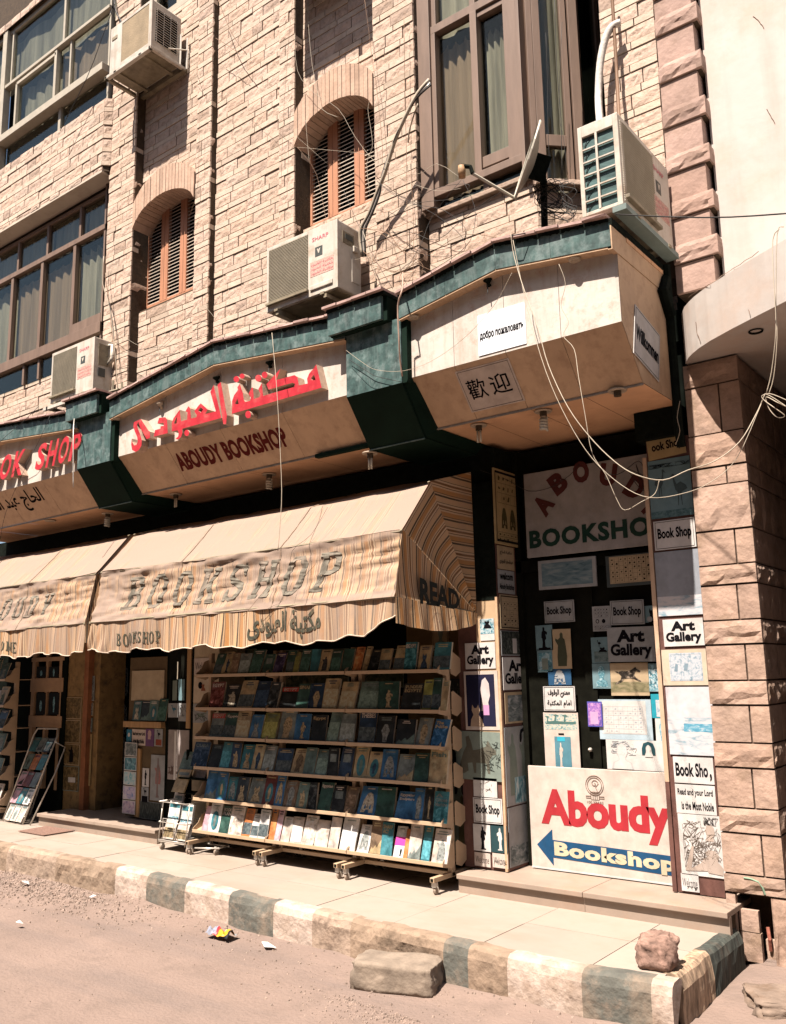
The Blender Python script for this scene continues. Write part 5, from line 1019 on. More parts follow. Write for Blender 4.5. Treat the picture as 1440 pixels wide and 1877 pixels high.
poster('white framed Arabic notice on the left door leaf', (997, 1258, 1055, 1303), ('y', 5.448), W_, [('b', .03, .012), ('t', shape('ممنوع الوقوف'), .15, .55, .85, .88, .035), ('t', shape('امام المكتبة'), .12, .14, .88, .44, .02)], 'sign', 'sign', .008, rot=0)
poster('print of a palm village above a standing couple statue, sunlit on the door', (998, 1306, 1062, 1412), ('y', 5.45), PK, [('r', picmat([(.05, .12, .12), (.2, .3, .3), (.42, .36, .28), (.44, .40, .34)], 60, 15, (1, 1, 1.5)), .04, .7, .96, .97), ('s', 'palms', flat('palm_green', (.06, .12, .11)), .05, .78, .95, .99), ('r', BLACKP, .42, .61, .58, .64), ('r', flat('shadow_blue', (.07, .17, .21)), .3, .02, .76, .58), ('s', 'man', PK, .35, .03, .6, .5), ('r', flat('sky_teal', (.03, .27, .36)), .38, .5, .6, .58)], rot=0)
poster('largest Art Gallery sign, on the right door leaf', (1114, 1149, 1200, 1213), ('y', 5.450), GYP, AG(), 'sign', 'sign', .004)
poster('photo of a small bird on a stone altar beside the Art Gallery door sign', (1084, 1168, 1117, 1215), DOOR, BLP, [('r', picmat([(.05, .08, .08), (.13, .17, .17)], 40, 16), .15, .05, .95, .45), ('s', 'cat', BLACKP, .35, .42, .95, .62), ('s', 'bird', BLACKP, .3, .6, .6, .9)])
poster('photo of an ornate carved seated figure below the bird photo', (1086, 1216, 1119, 1262), DOOR, BLP, [('s', 'bust', picmat(TEAL_PIC[:3], 70, 17), .12, .05, .9, .97)])
poster('sepia painting print of a galloping spotted horse on the door', (1119, 1215, 1189, 1275), DOOR, TN, [('r', picmat([(.08, .075, .04), (.16, .14, .08), (.25, .2, .13)], 14, 18, (1, 1, 2)), .0, .1, 1, .42), ('s', 'horse', picmat([(.012, .01, .008), (.03, .025, .02), (.3, .24, .18)], 45, 19), .08, .3, .85, .9)], rot=0)
poster('narrow strip of blue photo prints beside the horse print', (1189, 1216, 1216, 1268), DOOR, BLP, [('r', picmat(TEAL_PIC, 50, 20), .03, .02, .97, .8), ('l', 8, 10, .1, .1, .9, .9)])
poster('bright turquoise edged photo of a stone shrine on the door edge', (1194, 1272, 1222, 1316), DOOR, flat('turquoise', (.02, .22, .28)), [('r', picmat(PALE_PIC, 40, 21), .3, .05, .95, .75)])
poster('pale blue print of an upright mummy case at the door edge', (1202, 1317, 1228, 1366), DOOR, W_, [('s', 'mummy', picmat([(.08, .22, .28), (.3, .4, .42)], 60, 22), .12, .03, .8, .98)])
poster('small purple photo of a golden shrine box on the door', (1077, 1286, 1104, 1332), ('y', 5.450), flat('indigo', (.06, .06, .25)), [('r', picmat(PUR_PIC, 50, 23), .05, .04, .92, .95), ('r', flat('lilac', (.40, .24, .38)), .18, .1, .72, .6)])
poster('large white wall calendar with a blue border on the door', (1098, 1282, 1195, 1356), DOOR, flat('pale_blue_paper', (.30, .37, .41)), [('r', W_, .06, .14, .9, .96), ('g', 8, 6, flat('grid_grey', (.27, .29, .31)), .1, .16, .84, .82)], 'calendar', 'calendar', rot=0)
poster('white drawing of a seated carved couple with one black wig', (1112, 1357, 1226, 1412), ('y', 5.452), W_, [('l', 14, 30, .08, .5, .5, .95, flat('grid_grey', (0, 0, 0))), ('s', 'bust', flat('faint_line', (.36, .34, .33)), .06, 0, .46, .95), ('s', 'bust', W_, .09, 0, .43, .92), ('s', 'wig', flat('teal_black', (.015, .05, .06)), .58, .5, .80, .98), ('s', 'bust', W_, .62, .45, .76, .88)], rot=0)
# ---- big signs
US = MB().box(-3.012, -2.05, 5.395, 5.41, at(968, 1023, 5.4).z, at(960, 870, 5.4).z).build('shop_sign', flat('grey_white_board', (.25, .235, .225)), bevel=.003)
tag(US, 'large white board with curved red brown ABOUDY over dark green BOOKSHOP above the door', 'sign')
cx_, cz_ = at(1090, 985, 5.39).x, at(1090, 1005, 5.39).z
for i, c in enumerate('ABOUDY'):
    px, py = [(995, 925), (1022, 885), (1064, 865), (1114, 870), (1163, 893), (1192, 925)][i]; ce = at(px, py, 5.39); a_ = R([48, 32, 7, -12, -38, -52][i]); w2, h2 = .118, .150
    f = lambda u, v, d, ce=ce, a_=a_: Vector((ce.x+(u-.5)*w2*math.cos(a_)-(v-.5)*h2*math.sin(a_), 5.3925, ce.z+(u-.5)*w2*math.sin(a_)+(v-.5)*h2*math.cos(a_)))
    text(c, f, flat('red_brown_paint', (.075, .022, .02)), US, bold=.06)
pL, pR = at(969, 976, 5.39), at(1190, 958, 5.39); wl = (pR.x-pL.x)*8/7.15
text('BOOKSHOP', lambda u, v, d: Vector((pL.x+wl*u, 5.3925, 2.42+.125*v+.012)), flat('dark_green_paint', (.012, .035, .025)), US, bold=.045, spacing=1.12)
SB = MB().box(-3.075, -2.055, 5.385, 5.40, .345, .985).build('shop_sign', PK, bevel=.004)
tag(SB, 'big cream sign with red Aboudy, a knot emblem and Bookshop on a blue arrow', 'sign')
bx('white_rim', W_, SB, -3.075, -2.055, 5.382, 5.387, .343, .352)
f0 = lambda x0, y0, x1, y1, h=.002: (lambda a, c: (lambda u, v, d=0: Vector((a.x+(c.x-a.x)*u, 5.385-h+d, c.z+(a.z-c.z)*v))))(at(x0, y0, 5.385), at(x1, y1, 5.385))
RS = flat('sign_red', (.29, .024, .03)); BS_ = flat('sign_blue', (.012, .052, .115)); CS = flat('sign_cream', (.42, .36, .25)); LN = flat('emblem_brown', (.12, .07, .05))
ce = at(1103, 1447, 5.385)
text('Aboudy', lambda u, v, d: Vector((-2.99+.875*u, 5.383, .560+.285*v)), RS, SB, bold=.045, spacing=.98)
A0 = at(983, 1551, 5.385); 
b = MB(); ax = -3.03; zc = .445
b.add([(ax, 5.383, zc+.045), (ax+.115, 5.383, zc-.075), (ax+.115, 5.383, zc-.025), (-2.06, 5.383, zc-.050), (-2.06, 5.383, zc+.062), (ax+.115, 5.383, zc+.083), (ax+.115, 5.383, zc+.148)], [(0, 1, 2, 5, 6), (2, 3, 4, 5)]).build('blue_arrow', BS_, SB)
text('Bookshop', lambda u, v, d: Vector((-2.905+.80*u, 5.381, zc-.035+.110*v-.015*u)), CS, SB, bold=.05, spacing=1.08)
b = MB(); c = Vector((-2.60, 5.382, .885))
for r_ in (.060, .048): b.tube([c+Vector((r_*math.cos(t*.26), 0, r_*1.0*math.sin(t*.26))) for t in range(25)], .0016, 4)
b.tube([c+Vector((.026*(1-t/16)*math.cos(t*.55), 0, .01+.026*(1-t/16)*math.sin(t*.55))) for t in range(15)], .0016, 4); b.tube([c+Vector((.028, 0, .012)), c+Vector((.006, 0, -.01)), c+Vector((.018, 0, -.035))], .0016, 4)
for u_ in (-.028, -.014, 0, .014): b.tube([c+Vector((u_, 0, -.04)), c+Vector((u_, 0, -.085)), c+Vector((u_+.014, 0, -.085)), c+Vector((u_+.014, 0, -.04)), c+Vector((u_, 0, -.04))], .0014, 4)
b.tube([c+Vector((-.028, 0, -.066)), c+Vector((-.062, 0, -.066)), c+Vector((-.062, 0, -.078)), c+Vector((-.028, 0, -.078))], .0014, 4); b.tube([c+Vector((.028, 0, -.066)), c+Vector((.062, 0, -.066)), c+Vector((.062, 0, -.078)), c+Vector((.028, 0, -.078))], .0014, 4)
b.build('knot_emblem', LN, SB); text('100 YEARS', lambda u, v, d: Vector((c.x-.055+.11*u, 5.3825, c.z-.112+.016*v)), LN, SB, bold=0)
# welcome signs on the right canopy bay
def csign(lab, s, box, plane, base, tb, m=BLACKP, bold=.03, rot=0):
    return poster(lab, box, plane, base, [('b', .02, .006), ('t', s, *tb, bold, m)], 'sign', 'sign', .004, rot)
poster('bright white Russian welcome sign on the front of the right canopy bay', (876, 566, 964, 642), ('y', YF-.001), flat('bright_paper', (.60, .62, .64)), [('t', 'добро пожаловать', .04, .34, .96, .58, .035)], 'sign', 'sign', .004, rot=0)
def bevelsign(lab, u0, u1, t0, t1, base, fn2, txt=None):
    n_ = Vector((0, -(ZB-ZS), -(YB-YF))).normalized()
    def g_(u, v, h=0): t = t0+(t1-t0)*(1-v); return Vector((u0+(u1-u0)*u, YF+(YB-YF)*t, ZB+(ZS-ZB)*t))+n_*(.004+h)
    o = MB().add([g_(0, 0), g_(1, 0), g_(1, 1), g_(0, 1)]+[g_(0, 0, -.0035), g_(1, 0, -.0035), g_(1, 1, -.0035), g_(0, 1, -.0035)], [(0, 1, 2, 3), (0, 4, 5, 1), (1, 5, 6, 2), (2, 6, 7, 3), (3, 7, 4, 0)]).build('sign', base)
    tag(o, lab, 'sign'); fn2(g_, o); return o, g_
def zh(g_, o): border(g_, BLACKP, o, .03, .006); text('歡', lambda u, v, d: g_(.10+.34*u, .28+.46*v, .0015), BLACKP, o, bold=.006); text('迎', lambda u, v, d: g_(.52+.36*u, .28+.46*v, .0015), BLACKP, o, bold=.006)
xa, xb = at(843, 700, 4.5).x, at(942, 690, 4.5).x
bevelsign('grey white Chinese welcome sign on the sloping underside of the right canopy bay', xa-.0, xb, .10, .86, PK, zh)
poster('white German welcome sign on the side end of the canopy', (1163, 585, 1206, 676), ('x', -1.812), W_, [('b', .03, .008), ('t', 'Willkommen', .06, .34, .94, .64, .03)], 'sign', 'sign', .004, rot=-13)
def paint(lab, s, u0, u1, t0, t1, m, bold, sp=1., name='painted_lettering', dz=0):
    n_ = Vector((0, -(ZB-ZS), -(YB-YF))).normalized()
    t_ = thing(name, lab, 'lettering', ((u0+u1)/2, 4.5, 3.3)); o = text(s, lambda u, v, d: Vector((u0+(u1-u0)*u, YF+(YB-YF)*(t0+(t1-t0)*(1-v)), ZB+dz+(ZS-ZB)*(t0+(t1-t0)*(1-v))))+n_*.002, m, t_, 'letters', bold, sp)
    return t_
paint('maroon ABOUDY BOOKSHOP lettering painted on the sloping underside of the middle bay', 'ABOUDY BOOKSHOP', at(327, 855, 4.55).x, at(527, 815, 4.55).x, .26, .70, MAROON, .05, 1.05)
paint('black Arabic lettering on the sloping underside of the far left bay', shape('الحاج عبد الستار العبودى'), at(83, 925, 4.55).x-1.75, at(83, 925, 4.55).x, .12, .72, BLACKP, .02, 1., 'painted_lettering', -.03)
# red raised letters
def letters(lab, scale, ox, oy, loops, dots, name='raised_letters'):
    Yf = YF-.070; b = MB(); s_ = MB()
    f = lambda u, v, d: at(ox+u/scale, oy+v/scale, Yf)+Vector((0, d, 0))
    for L in loops+[[[(cx+rx*math.cos(k*.4488), cy+ry*math.sin(k*.4488)) for k in range(14)]] for cx, cy, rx, ry in dots]:
        b.poly(L, f)
        for lp in L: n = len(lp); s_.add([f(u, v, .0005) for u, v in lp]+[f(u, v, .069) for u, v in lp], [(i, (i+1) % n, n+(i+1) % n, n+i) for i in range(n)])
    t = thing(name, lab, 'lettering', at(ox+60, oy+60, Yf)); b.build('letter_face', RED, t); s_.build('letter_side', REDS, t); return t
L1 = [[[(200, 203), (110, 242), (100, 300), (120, 365), (152, 440), (160, 500), (140, 545), (108, 550), (85, 500), (80, 460), (72, 540), (85, 610), (130, 636), (175, 610), (208, 550), (212, 480), (190, 400), (160, 330), (148, 285), (165, 238), (195, 325), (275, 467), (322, 450), (320, 368), (300, 355)]],
 [[(440, 188), (520, 178), (545, 205), (555, 388), (370, 435), (388, 348), (458, 330), (462, 298), (505, 290), (500, 252), (420, 262)]],
 [[(712, 80), (690, 110), (630, 195), (608, 260), (608, 365), (690, 350), (702, 400), (690, 435), (655, 465), (695, 470), (730, 440), (748, 385), (745, 330), (1263, 187), (1160, -247), (1117, -154), (1190, 100), (1050, 135), (1080, 75), (990, -5), (965, 20), (905, 100), (940, 150), (930, 180), (862, 195), (850, 60), (828, 32), (788, 100), (812, 112), (812, 210), (730, 232)], [(670, 180), (640, 250), (640, 268), (672, 258), (678, 180)], [(990, 45), (955, 90), (990, 115), (1022, 80)]],
 [[(1211, -247), (1288, 271), (1325, 268), (1335, 150), (1255, -286)]]]
letters('left raised red Arabic word on the middle canopy bay, faded and peeling', 7.2, 230, 740, L1, [(805, 385, 32, 42)])
L2 = [[[(105, 745), (108, 575), (135, 500), (185, 430), (178, 395), (208, 348), (250, 470), (262, 560), (280, 588), (345, 575), (355, 530), (325, 480), (370, 395), (383, 402), (395, 550), (470, 525), (480, 480), (455, 420), (500, 340), (518, 510), (618, 480), (925, 392), (940, 350), (905, 335), (590, 425), (560, 355), (745, 152), (690, 300), (930, 235), (970, 260), (990, 370), (1105, 345), (1098, 280), (1125, 215), (1190, 140), (1218, 92), (1290, 400)], [(1190, 228), (1150, 275), (1165, 300), (1210, 300)], [(180, 545), (150, 600), (150, 618), (195, 615)]]]
letters('right raised red Arabic word on the middle canopy bay, faded and peeling', 7.2, 410, 655, L2, [(165, 288, 38, 40), (240, 248, 34, 34), (455, 275, 42, 46), (537, 232, 38, 44), (320, 755, 38, 50)])
def redword(lab, s, x0, y0, x1, y1, sh=.28):
    a, c = at(x0, y1, YF-.07), at(x1, y0, YF-.07); t = thing('raised_letters', lab, 'lettering', a); n = len(s)
    zt0, zt1 = at(x0, y0, YF-.07).z, a.z; H = .245
    for i, ch_ in enumerate(s):
        f = lambda u, v, d, i=i: Vector((a.x+(c.x-a.x)*((i+.09+.80*u)/n)+sh*H*(v-.5), YF-.07+d, (3.525+H*v)))
        text(ch_, f, RED, t, 'letter_face', bold=.03, depth=.069, side=REDS)
redword('raised red slanted letters SHOP at the right end of the far left canopy bay', 'SHOP', 62, 815, 149, 900); redword('raised red slanted letters BOOK at the left edge of the picture', 'BOOK', -48, 838, 47, 905)
# ================================================================ BOOK RACKS
PAL = {'dg': ('dark green', (.018, .05, .038)), 'tn': ('tan', (.30, .22, .12)), 'br': ('brown', (.12, .08, .05)), 'bk': ('black', (.010, .012, .012)), 'nv': ('navy', (.012, .028, .055)), 'tl': ('teal', (.03, .12, .14)), 'bl': ('blue', (.025, .09, .18)), 'gy': ('grey', (.12, .14, .13)), 'cr': ('cream', (.40, .34, .29)), 'wh': ('white', (.48, .46, .43)), 'rd': ('dark red', (.10, .025, .02)), 'or': ('orange', (.34, .12, .04)), 'pu': ('purple', (.03, .02, .05)), 'pk': ('pink', (.38, .22, .25)), 'gg': ('grey green', (.08, .12, .10)), 'yg': ('yellow green', (.18, .18, .05))}
BM = {k: mat('book_cover_'+v[0].replace(' ', '_'), tuple(c_*.95 for c_ in v[1]), .4, .38, 13, 0, spec=.3, stain=tuple(min(.42, c_*1.9+.035) for c_ in v[1]), ss=11, samt=.55) for k, v in PAL.items()}
PG = mat('book_pages', (.36, .30, .22), .9, .1, 40, 0)
ROWS = [ # top shelf first: (x0,x1,colour,extra,title)
 ["135-178 dg;178-222 tn f;224-262 br p;262-315 gy p;316-375 dg;385-438 dg w;440-490 pu", "505-543 dg;543-572 yg;574-626 dg p;630-672 tl;672-728 tn f;730-785 dg p;787-838 dg;846-888 or", "895-918 tn;920-970 bk;977-1038 tn b;1050-1108 tn b;1108-1170 tl T:EGYPT;1178-1240 tn f;1256-1338 tl b"],
 ["118-182 rd T:EGYPT;188-258 bk f;258-338 tn b;340-408 nv p;410-462 bk", "472-552 bk R:EGYPT;556-618 dg T:SINAI;618-688 nv f;690-766 tn p;772-858 tn p", "868-968 gg p;974-1080 dg f;1088-1192 bk T:SPLENDEURS EGYPTE;1198-1240 yg;1244-1288 dg;1292-1326 tn"],
 ["118-178 gy R:EGYPT;180-246 dg T:Égypte;246-318 tn p;318-382 bl f;382-458 yg p", "466-542 gy h;548-626 bl f;632-708 bk T:Egypt;712-772 gg p;776-856 gy T:Nefertari", "872-956 nv T:THEBES;962-1050 bk f;1064-1162 bk y;1164-1232 gy h;1240-1318 bl T:The Nile"],
 ["24-106 nv T:CUBA;110-162 bk;168-220 tl p;222-272 nv f;274-328 tl f;330-378 tn f;382-440 gy", "452-528 nv b;532-592 tn h;594-652 gg;654-716 gg;718-768 bk w;774-838 nv w", "848-912 tn o;914-982 tn o;988-1062 bl h;1068-1150 gy y;1156-1226 dg;1232-1324 tn T:Fish"],
 ["92-146 bl y;148-202 bl o;206-246 tl h;248-308 bk f;310-382 gy f;384-442 rd o", "446-492 bl h;496-552 br h;556-612 gg f;618-662 bk T:History;668-732 dg T:Egyptian;736-796 bk w;802-850 br", "868-956 bl h;962-1050 dg;1058-1146 bl T:Egyptian Sculpture;1150-1202 bl h;1206-1250 bk f;1254-1326 tl T:A Ghost Machine"],
 ["78-108 pk;110-162 wh o;164-212 dg T:BOOK PLAN;214-278 cr;282-322 or;324-360 wh;364-416 wh b;420-450 or", "448-478 pk;480-524 cr;528-582 cr p;586-648 cr;652-720 cr;722-776 cr;780-856 wh p", "868-924 wh h;932-984 br y;988-1048 tl T:SHARP ACT;1052-1100 wh M;1102-1122 or;1126-1186 cr y;1192-1236 tl p;1246-1328 cr f"]]
ZSH = [1.617, 1.352, 1.122, .885, .640, .393]; YSH = [1236, 1298, 1357, 1425, 1495, 1563]; ORD = ['first', 'second', 'third', 'fourth', 'fifth', 'sixth', 'seventh', 'eighth', 'ninth']
SHN = ['top', 'second', 'third', 'fourth', 'fifth', 'bottom']
def bookmesh(x0, x1, yb, zb, h, lean, th):
    def fn(u, v, hh=0): return Vector((x0+(x1-x0)*u, yb+lean*v-hh*.96, zb+h*v-hh*.0))
    return fn
def make_book(x0, x1, yb, zb, h, lean, th, col, extra, title, lab, grp, rr):
    sk = rr.uniform(-.09, .07)*h; dy = rr.uniform(-.006, .014); lean *= rr.uniform(.8, 1.25); h *= rr.uniform(.86, 1.06)
    def fn(u, v, hh=0): return Vector((x0+(x1-x0)*u+sk*v, yb+dy*u+lean*v-hh, zb+h*v))
    q = [(0, 0), (1, 0), (1, 1), (0, 1)]
    o = MB().add([fn(u, v) for u, v in q]+[fn(u, v, -.002) for u, v in q], [(0, 1, 2, 3), (4, 5, 6, 7), (0, 4, 5, 1), (1, 5, 6, 2), (2, 6, 7, 3), (3, 7, 4, 0)]).build('book', BM[col]); tag(o, lab, 'book', grp)
    q2 = [(.01, .01), (.985, .01), (.985, .985), (.01, .985)]
    MB().add([fn(u, v, -.0022) for u, v in q2]+[fn(u, v, -th) for u, v in q2], [(4, 5, 6, 7), (0, 4, 5, 1), (1, 5, 6, 2), (2, 6, 7, 3), (3, 7, 4, 0)]).build('pages', PG, o)
    lite = rr.choice([BM['cr'], BM['gy'], BM['tn']]) if col in ('dg', 'bk', 'nv', 'bl', 'tl', 'rd', 'pu', 'gg', 'br', 'gy') else rr.choice([BM['bk'], BM['nv'], BM['br'], BM['gg']])
    if col in ('cr', 'wh'): lite = BM['gy']
    lc_ = {BM['cr']: (.30, .26, .20), BM['gy']: (.16, .17, .16), BM['tn']: (.26, .2, .12), BM['bk']: (.03, .03, .03), BM['nv']: (.03, .05, .08), BM['br']: (.11, .08, .05), BM['gg']: (.09, .12, .1)}[lite]
    lpic = picmat([tuple(c_*.3 for c_ in lc_), lc_, tuple(min(.42, c_*1.5) for c_ in lc_)], 55, rr.randrange(5))
    if extra == '' and rr.random() < .6: extra = rr.choice(['p', 'b', 'P', 'P'])
    if extra == 'P': rc(fn, picmat([tuple(c_*.4 for c_ in PAL[col][1]), PAL[col][1], tuple(min(.42, c_*2+.05) for c_ in PAL[col][1])], 24, rr.randrange(7)), o, .0, .0, 1, rr.choice([.78, 1.0, .7]), h=.0006)
    if extra == 'p': rc(fn, picmat([PAL[col][1], tuple(min(.4, c*2.2+.03) for c in PAL[col][1])], 40, rr.randrange(9)), o, .05, .05, .95, .66)
    elif extra == 'b': rc(fn, picmat([(.02, .03, .035), (.10, .12, .12)], 40, rr.randrange(9)), o, .02, .08, .98, .5)
    elif extra == 'f': sil(rr.choice(['man', 'robed', 'mummy', 'cat']), fn, lpic, o, .15, .06, .9, .72, h=.001)
    elif extra == 'h': sil(rr.choice(['mask', 'head']), fn, lpic, o, .1, .06, .92, .8, h=.001)
    elif extra == 'o': sil('oval', fn, BM['tl'], o, .1, .0, .9, 1, h=.001); sil('head', fn, lite, o, .33, .2, .68, .6, h=.0016)
    elif extra == 'y': sil('pyramid', fn, lite if col != 'bk' else BM['gg'], o, .0, .02, 1, .6, h=.001)
    elif extra == 'w': rc(fn, BM['gy'], o, .2, .5, .8, .78)
    elif extra == 'M': rc(fn, mat('magenta_band', (.42, .04, .22), .5, .05, 9, 0), o, .0, .38, 1, .66); sil('head', fn, BM['bk'], o, .55, .05, .85, .3)
    if title:
        if title[0] == 'R': rc(fn, mat('red_band', (.30, .03, .02), .5, .05, 9, 0), o, .0, .78, 1, .97); tx(title[2:], fn, BM['cr'], o, .1, .81, .9, .94, .02, .0016)
        else:
            s = title[2:]; ws = s.split(' '); n = len(ws)
            for i, w_ in enumerate(ws):
                big = .15 if n > 1 else .17; tx(w_, fn, lite, o, .08, .95-(i+1)*big*.95, .92 if len(w_) > 3 else .6, .93-i*big*.95, .03, .0018)
    elif extra not in ('',) or rr.random() < .5:
        b = MB()
        for i in range(rr.choice((1, 2))): v = .9-.07*i; w2 = rr.uniform(.15, .38); b.add([fn(.5-w2, v, .001), fn(.5+w2, v, .001), fn(.5+w2, v+.035, .001), fn(.5-w2, v+.035, .001)], [(0, 1, 2, 3)])
        b.build('title', lite, o)
    return o
def rack_unit(lab, x0, x1, posts, grp='tall wheeled book racks', back=True):
    r_ = thing('book_rack', lab, 'book rack', ((x0+x1)/2, 5.0, SZ), grp); yp = 5.055
    for X in posts: bx('upright', RACKM, r_, X-.016, X+.016, yp-.02, yp+.02, .30, 1.80, bevel=.003)
    for z in ZSH:
        bx('shelf_lip', RACKM, r_, x0, x1, 4.905, 4.914, z-.012, z+.012, bevel=.002)
        MB().add([(x0, 4.914, z-.006), (x1, 4.914, z-.006), (x1, yp-.02, z+.03), (x0, yp-.02, z+.03), (x0, 4.914, z-.012), (x1, 4.914, z-.012), (x1, yp-.02, z+.022), (x0, yp-.02, z+.022)], [(0, 1, 2, 3), (4, 5, 6, 7), (0, 1, 5, 4), (1, 2, 6, 5), (3, 0, 4, 7)]).build('shelf', RACKM, r_)
        MB().add([(x0, yp-.022, z+.03), (x1, yp-.022, z+.03), (x1, yp-.012, z+.10), (x0, yp-.012, z+.10)], [(0, 1, 2, 3)]).build('shelf_back', RACKM, r_)
        for X in (x0, x1):
            pts = [(4.905, z-.012), (4.935, z-.02), (5.02, z-.035), (yp-.01, z-.02), (yp-.01, z+.13), (5.0, z+.115), (4.965, z+.055), (4.915, z+.022)]
            b = MB(); t = .002; n = len(pts); b.add([(X-t, y, zz) for y, zz in pts]+[(X+t, y, zz) for y, zz in pts], [tuple(range(n)), tuple(range(2*n-1, n-1, -1))]+[(i, (i+1) % n, n+(i+1) % n, n+i) for i in range(n)]); b.build('end_bracket', RACKM, r_)
            if not back: continue
            b = MB(); pts = [(yp+.01, z-.02), (yp+.07, z-.04), (yp+.15, z+.0), (yp+.13, z+.08), (yp+.03, z+.13), (yp+.01, z+.12)]; n = len(pts); b.add([(X-t, y, zz) for y, zz in pts]+[(X+t, y, zz) for y, zz in pts], [tuple(range(n)), tuple(range(2*n-1, n-1, -1))]+[(i, (i+1) % n, n+(i+1) % n, n+i) for i in range(n)]); b.build('end_bracket', RACKM, r_)
        bx('shelf', RACKM, r_, x0, x1, yp+.02, yp+.15, z-.006, z+.002)
    bx('base_rail', RACKM, r_, x0+.02, x1-.02, yp-.015, yp+.015, .302, .328, bevel=.003)
    for X in posts:
        f = MB().box(X-.016, X+.016, 4.83, 5.30, .298, .328).build('foot', RACKM, r_, bevel=.003); bx('foot_socket', DARK, r_, X-.010, X+.010, 4.828, 4.831, .304, .322)
        for yc_ in (4.86, 5.27):
            c_ = MB().box(X-.016, X+.016, yc_-.014, yc_+.014, .268, .297).bar((X-.020, yc_+.004, .27), (X-.020, yc_+.016, .235), .004, 4).bar((X+.020, yc_+.004, .27), (X+.020, yc_+.016, .235), .004, 4).build('caster', CHROME, r_)
            MB().lathe([(0, -.010), (.022, -.010), (.0245, -.006), (.0245, .006), (.022, .010), (0, .010)], (X, yc_+.014, .2455), (1, 0, 0), 14).build('caster_wheel', RUBBER, c_, smooth=False)
    return r_
UX = [(-5.90, -5.075), (-5.065, -4.270), (-4.260, -3.455)]; UN_ = ['left', 'middle', 'right']
for (a, c), nm in zip(UX, UN_): rack_unit(f'{nm} one of the three joined beige book racks under the main awning', a, c, (a+.03, c-.03))
rr = random.Random(11)
for i, row in enumerate(ROWS):
    for k, cell in enumerate(row):
        its = cell.split(';')
        for j, it in enumerate(its):
            p = it.split(' ', 2); xr_, col = p[0], p[1]; rest_ = p[2] if len(p) > 2 else ''; a, c = map(float, xr_.split('-'))
            extra = '' if (':' in rest_) else rest_; title = rest_ if ':' in rest_ else None
            X0_, X1_ = at(340+a/2.769, YSH[i], 4.93).x, at(340+c/2.769, YSH[i], 4.93).x
            lab = f"{PAL[col][0]} book, {ORD[j]} from left on the {SHN[i]} shelf of the {UN_[k]} rack"
            if title: lab = f"{PAL[col][0]} book titled {title[2:]}, {SHN[i]} shelf of the {UN_[k]} rack"
            make_book(X0_, X1_-.003, 4.926, ZSH[i]+.006, rr.uniform(.185, .215) if i not in (0,) else rr.uniform(.16, .19), .055, rr.uniform(.008, .028), col, extra, title, lab, 'books on the three wheeled racks', rr)
# ================================================================ LEFT PART OF THE SHOP FRONT
SFY = 5.34
DW = thing('display_window', 'old shop display window with cream bars and small framed prints at far left', 'display window', at(88, 1400, SFY))
xw0, xw1 = at(58, 1280, SFY).x, at(118, 1280, SFY).x
CRW = mat('cream_wood', (.30, .19, .11), .7, .1, 9, .1, 40); YW = mat('yellow_paper_wall', (.20, .125, .05), .85, .2, 7, .2, 30, stain=(.05, .035, .02), ss=12, samt=.8)
bx('backing', DARK, DW, xw0-.9, xw1+.09, SFY+.04, SFY+.06, SZ, 2.9)
for px, wd in ((62, .03), (86, .02), (112, .03)): X = at(px, 1280, SFY).x; bx('upright', CRW, DW, X-wd, X+wd, SFY-.02, SFY+.02, .5, 2.4)
for y0, y1 in ((1243, 1268), (1312, 1333), (1205, 1212)): bx('rail', CRW, DW, xw0, xw1, SFY-.025, SFY+.015, at(88, y1, SFY).z, at(88, y0, SFY).z)
def pst(lab, box, base, arts, Y=SFY-.01, **k): return poster(lab, box, ('y', Y), base, arts, **k)
for i, bxs in enumerate(((66, 1270, 83, 1310), (89, 1270, 108, 1310), (67, 1222, 84, 1242), (90, 1222, 107, 1242))):
    pst(['dark framed print of a small vase, lower left pane of the display window', 'framed print of a tall pale figurine, lower right pane of the display window', 'dark framed print in the upper left pane of the display window', 'dark framed print in the upper right pane of the display window'][i], bxs, flat('black_card', (.010, .012, .014)), [('s', 'mummy' if i % 2 else 'oval', picmat(TEAL_PIC[:3], 60, 30+i), .35, .1, .7, .85)], SFY-.022)
# yellow poster pillar
YL = thing('poster_pillar', 'yellowed pillar pasted with faded brown prints, left of the dark doorway', 'pillar', at(135, 1470, SFY))
xa, xb, xc_ = at(120, 1350, SFY).x, at(151, 1350, SFY).x, at(159, 1350, SFY).x
bx('core', YW, YL, xa, xb, SFY, SFY+.35, SZ, 2.9); bx('orange_edge', mat('orange_brown_edge', (.20, .075, .03), .8, .2, 9, .1, 40), YL, xb, xc_, SFY-.01, SFY+.35, SZ, 2.9); bx('black_gap', DARK, YL, xa-.09, xa, SFY-.02, SFY+.3, SZ, 2.9)
bx('inner_strip', YW, YL, xc_+.001, xc_+.11, SFY+.05, SFY+.35, SZ, 2.9)
for i, (y0, y1) in enumerate(((1278, 1318), (1320, 1362), (1364, 1402), (1404, 1450))):
    pst(['brown print of tangled palms, highest of four on the yellow pillar', 'brown print of a ruined wall, second of four on the yellow pillar', 'brown print of two standing figures, third of four on the yellow pillar', 'dark print with a white label, lowest of four on the yellow pillar'][i], (119-i*1.3, y0, 149-i*1.6, y1), TN if i < 3 else GRN, [('r', picmat([(.035, .025, .012), (.10, .07, .03), (.2, .13, .06)], 28, 40+i), .03, .03, .97, .97)]+([('s', 'robed', BLACKP, .3, .1, .7, .9)] if i == 2 else [])+([('r', W_, .35, .35, .8, .55)] if i == 3 else []), SFY-.004)
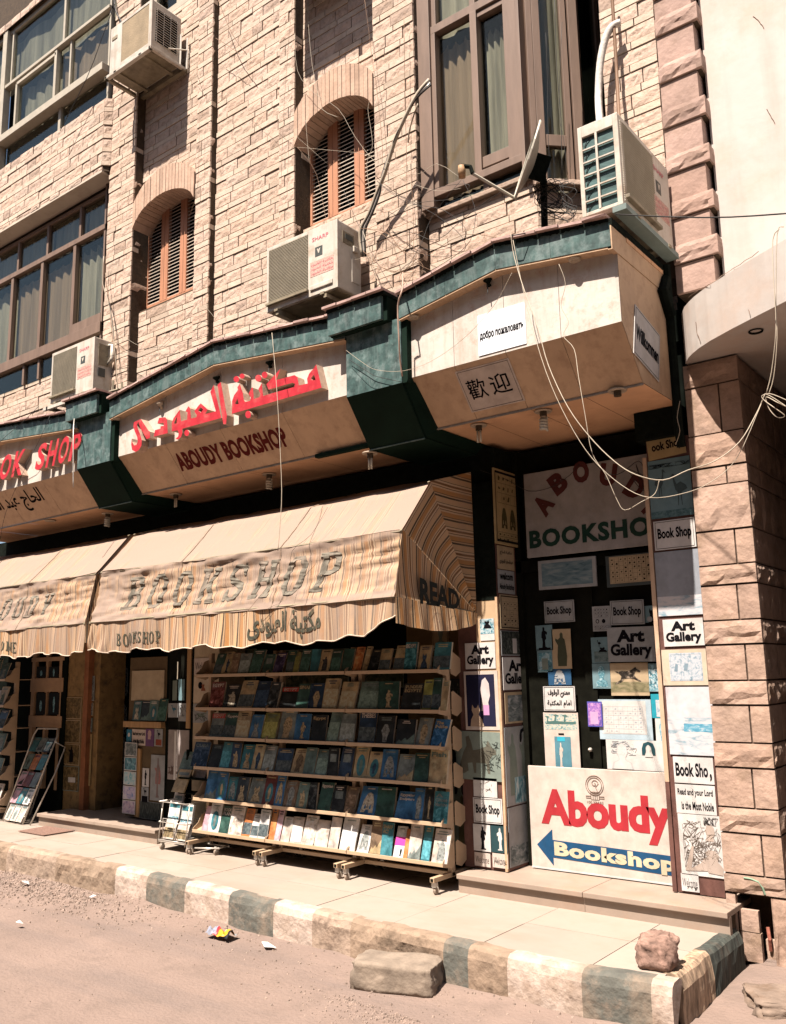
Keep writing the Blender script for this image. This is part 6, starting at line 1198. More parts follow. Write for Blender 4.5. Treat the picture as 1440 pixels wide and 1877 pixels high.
for i, (y0, y1) in enumerate(((1239, 1285), (1288, 1312), (1316, 1342), (1345, 1440))):
    pst(['black and white print of carved heads, top of the strip by the doorway', 'small print of a seated statue on the strip by the doorway', 'dim teal landscape print on the strip by the doorway', 'long yellow sheet with small brush marks on the strip by the doorway'][i], (160-i*1.4, y0, 173-i*2, y1), [GYP, TN, GRN, YP_][i], [('r', picmat(GRY_PIC, 40, 50+i), .05, .05, .95, .95)] if i < 3 else [('l', 3, 9, .2, .1, .8, .9), ('s', 'cat', BLACKP, .3, .75, .6, .85)], SFY+.04)
# doorway: dark carved bookcase inside
BC = thing('carved_bookcase', 'dark carved wooden cabinet with star pattern panels inside the open doorway', 'cabinet', (-7.9, 6.0, .3))
xd0, xd1 = at(188, 1300, 5.9).x, at(233, 1300, 5.9).x; CW = mat('carved_dark_wood', (.022, .026, .022), .5, .3, 30, .3, 60, spec=.4)
bx('cabinet_body', DARK, BC, xd0-.3, xd1+.1, 5.92, 6.3, .3, 3.0)
for (y0, y1) in ((1225, 1275), (1292, 1345), (1350, 1395), (1400, 1460)):
    za, zb_ = at(210, y1, 5.9).z, at(210, y0, 5.9).z; w2 = xd1-xd0; h2 = zb_-za; b = MB()
    b.box(xd0, xd1, 5.895, 5.915, za, za+.02).box(xd0, xd1, 5.895, 5.915, zb_-.02, zb_).box(xd0, xd0+.02, 5.895, 5.915, za, zb_).box(xd1-.02, xd1, 5.895, 5.915, za, zb_)
    for i in range(3):
        for j in range(3):
            c_ = Vector((xd0+w2*(i+.5)/3, 5.90, za+h2*(j+.5)/3)); r1 = w2/6.6
            L_ = [(r1*(1 if k % 2 == 0 else .42)*math.cos(k*.3927), r1*(1 if k % 2 == 0 else .42)*math.sin(k*.3927)) for k in range(16)]
            b.poly([L_], lambda u, v, d, c_=c_: c_+Vector((u, d, v)), .02)
    b.build('carved_panel', CW, BC)
# display board right of the doorway
BB = thing('display_board', 'display board with a cream panel, small shelf and prints right of the doorway', 'display board', at(270, 1500, SFY))
BY = 5.27; xl, xr = at(236, 1300, BY).x, at(306, 1300, BY).x
bx('board', flat('dull_board', (.10, .07, .04)), BB, xl, xr, BY, BY+.05, .36, 1.80); bx('dark_edge', DARK, BB, xr, xr+.03, BY-.01, BY+.2, .34, 2.6)
bx('cream_panel', flat('stained_cream', (.36, .29, .20)), BB, at(243, 1250, BY).x, at(302, 1250, BY).x, BY-.012, BY-.002, at(270, 1284, BY).z, at(270, 1229, BY).z)
bx('shelf', WOODY, BB, at(235, 1326, BY).x, at(304, 1326, BY).x, BY-.06, BY-.01, at(270, 1333, BY).z, at(270, 1322, BY).z, bevel=.003)
bx('frame_post', WOODY, BB, at(252, 1420, BY).x, at(259, 1420, BY).x, BY-.02, BY-.002, .36, at(255, 1372, BY).z)
rr = random.Random(4)
for i, (a, c, col) in enumerate(((242, 257, 'dg'), (257, 272, 'bk'), (272, 287, 'gg'), (287, 301, 'dg'))):
    make_book(at(a, 1320, 5.225).x, at(c, 1320, 5.225).x, 5.222, at(270, 1322, 5.225).z+.004, .20, .03, .012, col, ['f', 'y', 'o', 'p'][i], None, ['dark green book, leftmost of four on the small wooden shelf by the doorway', 'black book second from left on the small wooden shelf by the doorway', 'grey green book with an oval, third on the small shelf by the doorway', 'dark green book, rightmost on the small wooden shelf by the doorway'][i], 'books on the small wooden shelf', rr)
P2 = BY-.006
pst('narrow blue bookmark print at the left end of the row under the small shelf', (232, 1337, 241, 1366), flat('mid_blue', (.03, .13, .2)), [('s', 'oval', W_, .2, .5, .8, .9)], P2)
pst('white notice Read and your Lord is the Most Noble under the small shelf', (242, 1337, 267, 1366), PK, [('t', 'Read and your Lord', .05, .55, .95, .85, .03), ('t', 'is the Most Noble', .1, .12, .9, .4, .03)], P2, name='sign', cat='sign')
pst('purple print of a pink faced statue under the small shelf', (267, 1336, 282, 1368), flat('dull_purple', (.12, .06, .13)), [('s', 'head', flat('pale_pink', (.38, .25, .24)), .15, .4, .8, .95)], P2)
pst('print of a black bird on a red box under the small shelf', (283, 1336, 298, 1368), GYP, [('r', flat('brick_red', (.2, .05, .03)), .2, .05, .9, .4), ('s', 'bird', BLACKP, .25, .4, .8, .95)], P2)
for i in range(5):
    pst(['black and white ornament', 'dark palm photo', 'turquoise beach photo', 'blue mountain sail photo', 'pink flower photo'][i]+' postcard, number %s down in the postcard column by the doorway' % ['one', 'two', 'three', 'four', 'five'][i], (229-i*1.2, 1361+i*26.5, 251-i*.8, 1386+i*26.5), W_, [('r', picmat([GRY_PIC, TEAL_PIC[:3], [(.05, .25, .3), (.3, .4, .42), (.42, .4, .38)], [(.06, .15, .3), (.35, .3, .4), (.42, .4, .42)], PNK_PIC][i], 26, 60+i), .04, .06, .96, .94)], P2-.02, name='postcard', cat='postcard', group='column of postcards by the doorway')
pst('tall poster of a standing statue with pink robe beside the wooden post', (276, 1384, 303, 1468), GYP, [('s', 'robed', flat('rose_stone', (.25, .12, .11)), .22, .35, .8, .82), ('s', 'man', flat('grey_rose', (.18, .13, .12)), .25, .03, .75, .99)], P2)
pst('small black and white statue print left of the tall statue poster', (261, 1408, 273, 1442), W_, [('s', 'man', BLACKP, .1, .05, .9, .95)], P2)
pst('small print of a black bird on a box, below the small statue print', (259, 1443, 272, 1472), GYP, [('s', 'bird', BLACKP, .2, .45, .8, .98), ('r', BLACKP, .1, .05, .9, .45)], P2)
pst('dark grey print of carved columns at the foot of the display board', (256, 1470, 296, 1502), GYP, [('r', picmat(DRK_PIC, 50, 70, (2, 1, .4)), .02, .02, .98, .98)], P2)
# narrow pillar with plaques and a painted streak of light
NP = thing('narrow_pillar', 'narrow dark pillar holding plaques and a pale print left of the book racks', 'pillar', at(325, 1500, SFY)); NY = 5.26
xl, xr = at(307, 1350, NY).x, at(346, 1350, NY).x
bx('core', DOORW, NP, xl, xr, NY, NY+.3, SZ, 2.9); xq = at(346, 1280, NY).x; bx('yellow_post', WOODY, NP, xq, xq+.055, NY-.03, NY+.02, at(350, 1335, NY).z, 2.4, bevel=.003); bx('black_strip', DARK, NP, xq+.055, xq+.085, NY-.02, NY+.1, .3, 2.4)
MB().tube([(at(326, 1213, NY-.05)), at(325, 1245, NY-.05)], .006, 6).build('hanging_rod', WIREW, NP)
pst('pair of dark upright prints hanging on the narrow pillar', (313, 1243, 343, 1286), DARK, [('r', GRN, .12, .05, .4, .9), ('r', BLP, .5, .05, .85, .95)], NY-.012, name='dark_prints', cat='poster')
pst('clear plaque with a blue bird, left of two on the narrow pillar', (309, 1289, 327, 1315), GYP, [('s', 'bird', flat('plaque_blue', (.03, .10, .14)), .2, .2, .9, .9)], NY-.012, name='plaque', cat='plaque', th=.006)
pst('clear plaque with a dark drawing, right of two on the narrow pillar', (328, 1289, 345, 1322), GYP, [('l', 6, 24, .1, .25, .9, .9)], NY-.012, name='plaque', cat='plaque', th=.006)
pst('tall pale board with a small dark group drawn near its foot, on the narrow pillar', (308, 1338, 346, 1430), flat('mauve_grey', (.26, .225, .21)), [('s', 'palms', flat('dull_brown', (.1, .07, .06)), .0, .1, 1, .3), ('s', 'cat', flat('dull_brown', (0, 0, 0)), .1, .1, .4, .3), ('r', mat('painted_light_streak', (.50, .48, .45), .3, .05, 9, 0), .30, .0, .40, .97)], NY-.012, name='print_board', cat='poster', rot=0)  # the pale upright strip is a streak of light painted on the board
# welcome column
WC = thing('poster_column', 'cream column of faded prints behind the left end of the book racks', 'pillar', at(372, 1500, SFY)); WY = 5.22
bx('core', flat('stained_cream', (0, 0, 0)), WC, at(354, 1300, WY).x, at(400, 1300, WY).x, WY, WY+.3, SZ, 1.95)
pst('handwritten Welcome card at the top of the column beside the book racks', (356, 1206, 390, 1237), PK, [('t', 'Welcome', .06, .3, .94, .75, -.005), ('l', 7, 6, .1, .05, .9, .3)], WY-.004, name='notice', cat='notice')
pst('cream print with a dark eye shape below the Welcome card', (355, 1240, 384, 1288), flat('cream_mount', (0, 0, 0)), [('s', 'oval', BLACKP, .25, .5, .6, .9), ('s', 'cat', flat('dull_red', (.2, .07, .04)), .45, .45, .8, .75)], WY-.004)
pst('faded print of camels below the dark eye print', (354, 1290, 384, 1325), GYP, [('s', 'horse', GRN, .1, .15, .9, .6), ('l', 9, 20, .1, .1, .9, .5)], WY-.004)
# boards behind the right rack
RB = thing('display_board', 'tall dim display board behind the right end of the book racks', 'display board', (-3.7, 5.5, SZ))
bx('board', flat('dim_tan_board', (.14, .095, .045)), RB, -4.15, -3.50, 5.50, 5.53, .30, 2.25)
for lab, box, base, arts in (
 ('tan print of a round headed carved figure above the right book rack', (792, 1140, 822, 1192), TN, [('s', 'bust', GRN, .2, .05, .85, .95), ('b', .05, .02)]),
 ('dark panel of tiny relief figures right of the book racks', (818, 1244, 850, 1308), flat('frame_grey', (0, 0, 0)), [('g', 5, 4, GRN, .1, .08, .92, .94)]),
 ('dim green print of a mounted rider right of the book racks', (822, 1338, 858, 1430), GRN, [('s', 'chariot', BLACKP, .0, .1, .9, .85)]),
 ('tall cut out print of a robed figure beside the bottom racks', (832, 1432, 862, 1575), GRN, [('s', 'robed', flat('dim_robe', (.10, .09, .05)), .1, .03, .95, .85), ('s', 'wig', BLACKP, .1, .82, .7, .99)]),
 ('dim relief print of a standing figure behind the two lowest right shelves', (772, 1440, 815, 1560), GRN, [('s', 'robed', flat('dim_robe', (0, 0, 0)), .1, .03, .95, .95), ('s', 'oval', BLACKP, .3, .75, .65, .98)])):
    pst(lab, box, base, arts, 5.495)
bx('rack_rear_panel', DARK, GF, -6.4, -4.16, 5.55, 5.58, SZ, 2.3)
rr = random.Random(8)
for k, (px0, px1) in enumerate(((395, 470), (520, 640), (670, 740))):
    pst(['dim green print seen over the left book rack', 'dim map print seen over the middle book rack', 'dim brown print seen over the right book rack'][k], (px0, 1190, px1, 1260), GRN, [('r', picmat([(.02, .03, .02), (.06, .07, .04), (.14, .12, .07)], 20, 80+k), .02, .02, .98, .98)], 5.54)
# ---------------------------------------------------------------- far left rack, leaning wire rack, trolley, mat
rack_unit('separate beige book rack at the far left edge under the left awning', -9.73, -8.90, (-9.70, -8.93), 'tall wheeled book racks', False)
rr = random.Random(21)
for i, z in enumerate(ZSH):
    for j in range(5):
        a = -9.70+.155*j; c = a+rr.uniform(.12, .15); col = rr.choice(['tn', 'gy', 'gg', 'dg', 'cr', 'br', 'nv'] if i < 5 else ['cr', 'wh', 'tl', 'pk'])
        make_book(a, c, 4.926, z+.006, rr.uniform(.17, .215), .055, .012, col, rr.choice(['p', 'f', 'b', 'w', 'h']), None, f"{PAL[col][0]} magazine, {ORD[j]} from left on the {SHN[i]} shelf of the far left rack", 'magazines on the far left rack', rr)
LR = thing('wire_rack', 'leaning galvanised wire rack of magazines and brochures at far left', 'rack', (-8.6, 5.0, SZ), None)
pA, pB, pC, pD = Vector((-8.87, 4.93, .22)), Vector((-8.43, 4.90, .22)), Vector((-8.52, 5.30, 1.20)), Vector((-8.12, 5.27, 1.20))
pA, pB = Vector((-8.86, 4.95, .225)), Vector((-8.46, 4.93, .225)); pC, pD = at(66, 1335, 5.22), at(110, 1336, 5.20)
b = MB().tube([pA, pA+(pC-pA)*.93, pC+(pD-pC)*.08, pD-(pD-pC)*.08, pB+(pD-pB)*.93, pB], .0085, 8)
for t in (.08, .22, .40, .58, .78): b.bar(pA+(pC-pA)*t, pB+(pD-pB)*t, .004, 5)
b.tube([pB+Vector((.10, .02, 0)), pB+(pD-pB)*.55+Vector((.14, .05, 0)), pB+(pD-pB)*.80+Vector((.09, .08, 0)), pB+(pD-pB)*.86], .0075, 8); b.tube([pA+Vector((.10, .22, 0)), pA+(pC-pA)*.55+Vector((.12, .2, 0)), pC-(pC-pA)*.12], .0075, 8)
b.build('wire_frame', CHROME, LR, smooth=True)
rr = random.Random(33)
for i, (t0, t1, cols) in enumerate(((.02, .19, 'cr cr cr'), (.20, .36, 'pk tl wh'), (.38, .53, 'pk rd gy'), (.56, .72, 'gg or tl'), (.75, .90, 'tl gy bk'))):
    for j, col in enumerate(cols.split()):
        u0, u1 = .06+.30*j, .06+.30*j+.27
        def fn(u, v, h=0): U = u0+(u1-u0)*u; t = t0+(t1-t0)*v; A_ = pA+(pC-pA)*t; B_ = pB+(pD-pB)*t; return A_+(B_-A_)*U+Vector((0, -.012-h+.02*v, .0+h*.3))
        q = [(0, 0), (1, 0), (1, 1), (0, 1)]; o = MB().add([fn(u, v) for u, v in q]+[fn(u, v, -.012) for u, v in q], [(0, 1, 2, 3), (4, 5, 6, 7), (0, 4, 5, 1), (1, 5, 6, 2), (2, 6, 7, 3), (3, 7, 4, 0)]).build('brochure', BM[col])
        tag(o, f"{PAL[col][0]} brochure, {ORD[j]} from left in the {['lowest', 'second lowest', 'middle', 'second highest', 'highest'][i]} row of the leaning wire rack", 'brochure', 'brochures on the leaning wire rack')
        k_ = rr.choice(['p', 'l', 's']); 
        if k_ == 'p': rc(fn, picmat(PNK_PIC if i < 2 else TEAL_PIC, 30, 90+i*3+j), o, .08, .1, .92, .7)
        elif k_ == 's': sil(rr.choice(['man', 'head', 'cat', 'pyramid']), fn, BM['bk'] if i > 1 else BM['gy'], o, .15, .1, .85, .7)
        rc(fn, BM['rd'] if (i, j) == (3, 1) else BM['gy'], o, .1, .8, .9, .92, name='title')
TR = thing('wheeled_basket', 'low wheeled wire basket of brochures at the left end of the book racks', 'basket', (-6.05, 4.95, SZ))
x0, x1, y0, y1 = -6.27, -5.93, 4.86, 5.12; b = MB()
for z in (.30, .44, .60): b.tube([(x0, y0, z), (x1, y0, z), (x1, y1, z), (x0, y1, z), (x0, y0, z)], .0045, 5)
for X in (x0, x1): b.bar((X, y0, .27), (X, y0+.04, .60), .005).bar((X, y1, .27), (X, y1, .72), .005)
b.tube([(x0+.06, y0-.002, .31), (x0+.06, y0-.002, .47), (x0+.20, y0-.002, .47), (x0+.20, y0-.002, .31)], .004, 5); b.tube([(x1-.12, y0-.002, .31), (x1-.12, y0-.002, .44)], .004, 5); b.bar((x1, y0+.02, .262), (x1+.30, y0+.10, .275), .007).bar((x1, y1-.02, .262), (x1+.30, y1-.06, .275), .007).bar((x1+.28, y0+.1, .275), (x1+.28, y1-.06, .275), .007)
b.build('wire_frame', CHROME, TR, smooth=True); bx('tray', CHROME, TR, x0, x1, y0, y1, .285, .295)
for X, Y_ in ((x0+.03, y0+.02), (x1+.02, y0+.02), (x1+.26, y0+.10), (x0+.03, y1-.03)):
    c_ = bx('caster', CHROME, TR, X-.012, X+.012, Y_-.012, Y_+.012, .245, .285); MB().lathe([(0, -.009), (.022, -.009), (.024, 0), (.022, .009), (0, .009)], (X, Y_, .244), (1, 0, 0), 12).build('caster_wheel', RUBBER, c_)
for j, (u0, zz, hh, col, ar) in enumerate(((.02, .30, .30, 'wh', 'tl'), (.18, .30, .28, 'wh', 'tl'), (.02, .31, .14, 'cr', 'br'), (.18, .31, .13, 'cr', 'br'))):
    X = x0+u0; yy_ = y0+.02 if j > 1 else y0+.05
    fn = lambda u, v, h=0, X=X, yy_=yy_, zz=zz, hh=hh: Vector((X+.14*u, yy_+.05*v-h, zz+hh*v)); q = [(0, 0), (1, 0), (1, 1), (0, 1)]
    o = MB().add([fn(u, v) for u, v in q]+[fn(u, v, -.02) for u, v in q], [(0, 1, 2, 3), (4, 5, 6, 7), (0, 4, 5, 1), (1, 5, 6, 2), (2, 6, 7, 3), (3, 7, 4, 0)]).build('brochure', BM[col])
    tag(o, ['tall white and turquoise brochure at the back left of the wheeled basket', 'tall white and turquoise brochure at the back right of the wheeled basket', 'low cream brochure with a brown coast, front left of the wheeled basket', 'low cream brochure with a brown coast, front right of the wheeled basket'][j], 'brochure', 'brochures in the wheeled basket')
    rc(fn, picmat(TEAL_PIC if j < 2 else BRN_PIC, 30, 99+j), o, .04, .08, .96, .6); rc(fn, BM['tl'], o, .04, .82, .96, .95) if j < 2 else None
for j, (px, py, w_, h_, Y_, zz, col) in enumerate(((325, 1432, .16, .18, 5.0, .66, 'tn'), (335, 1405, .17, .20, 5.06, .78, 'gg'), (362, 1405, .16, .19, 5.06, .76, 'br'), (315, 1450, .12, .30, 5.0, .36, 'cr'))):
    X = at(px, py, Y_).x; fn = lambda u, v, h=0: Vector((X-w_/2+w_*u+.03*v, Y_+.06*v-h, zz+h_*v)); q = [(0, 0), (1, 0), (1, 1), (0, 1)]
    o = MB().add([fn(u, v) for u, v in q]+[fn(u, v, -.015) for u, v in q], [(0, 1, 2, 3), (4, 5, 6, 7), (0, 4, 5, 1), (1, 5, 6, 2), (2, 6, 7, 3), (3, 7, 4, 0)]).build('magazine', BM[col]); tag(o, ['tan magazine tilted above the wheeled basket', 'grey green atlas on top of the small stand behind the wheeled basket', 'brown atlas on top of the small stand beside the left rack', 'tall cream folder leaning at the left of the wheeled basket'][j], 'magazine'); rc(fn, BM['gy'], o, .1, .75, .9, .88, name='title')
MS = thing('magazine_stand', 'small dark stand holding atlases between the wheeled basket and the left rack', 'stand', (-6.0, 5.1, SZ))
for X in (-6.22, -5.86): bx('stand_leg', DARK, MS, X-.01, X+.01, 5.10, 5.14, SZ, 1.0)
for z in (.66, .78): bx('stand_shelf', DARK, MS, -6.23, -5.85, 5.02, 5.14, z-.012, z)
m4 = [onz(x, y, .226) for x, y in ((33, 1524), (80, 1532), (137, 1523), (85, 1515))]
ma = MB().add([p for p in m4]+[p+Vector((0, 0, .006)) for p in m4], [(0, 1, 2, 3), (4, 5, 6, 7), (0, 1, 5, 4), (1, 2, 6, 5), (2, 3, 7, 6), (3, 0, 4, 7)]).build('door_mat', mat('rust_mat', (.17, .10, .075), .95, .3, 60, .8, 90)); tag(ma, 'flat worn rust coloured mat on the pavement before the doorway', 'mat')
# ================================================================ LIGHTS UNDER AND ON THE CANOPY
BULB = mat('bulb_glass', (.42, .38, .30), .3, .05, 9, 0); FIT = mat('lamp_fitting', (.33, .26, .19), .5, .1, 9, .05, 40)
def lamp(lab, p, kind, grp='energy saving lamps under the canopy'):
    t = thing('canopy_lamp', lab, 'lamp', p, grp); p = Vector(p)
    MB().lathe([(.0, -.001), (.052, -.002), (.056, -.008), (.050, -.014), (.036, -.010), (.0, -.008)], p, (0, 0, 1), 18).build('ring', FIT, t, smooth=True)
    if kind != 'ring': MB().lathe([(.022, -.006), (.022, -.04), (.0, -.042)], p, (0, 0, 1), 10).build('socket', mat('dark_socket', (.05, .035, .02), .5, .1, 9, 0), t)
    if kind == 'spiral':
        b = MB().tube([p+Vector((.021*math.cos(a*.7), .021*math.sin(a*.7), -.05-.0021*a)) for a in range(38)], .0085, 6); b.build('spiral_bulb', BULB, t, smooth=True)
        MB().lathe([(.018, -.03), (.020, -.05), (.012, -.055)], p, (0, 0, 1), 10).build('bulb_base', FIT, t)
    if kind == 'tube':
        b = MB()
        for dx in (-.011, .011): b.tube([p+Vector((dx, 0, -.03)), p+Vector((dx, 0, -.12))], .007, 6)
        b.build('tube_bulb', BULB, t, smooth=True)
    return t
zs = ZS-.002
lamp('spiral lamp hanging under the middle canopy bay below the word BOOKSHOP', onz(493, 868, zs), 'spiral'); lamp('small lamp fitting under the left part of the middle canopy bay', onz(322, 905, zs), 'tube')
lamp('short tube lamp under the dark pier between middle and right bays', onz(678, 829, 3.112), 'tube'); lamp('spiral lamp under the dark pier at the left', onz(197, 940, 3.112), 'spiral')
lamp('tube lamp under the left part of the right canopy bay', onz(877, 778, zs), 'tube'); lamp('spiral lamp under the middle of the right canopy bay', onz(995, 752, zs), 'spiral')
lamp('empty lamp socket under the right part of the right canopy bay', onz(1131, 714, zs), 'socket'); lamp('flat lamp ring under the far left canopy bay', onz(92, 953, ZS-.032), 'ring')
for lab, px, py, z in (('round spot ring under the left end of the right cornice', 761, 583, 3.858), ('round spot ring under the right end of the right cornice', 1060, 481, 3.895), ('round spot ring under the left end of the middle cornice', 226, 770, 3.80)):
    p = onz(px, py, z-.002); p.y = min(p.y, YF-.045); t = thing('spot_ring', lab, 'lamp', p, 'round spot rings under the cornice'); MB().lathe([(.0, -.004), (.018, -.004), (.022, -.010), (.032, -.010), (.036, 0)], p, (0, 0, 1), 16).build('ring', FIT, t, smooth=True)
for lab, px, py in (('hanging lamp at the peak of the middle cornice', 396, 690), ('dark lamp cone at the peak of the right cornice', 893, 510), ('small hanging bulb in front of the left red Arabic word', 293, 738), ('dark lamp above the right red Arabic word', 493, 662)):
    p = at(px, py, YF-.03); t = thing('wall_spot', lab, 'lamp', p, 'small spots on the fascia'); MB().lathe([(.028, .0), (.030, -.012), (.012, -.03), (.016, -.05), (0, -.055)], p, (0, -.3, 1), 10).build('spot_head', TAR if px in (396, 893, 493) else FIT, t, smooth=True); MB().tube([p+Vector((0, .0, -.04)), p+Vector((.004, -.01, -.10))], .004, 5).build('lamp_stem', WIREB, t)
a, c = onz(580, 833, ZS+.0), onz(690, 801, ZS+.0); tl = MB().box(a.x, c.x, YB-.03, YB+.012, ZS-.03, ZS-.002).build('tube_fitting', DKGREEN, bevel=.003); tag(tl, 'dark green tube light fitting on the lower right edge of the middle bay', 'lamp')
# ================================================================ SATELLITE DISH
SD = thing('satellite_dish', 'square edged satellite dish seen edge on above the right canopy bay', 'satellite dish', (-2.5, 4.75, 4.4)); DM = mat('dish_grey', (.36, .33, .27), .5, .08, 9, .05, 40)
pT, pBm = at(989, 224, 4.62), at(944, 362, 4.72); up_ = (pT-pBm); L_ = up_.length; c_ = (pT+pBm)/2; up_.normalize()
vd = (c_-CAM).normalized(); nrm = up_.cross(vd).normalized(); sd_ = (nrm*.96+vd*.0).cross(up_).normalized()
nrm = (nrm - vd*.03).normalized(); sd_ = up_.cross(nrm).normalized()
if nrm.x > 0: nrm = -nrm
b = MB(); V = []; n = 24
for r_, dp_ in ((0, .06), (.4, .045), (.75, .02), (1, 0), (1.03, -.004)):
    for k in range(n): a = 2*math.pi*k/n; V.append(c_+up_*(L_/2*r_*math.cos(a))+sd_*(.20*r_*math.sin(a))-nrm*dp_)
b.add(V, [(i*n+k, i*n+(k+1) % n, (i+1)*n+(k+1) % n, (i+1)*n+k) for i in range(4) for k in range(n)]); b.build('reflector', DM, SD, smooth=True)
MB().tube([c_+up_*(L_/2*1.03*math.cos(a*.2618))+sd_*(.206*math.sin(a*.2618)) for a in range(25)], .009, 6).build('rim', DM, SD)
lnb = at(846, 312, 4.45); arm0 = at(948, 366, 4.72)
MB().tube([arm0, at(866, 318, 4.46)], .010, 6).build('feed_arm', DM, SD)
MB().lathe([(.0, -.05), (.022, -.05), (.026, -.01), (.022, .03), (0, .035)], lnb, (.1, -.2, 1), 10).build('receiver_head', mat('receiver_tan', (.30, .18, .09), .6, .2, 30, .2, 60), SD, smooth=True)
MB().tube([lnb+Vector((0, 0, .03)), at(862, 306, 4.46), at(866, 318, 4.46)], .014, 6).build('receiver_clamp', TAR, SD)
MB().obox(c_-nrm*.09-up_*.02, up_, sd_, nrm, .16, .12, .10).bar(c_-nrm*.10, at(996, 345, 4.86), .022).bar(at(996, 330, 4.86), at(998, 420, 4.90), .022).build('mount', TAR, SD)
# ================================================================ CABLES
CBN = 0
def cable(lab, pts, r=.004, m=WIREB, Y=None, sm=3, grp=None, name='cable'):
    P = []
    for p in pts:
        P.append(at(p[0], p[1], p[2] if len(p) > 2 else Y))
    Q = []
    for i in range(len(P)-1):     # catmull-rom
        p0, p1, p2, p3 = P[max(i-1, 0)], P[i], P[i+1], P[min(i+2, len(P)-1)]
        for k in range(sm): t = k/sm; Q.append(.5*((2*p1)+(p2-p0)*t+(2*p0-5*p1+4*p2-p3)*t*t+(3*p1-p0-3*p2+p3)*t**3))
    Q.append(P[-1]); o = MB().tube(Q, r*(1.25 if 'bundle climbing' in lab or 'bundle hanging' in lab else .55 if name == 'cable' else 1), 5).build(name, m, smooth=True); tag(o, lab, 'cable', grp); return o
FW_ = F-.02
for i in range(4): cable(['thick pale cable of the bundle climbing to the bay window frame', 'black cable of the bundle climbing to the bay window frame', 'grey outer cable of the bundle climbing to the bay window frame', 'thin black cable of the bundle hanging behind the big air conditioner'][i], [(787+i, 146+i*3, 5.0), (765-i*1.5, 172+i*4, 4.98), (742-i*3, 215+i*6, 4.98), (722-i*2, 262+i*4, 5.0), (706-i*2, 315+i*2, 5.03), (690+i*2, 355, 5.06), (676+i*2, 392, 5.08), (660+i*3, 425, 5.1), (664+i*2, 470, 5.12)], [.013, .010, .008, .006][i], [WIREW, WIREB, CHROME, WIREB][i])
cable('pale conduit curving beside the bay window post', [(766, 190, 4.99), (757, 215, 5.02), (750, 240, 5.1), (748, 262, 5.14)], .011, WIREW)
cable('insulated white pipe rising from the right air conditioner', [(1102, 256, 4.7), (1099, 225, 4.8), (1096, 180, 5.0), (1099, 120, 5.05), (1108, 75, 5.08), (1121, 50, 5.1), (1137, 42, 5.12)], .026, mat('white_lagging', (.40, .37, .33), .9, .1, 30, .4, 60), name='insulated_pipe')
cable('thin copper brown pipe dropping down the wall to the right air conditioner', [(1121, -20, 5.1), (1126, 60, 5.1), (1131, 150, 5.08), (1136, 246, 4.9)], .012, WIREBR, name='pipe')
cable('black span cable stretching to the right across the cream wall', [(1130, 393, 4.3), (1240, 398, 4.2), (1340, 398, 4.1), (1460, 390, 3.9)], .007, WIREB)
cable('first long pale wire looping from the canopy to the neighbour', [(936, 430, 4.2), (942, 470, 4.2), (960, 530, 4.1), (985, 600, 4.0), (1005, 670, 3.95), (1040, 745, 3.9), (1080, 800, 3.9), (1125, 845, 3.9), (1165, 870, 3.9), (1215, 880, 3.95), (1260, 862, 4.0), (1310, 845, 4.1), (1355, 810, 4.2), (1385, 760, 4.3), (1402, 722, 4.3)], .0048, WIREW, sm=4)
cable('second pale wire sagging lower past the door sign', [(940, 440, 4.2), (965, 560, 4.1), (1000, 680, 3.95), (1040, 770, 3.9), (1085, 840, 3.9), (1140, 890, 3.9), (1190, 912, 3.9), (1250, 905, 4.0), (1300, 885, 4.1), (1350, 840, 4.2), (1395, 740, 4.3)], .0032, WIREW, sm=4)
cable('thin kinked wire dangling in front of the right canopy bay', [(1024, 484, 4.2), (1036, 520, 4.2), (1028, 560, 4.2), (1042, 590, 4.18), (1032, 615, 4.15), (1052, 640, 4.1), (1060, 690, 4.0), (1072, 760, 3.95), (1085, 830, 3.95), (1110, 870, 3.95), (1130, 915, 3.95), (1145, 935, 3.95), (1175, 920, 3.95), (1200, 905, 4.0), (1208, 880, 4.0)], .003, WIREW, sm=4)
cable('dark looped wire hanging over the ABOUDY door sign', [(1046, 780, 4.4), (1090, 850, 4.6), (1130, 870, 4.9), (1170, 845, 5.2), (1180, 870, 5.3), (1150, 860, 5.3), (1172, 885, 5.3), (1165, 850, 5.3), (1180, 900, 5.3), (1160, 880, 5.3)], .004, WIREB, sm=4)
cable('black wire drooping across the left of the ABOUDY door sign', [(880, 862, 5.1), (930, 880, 5.3), (968, 900, 5.37), (1010, 893, 5.37), (1045, 870, 5.37), (1062, 850, 5.37)], .004, WIREB)
cable('upright pair of pale wires hanging on the neighbour balcony, left strand', [(1428, 420, 4.35), (1416, 440, 4.35), (1418, 520, 4.3), (1422, 600, 4.28), (1414, 680, 4.3), (1404, 722, 4.3)], .0042, WIREW)
cable('upright pair of pale wires hanging on the neighbour balcony, right strand', [(1436, 416, 4.35), (1424, 430, 4.35), (1422, 560, 4.3), (1424, 620, 4.28), (1418, 690, 4.3), (1408, 724, 4.3)], .0042, WIREW)
cable('tangled knot of pale wire ends at the right edge', [(1402, 722, 4.3), (1415, 728, 4.3), (1440, 745, 4.3), (1425, 738, 4.25), (1404, 728, 4.3), (1410, 750, 4.3), (1425, 765, 4.3), (1438, 762, 4.3), (1420, 748, 4.28), (1402, 735, 4.3), (1396, 726, 4.3), (1412, 722, 4.3), (1445, 735, 4.3)], .0042, WIREW, sm=5)
cable('long thin wire falling from the middle cornice in front of the awning', [(498, 610, 4.25), (506, 700, 4.15), (512, 800, 4.1), (516, 900, 4.05), (513, 960, 4.02), (509, 1010, 4.0)], .004, WIREW)
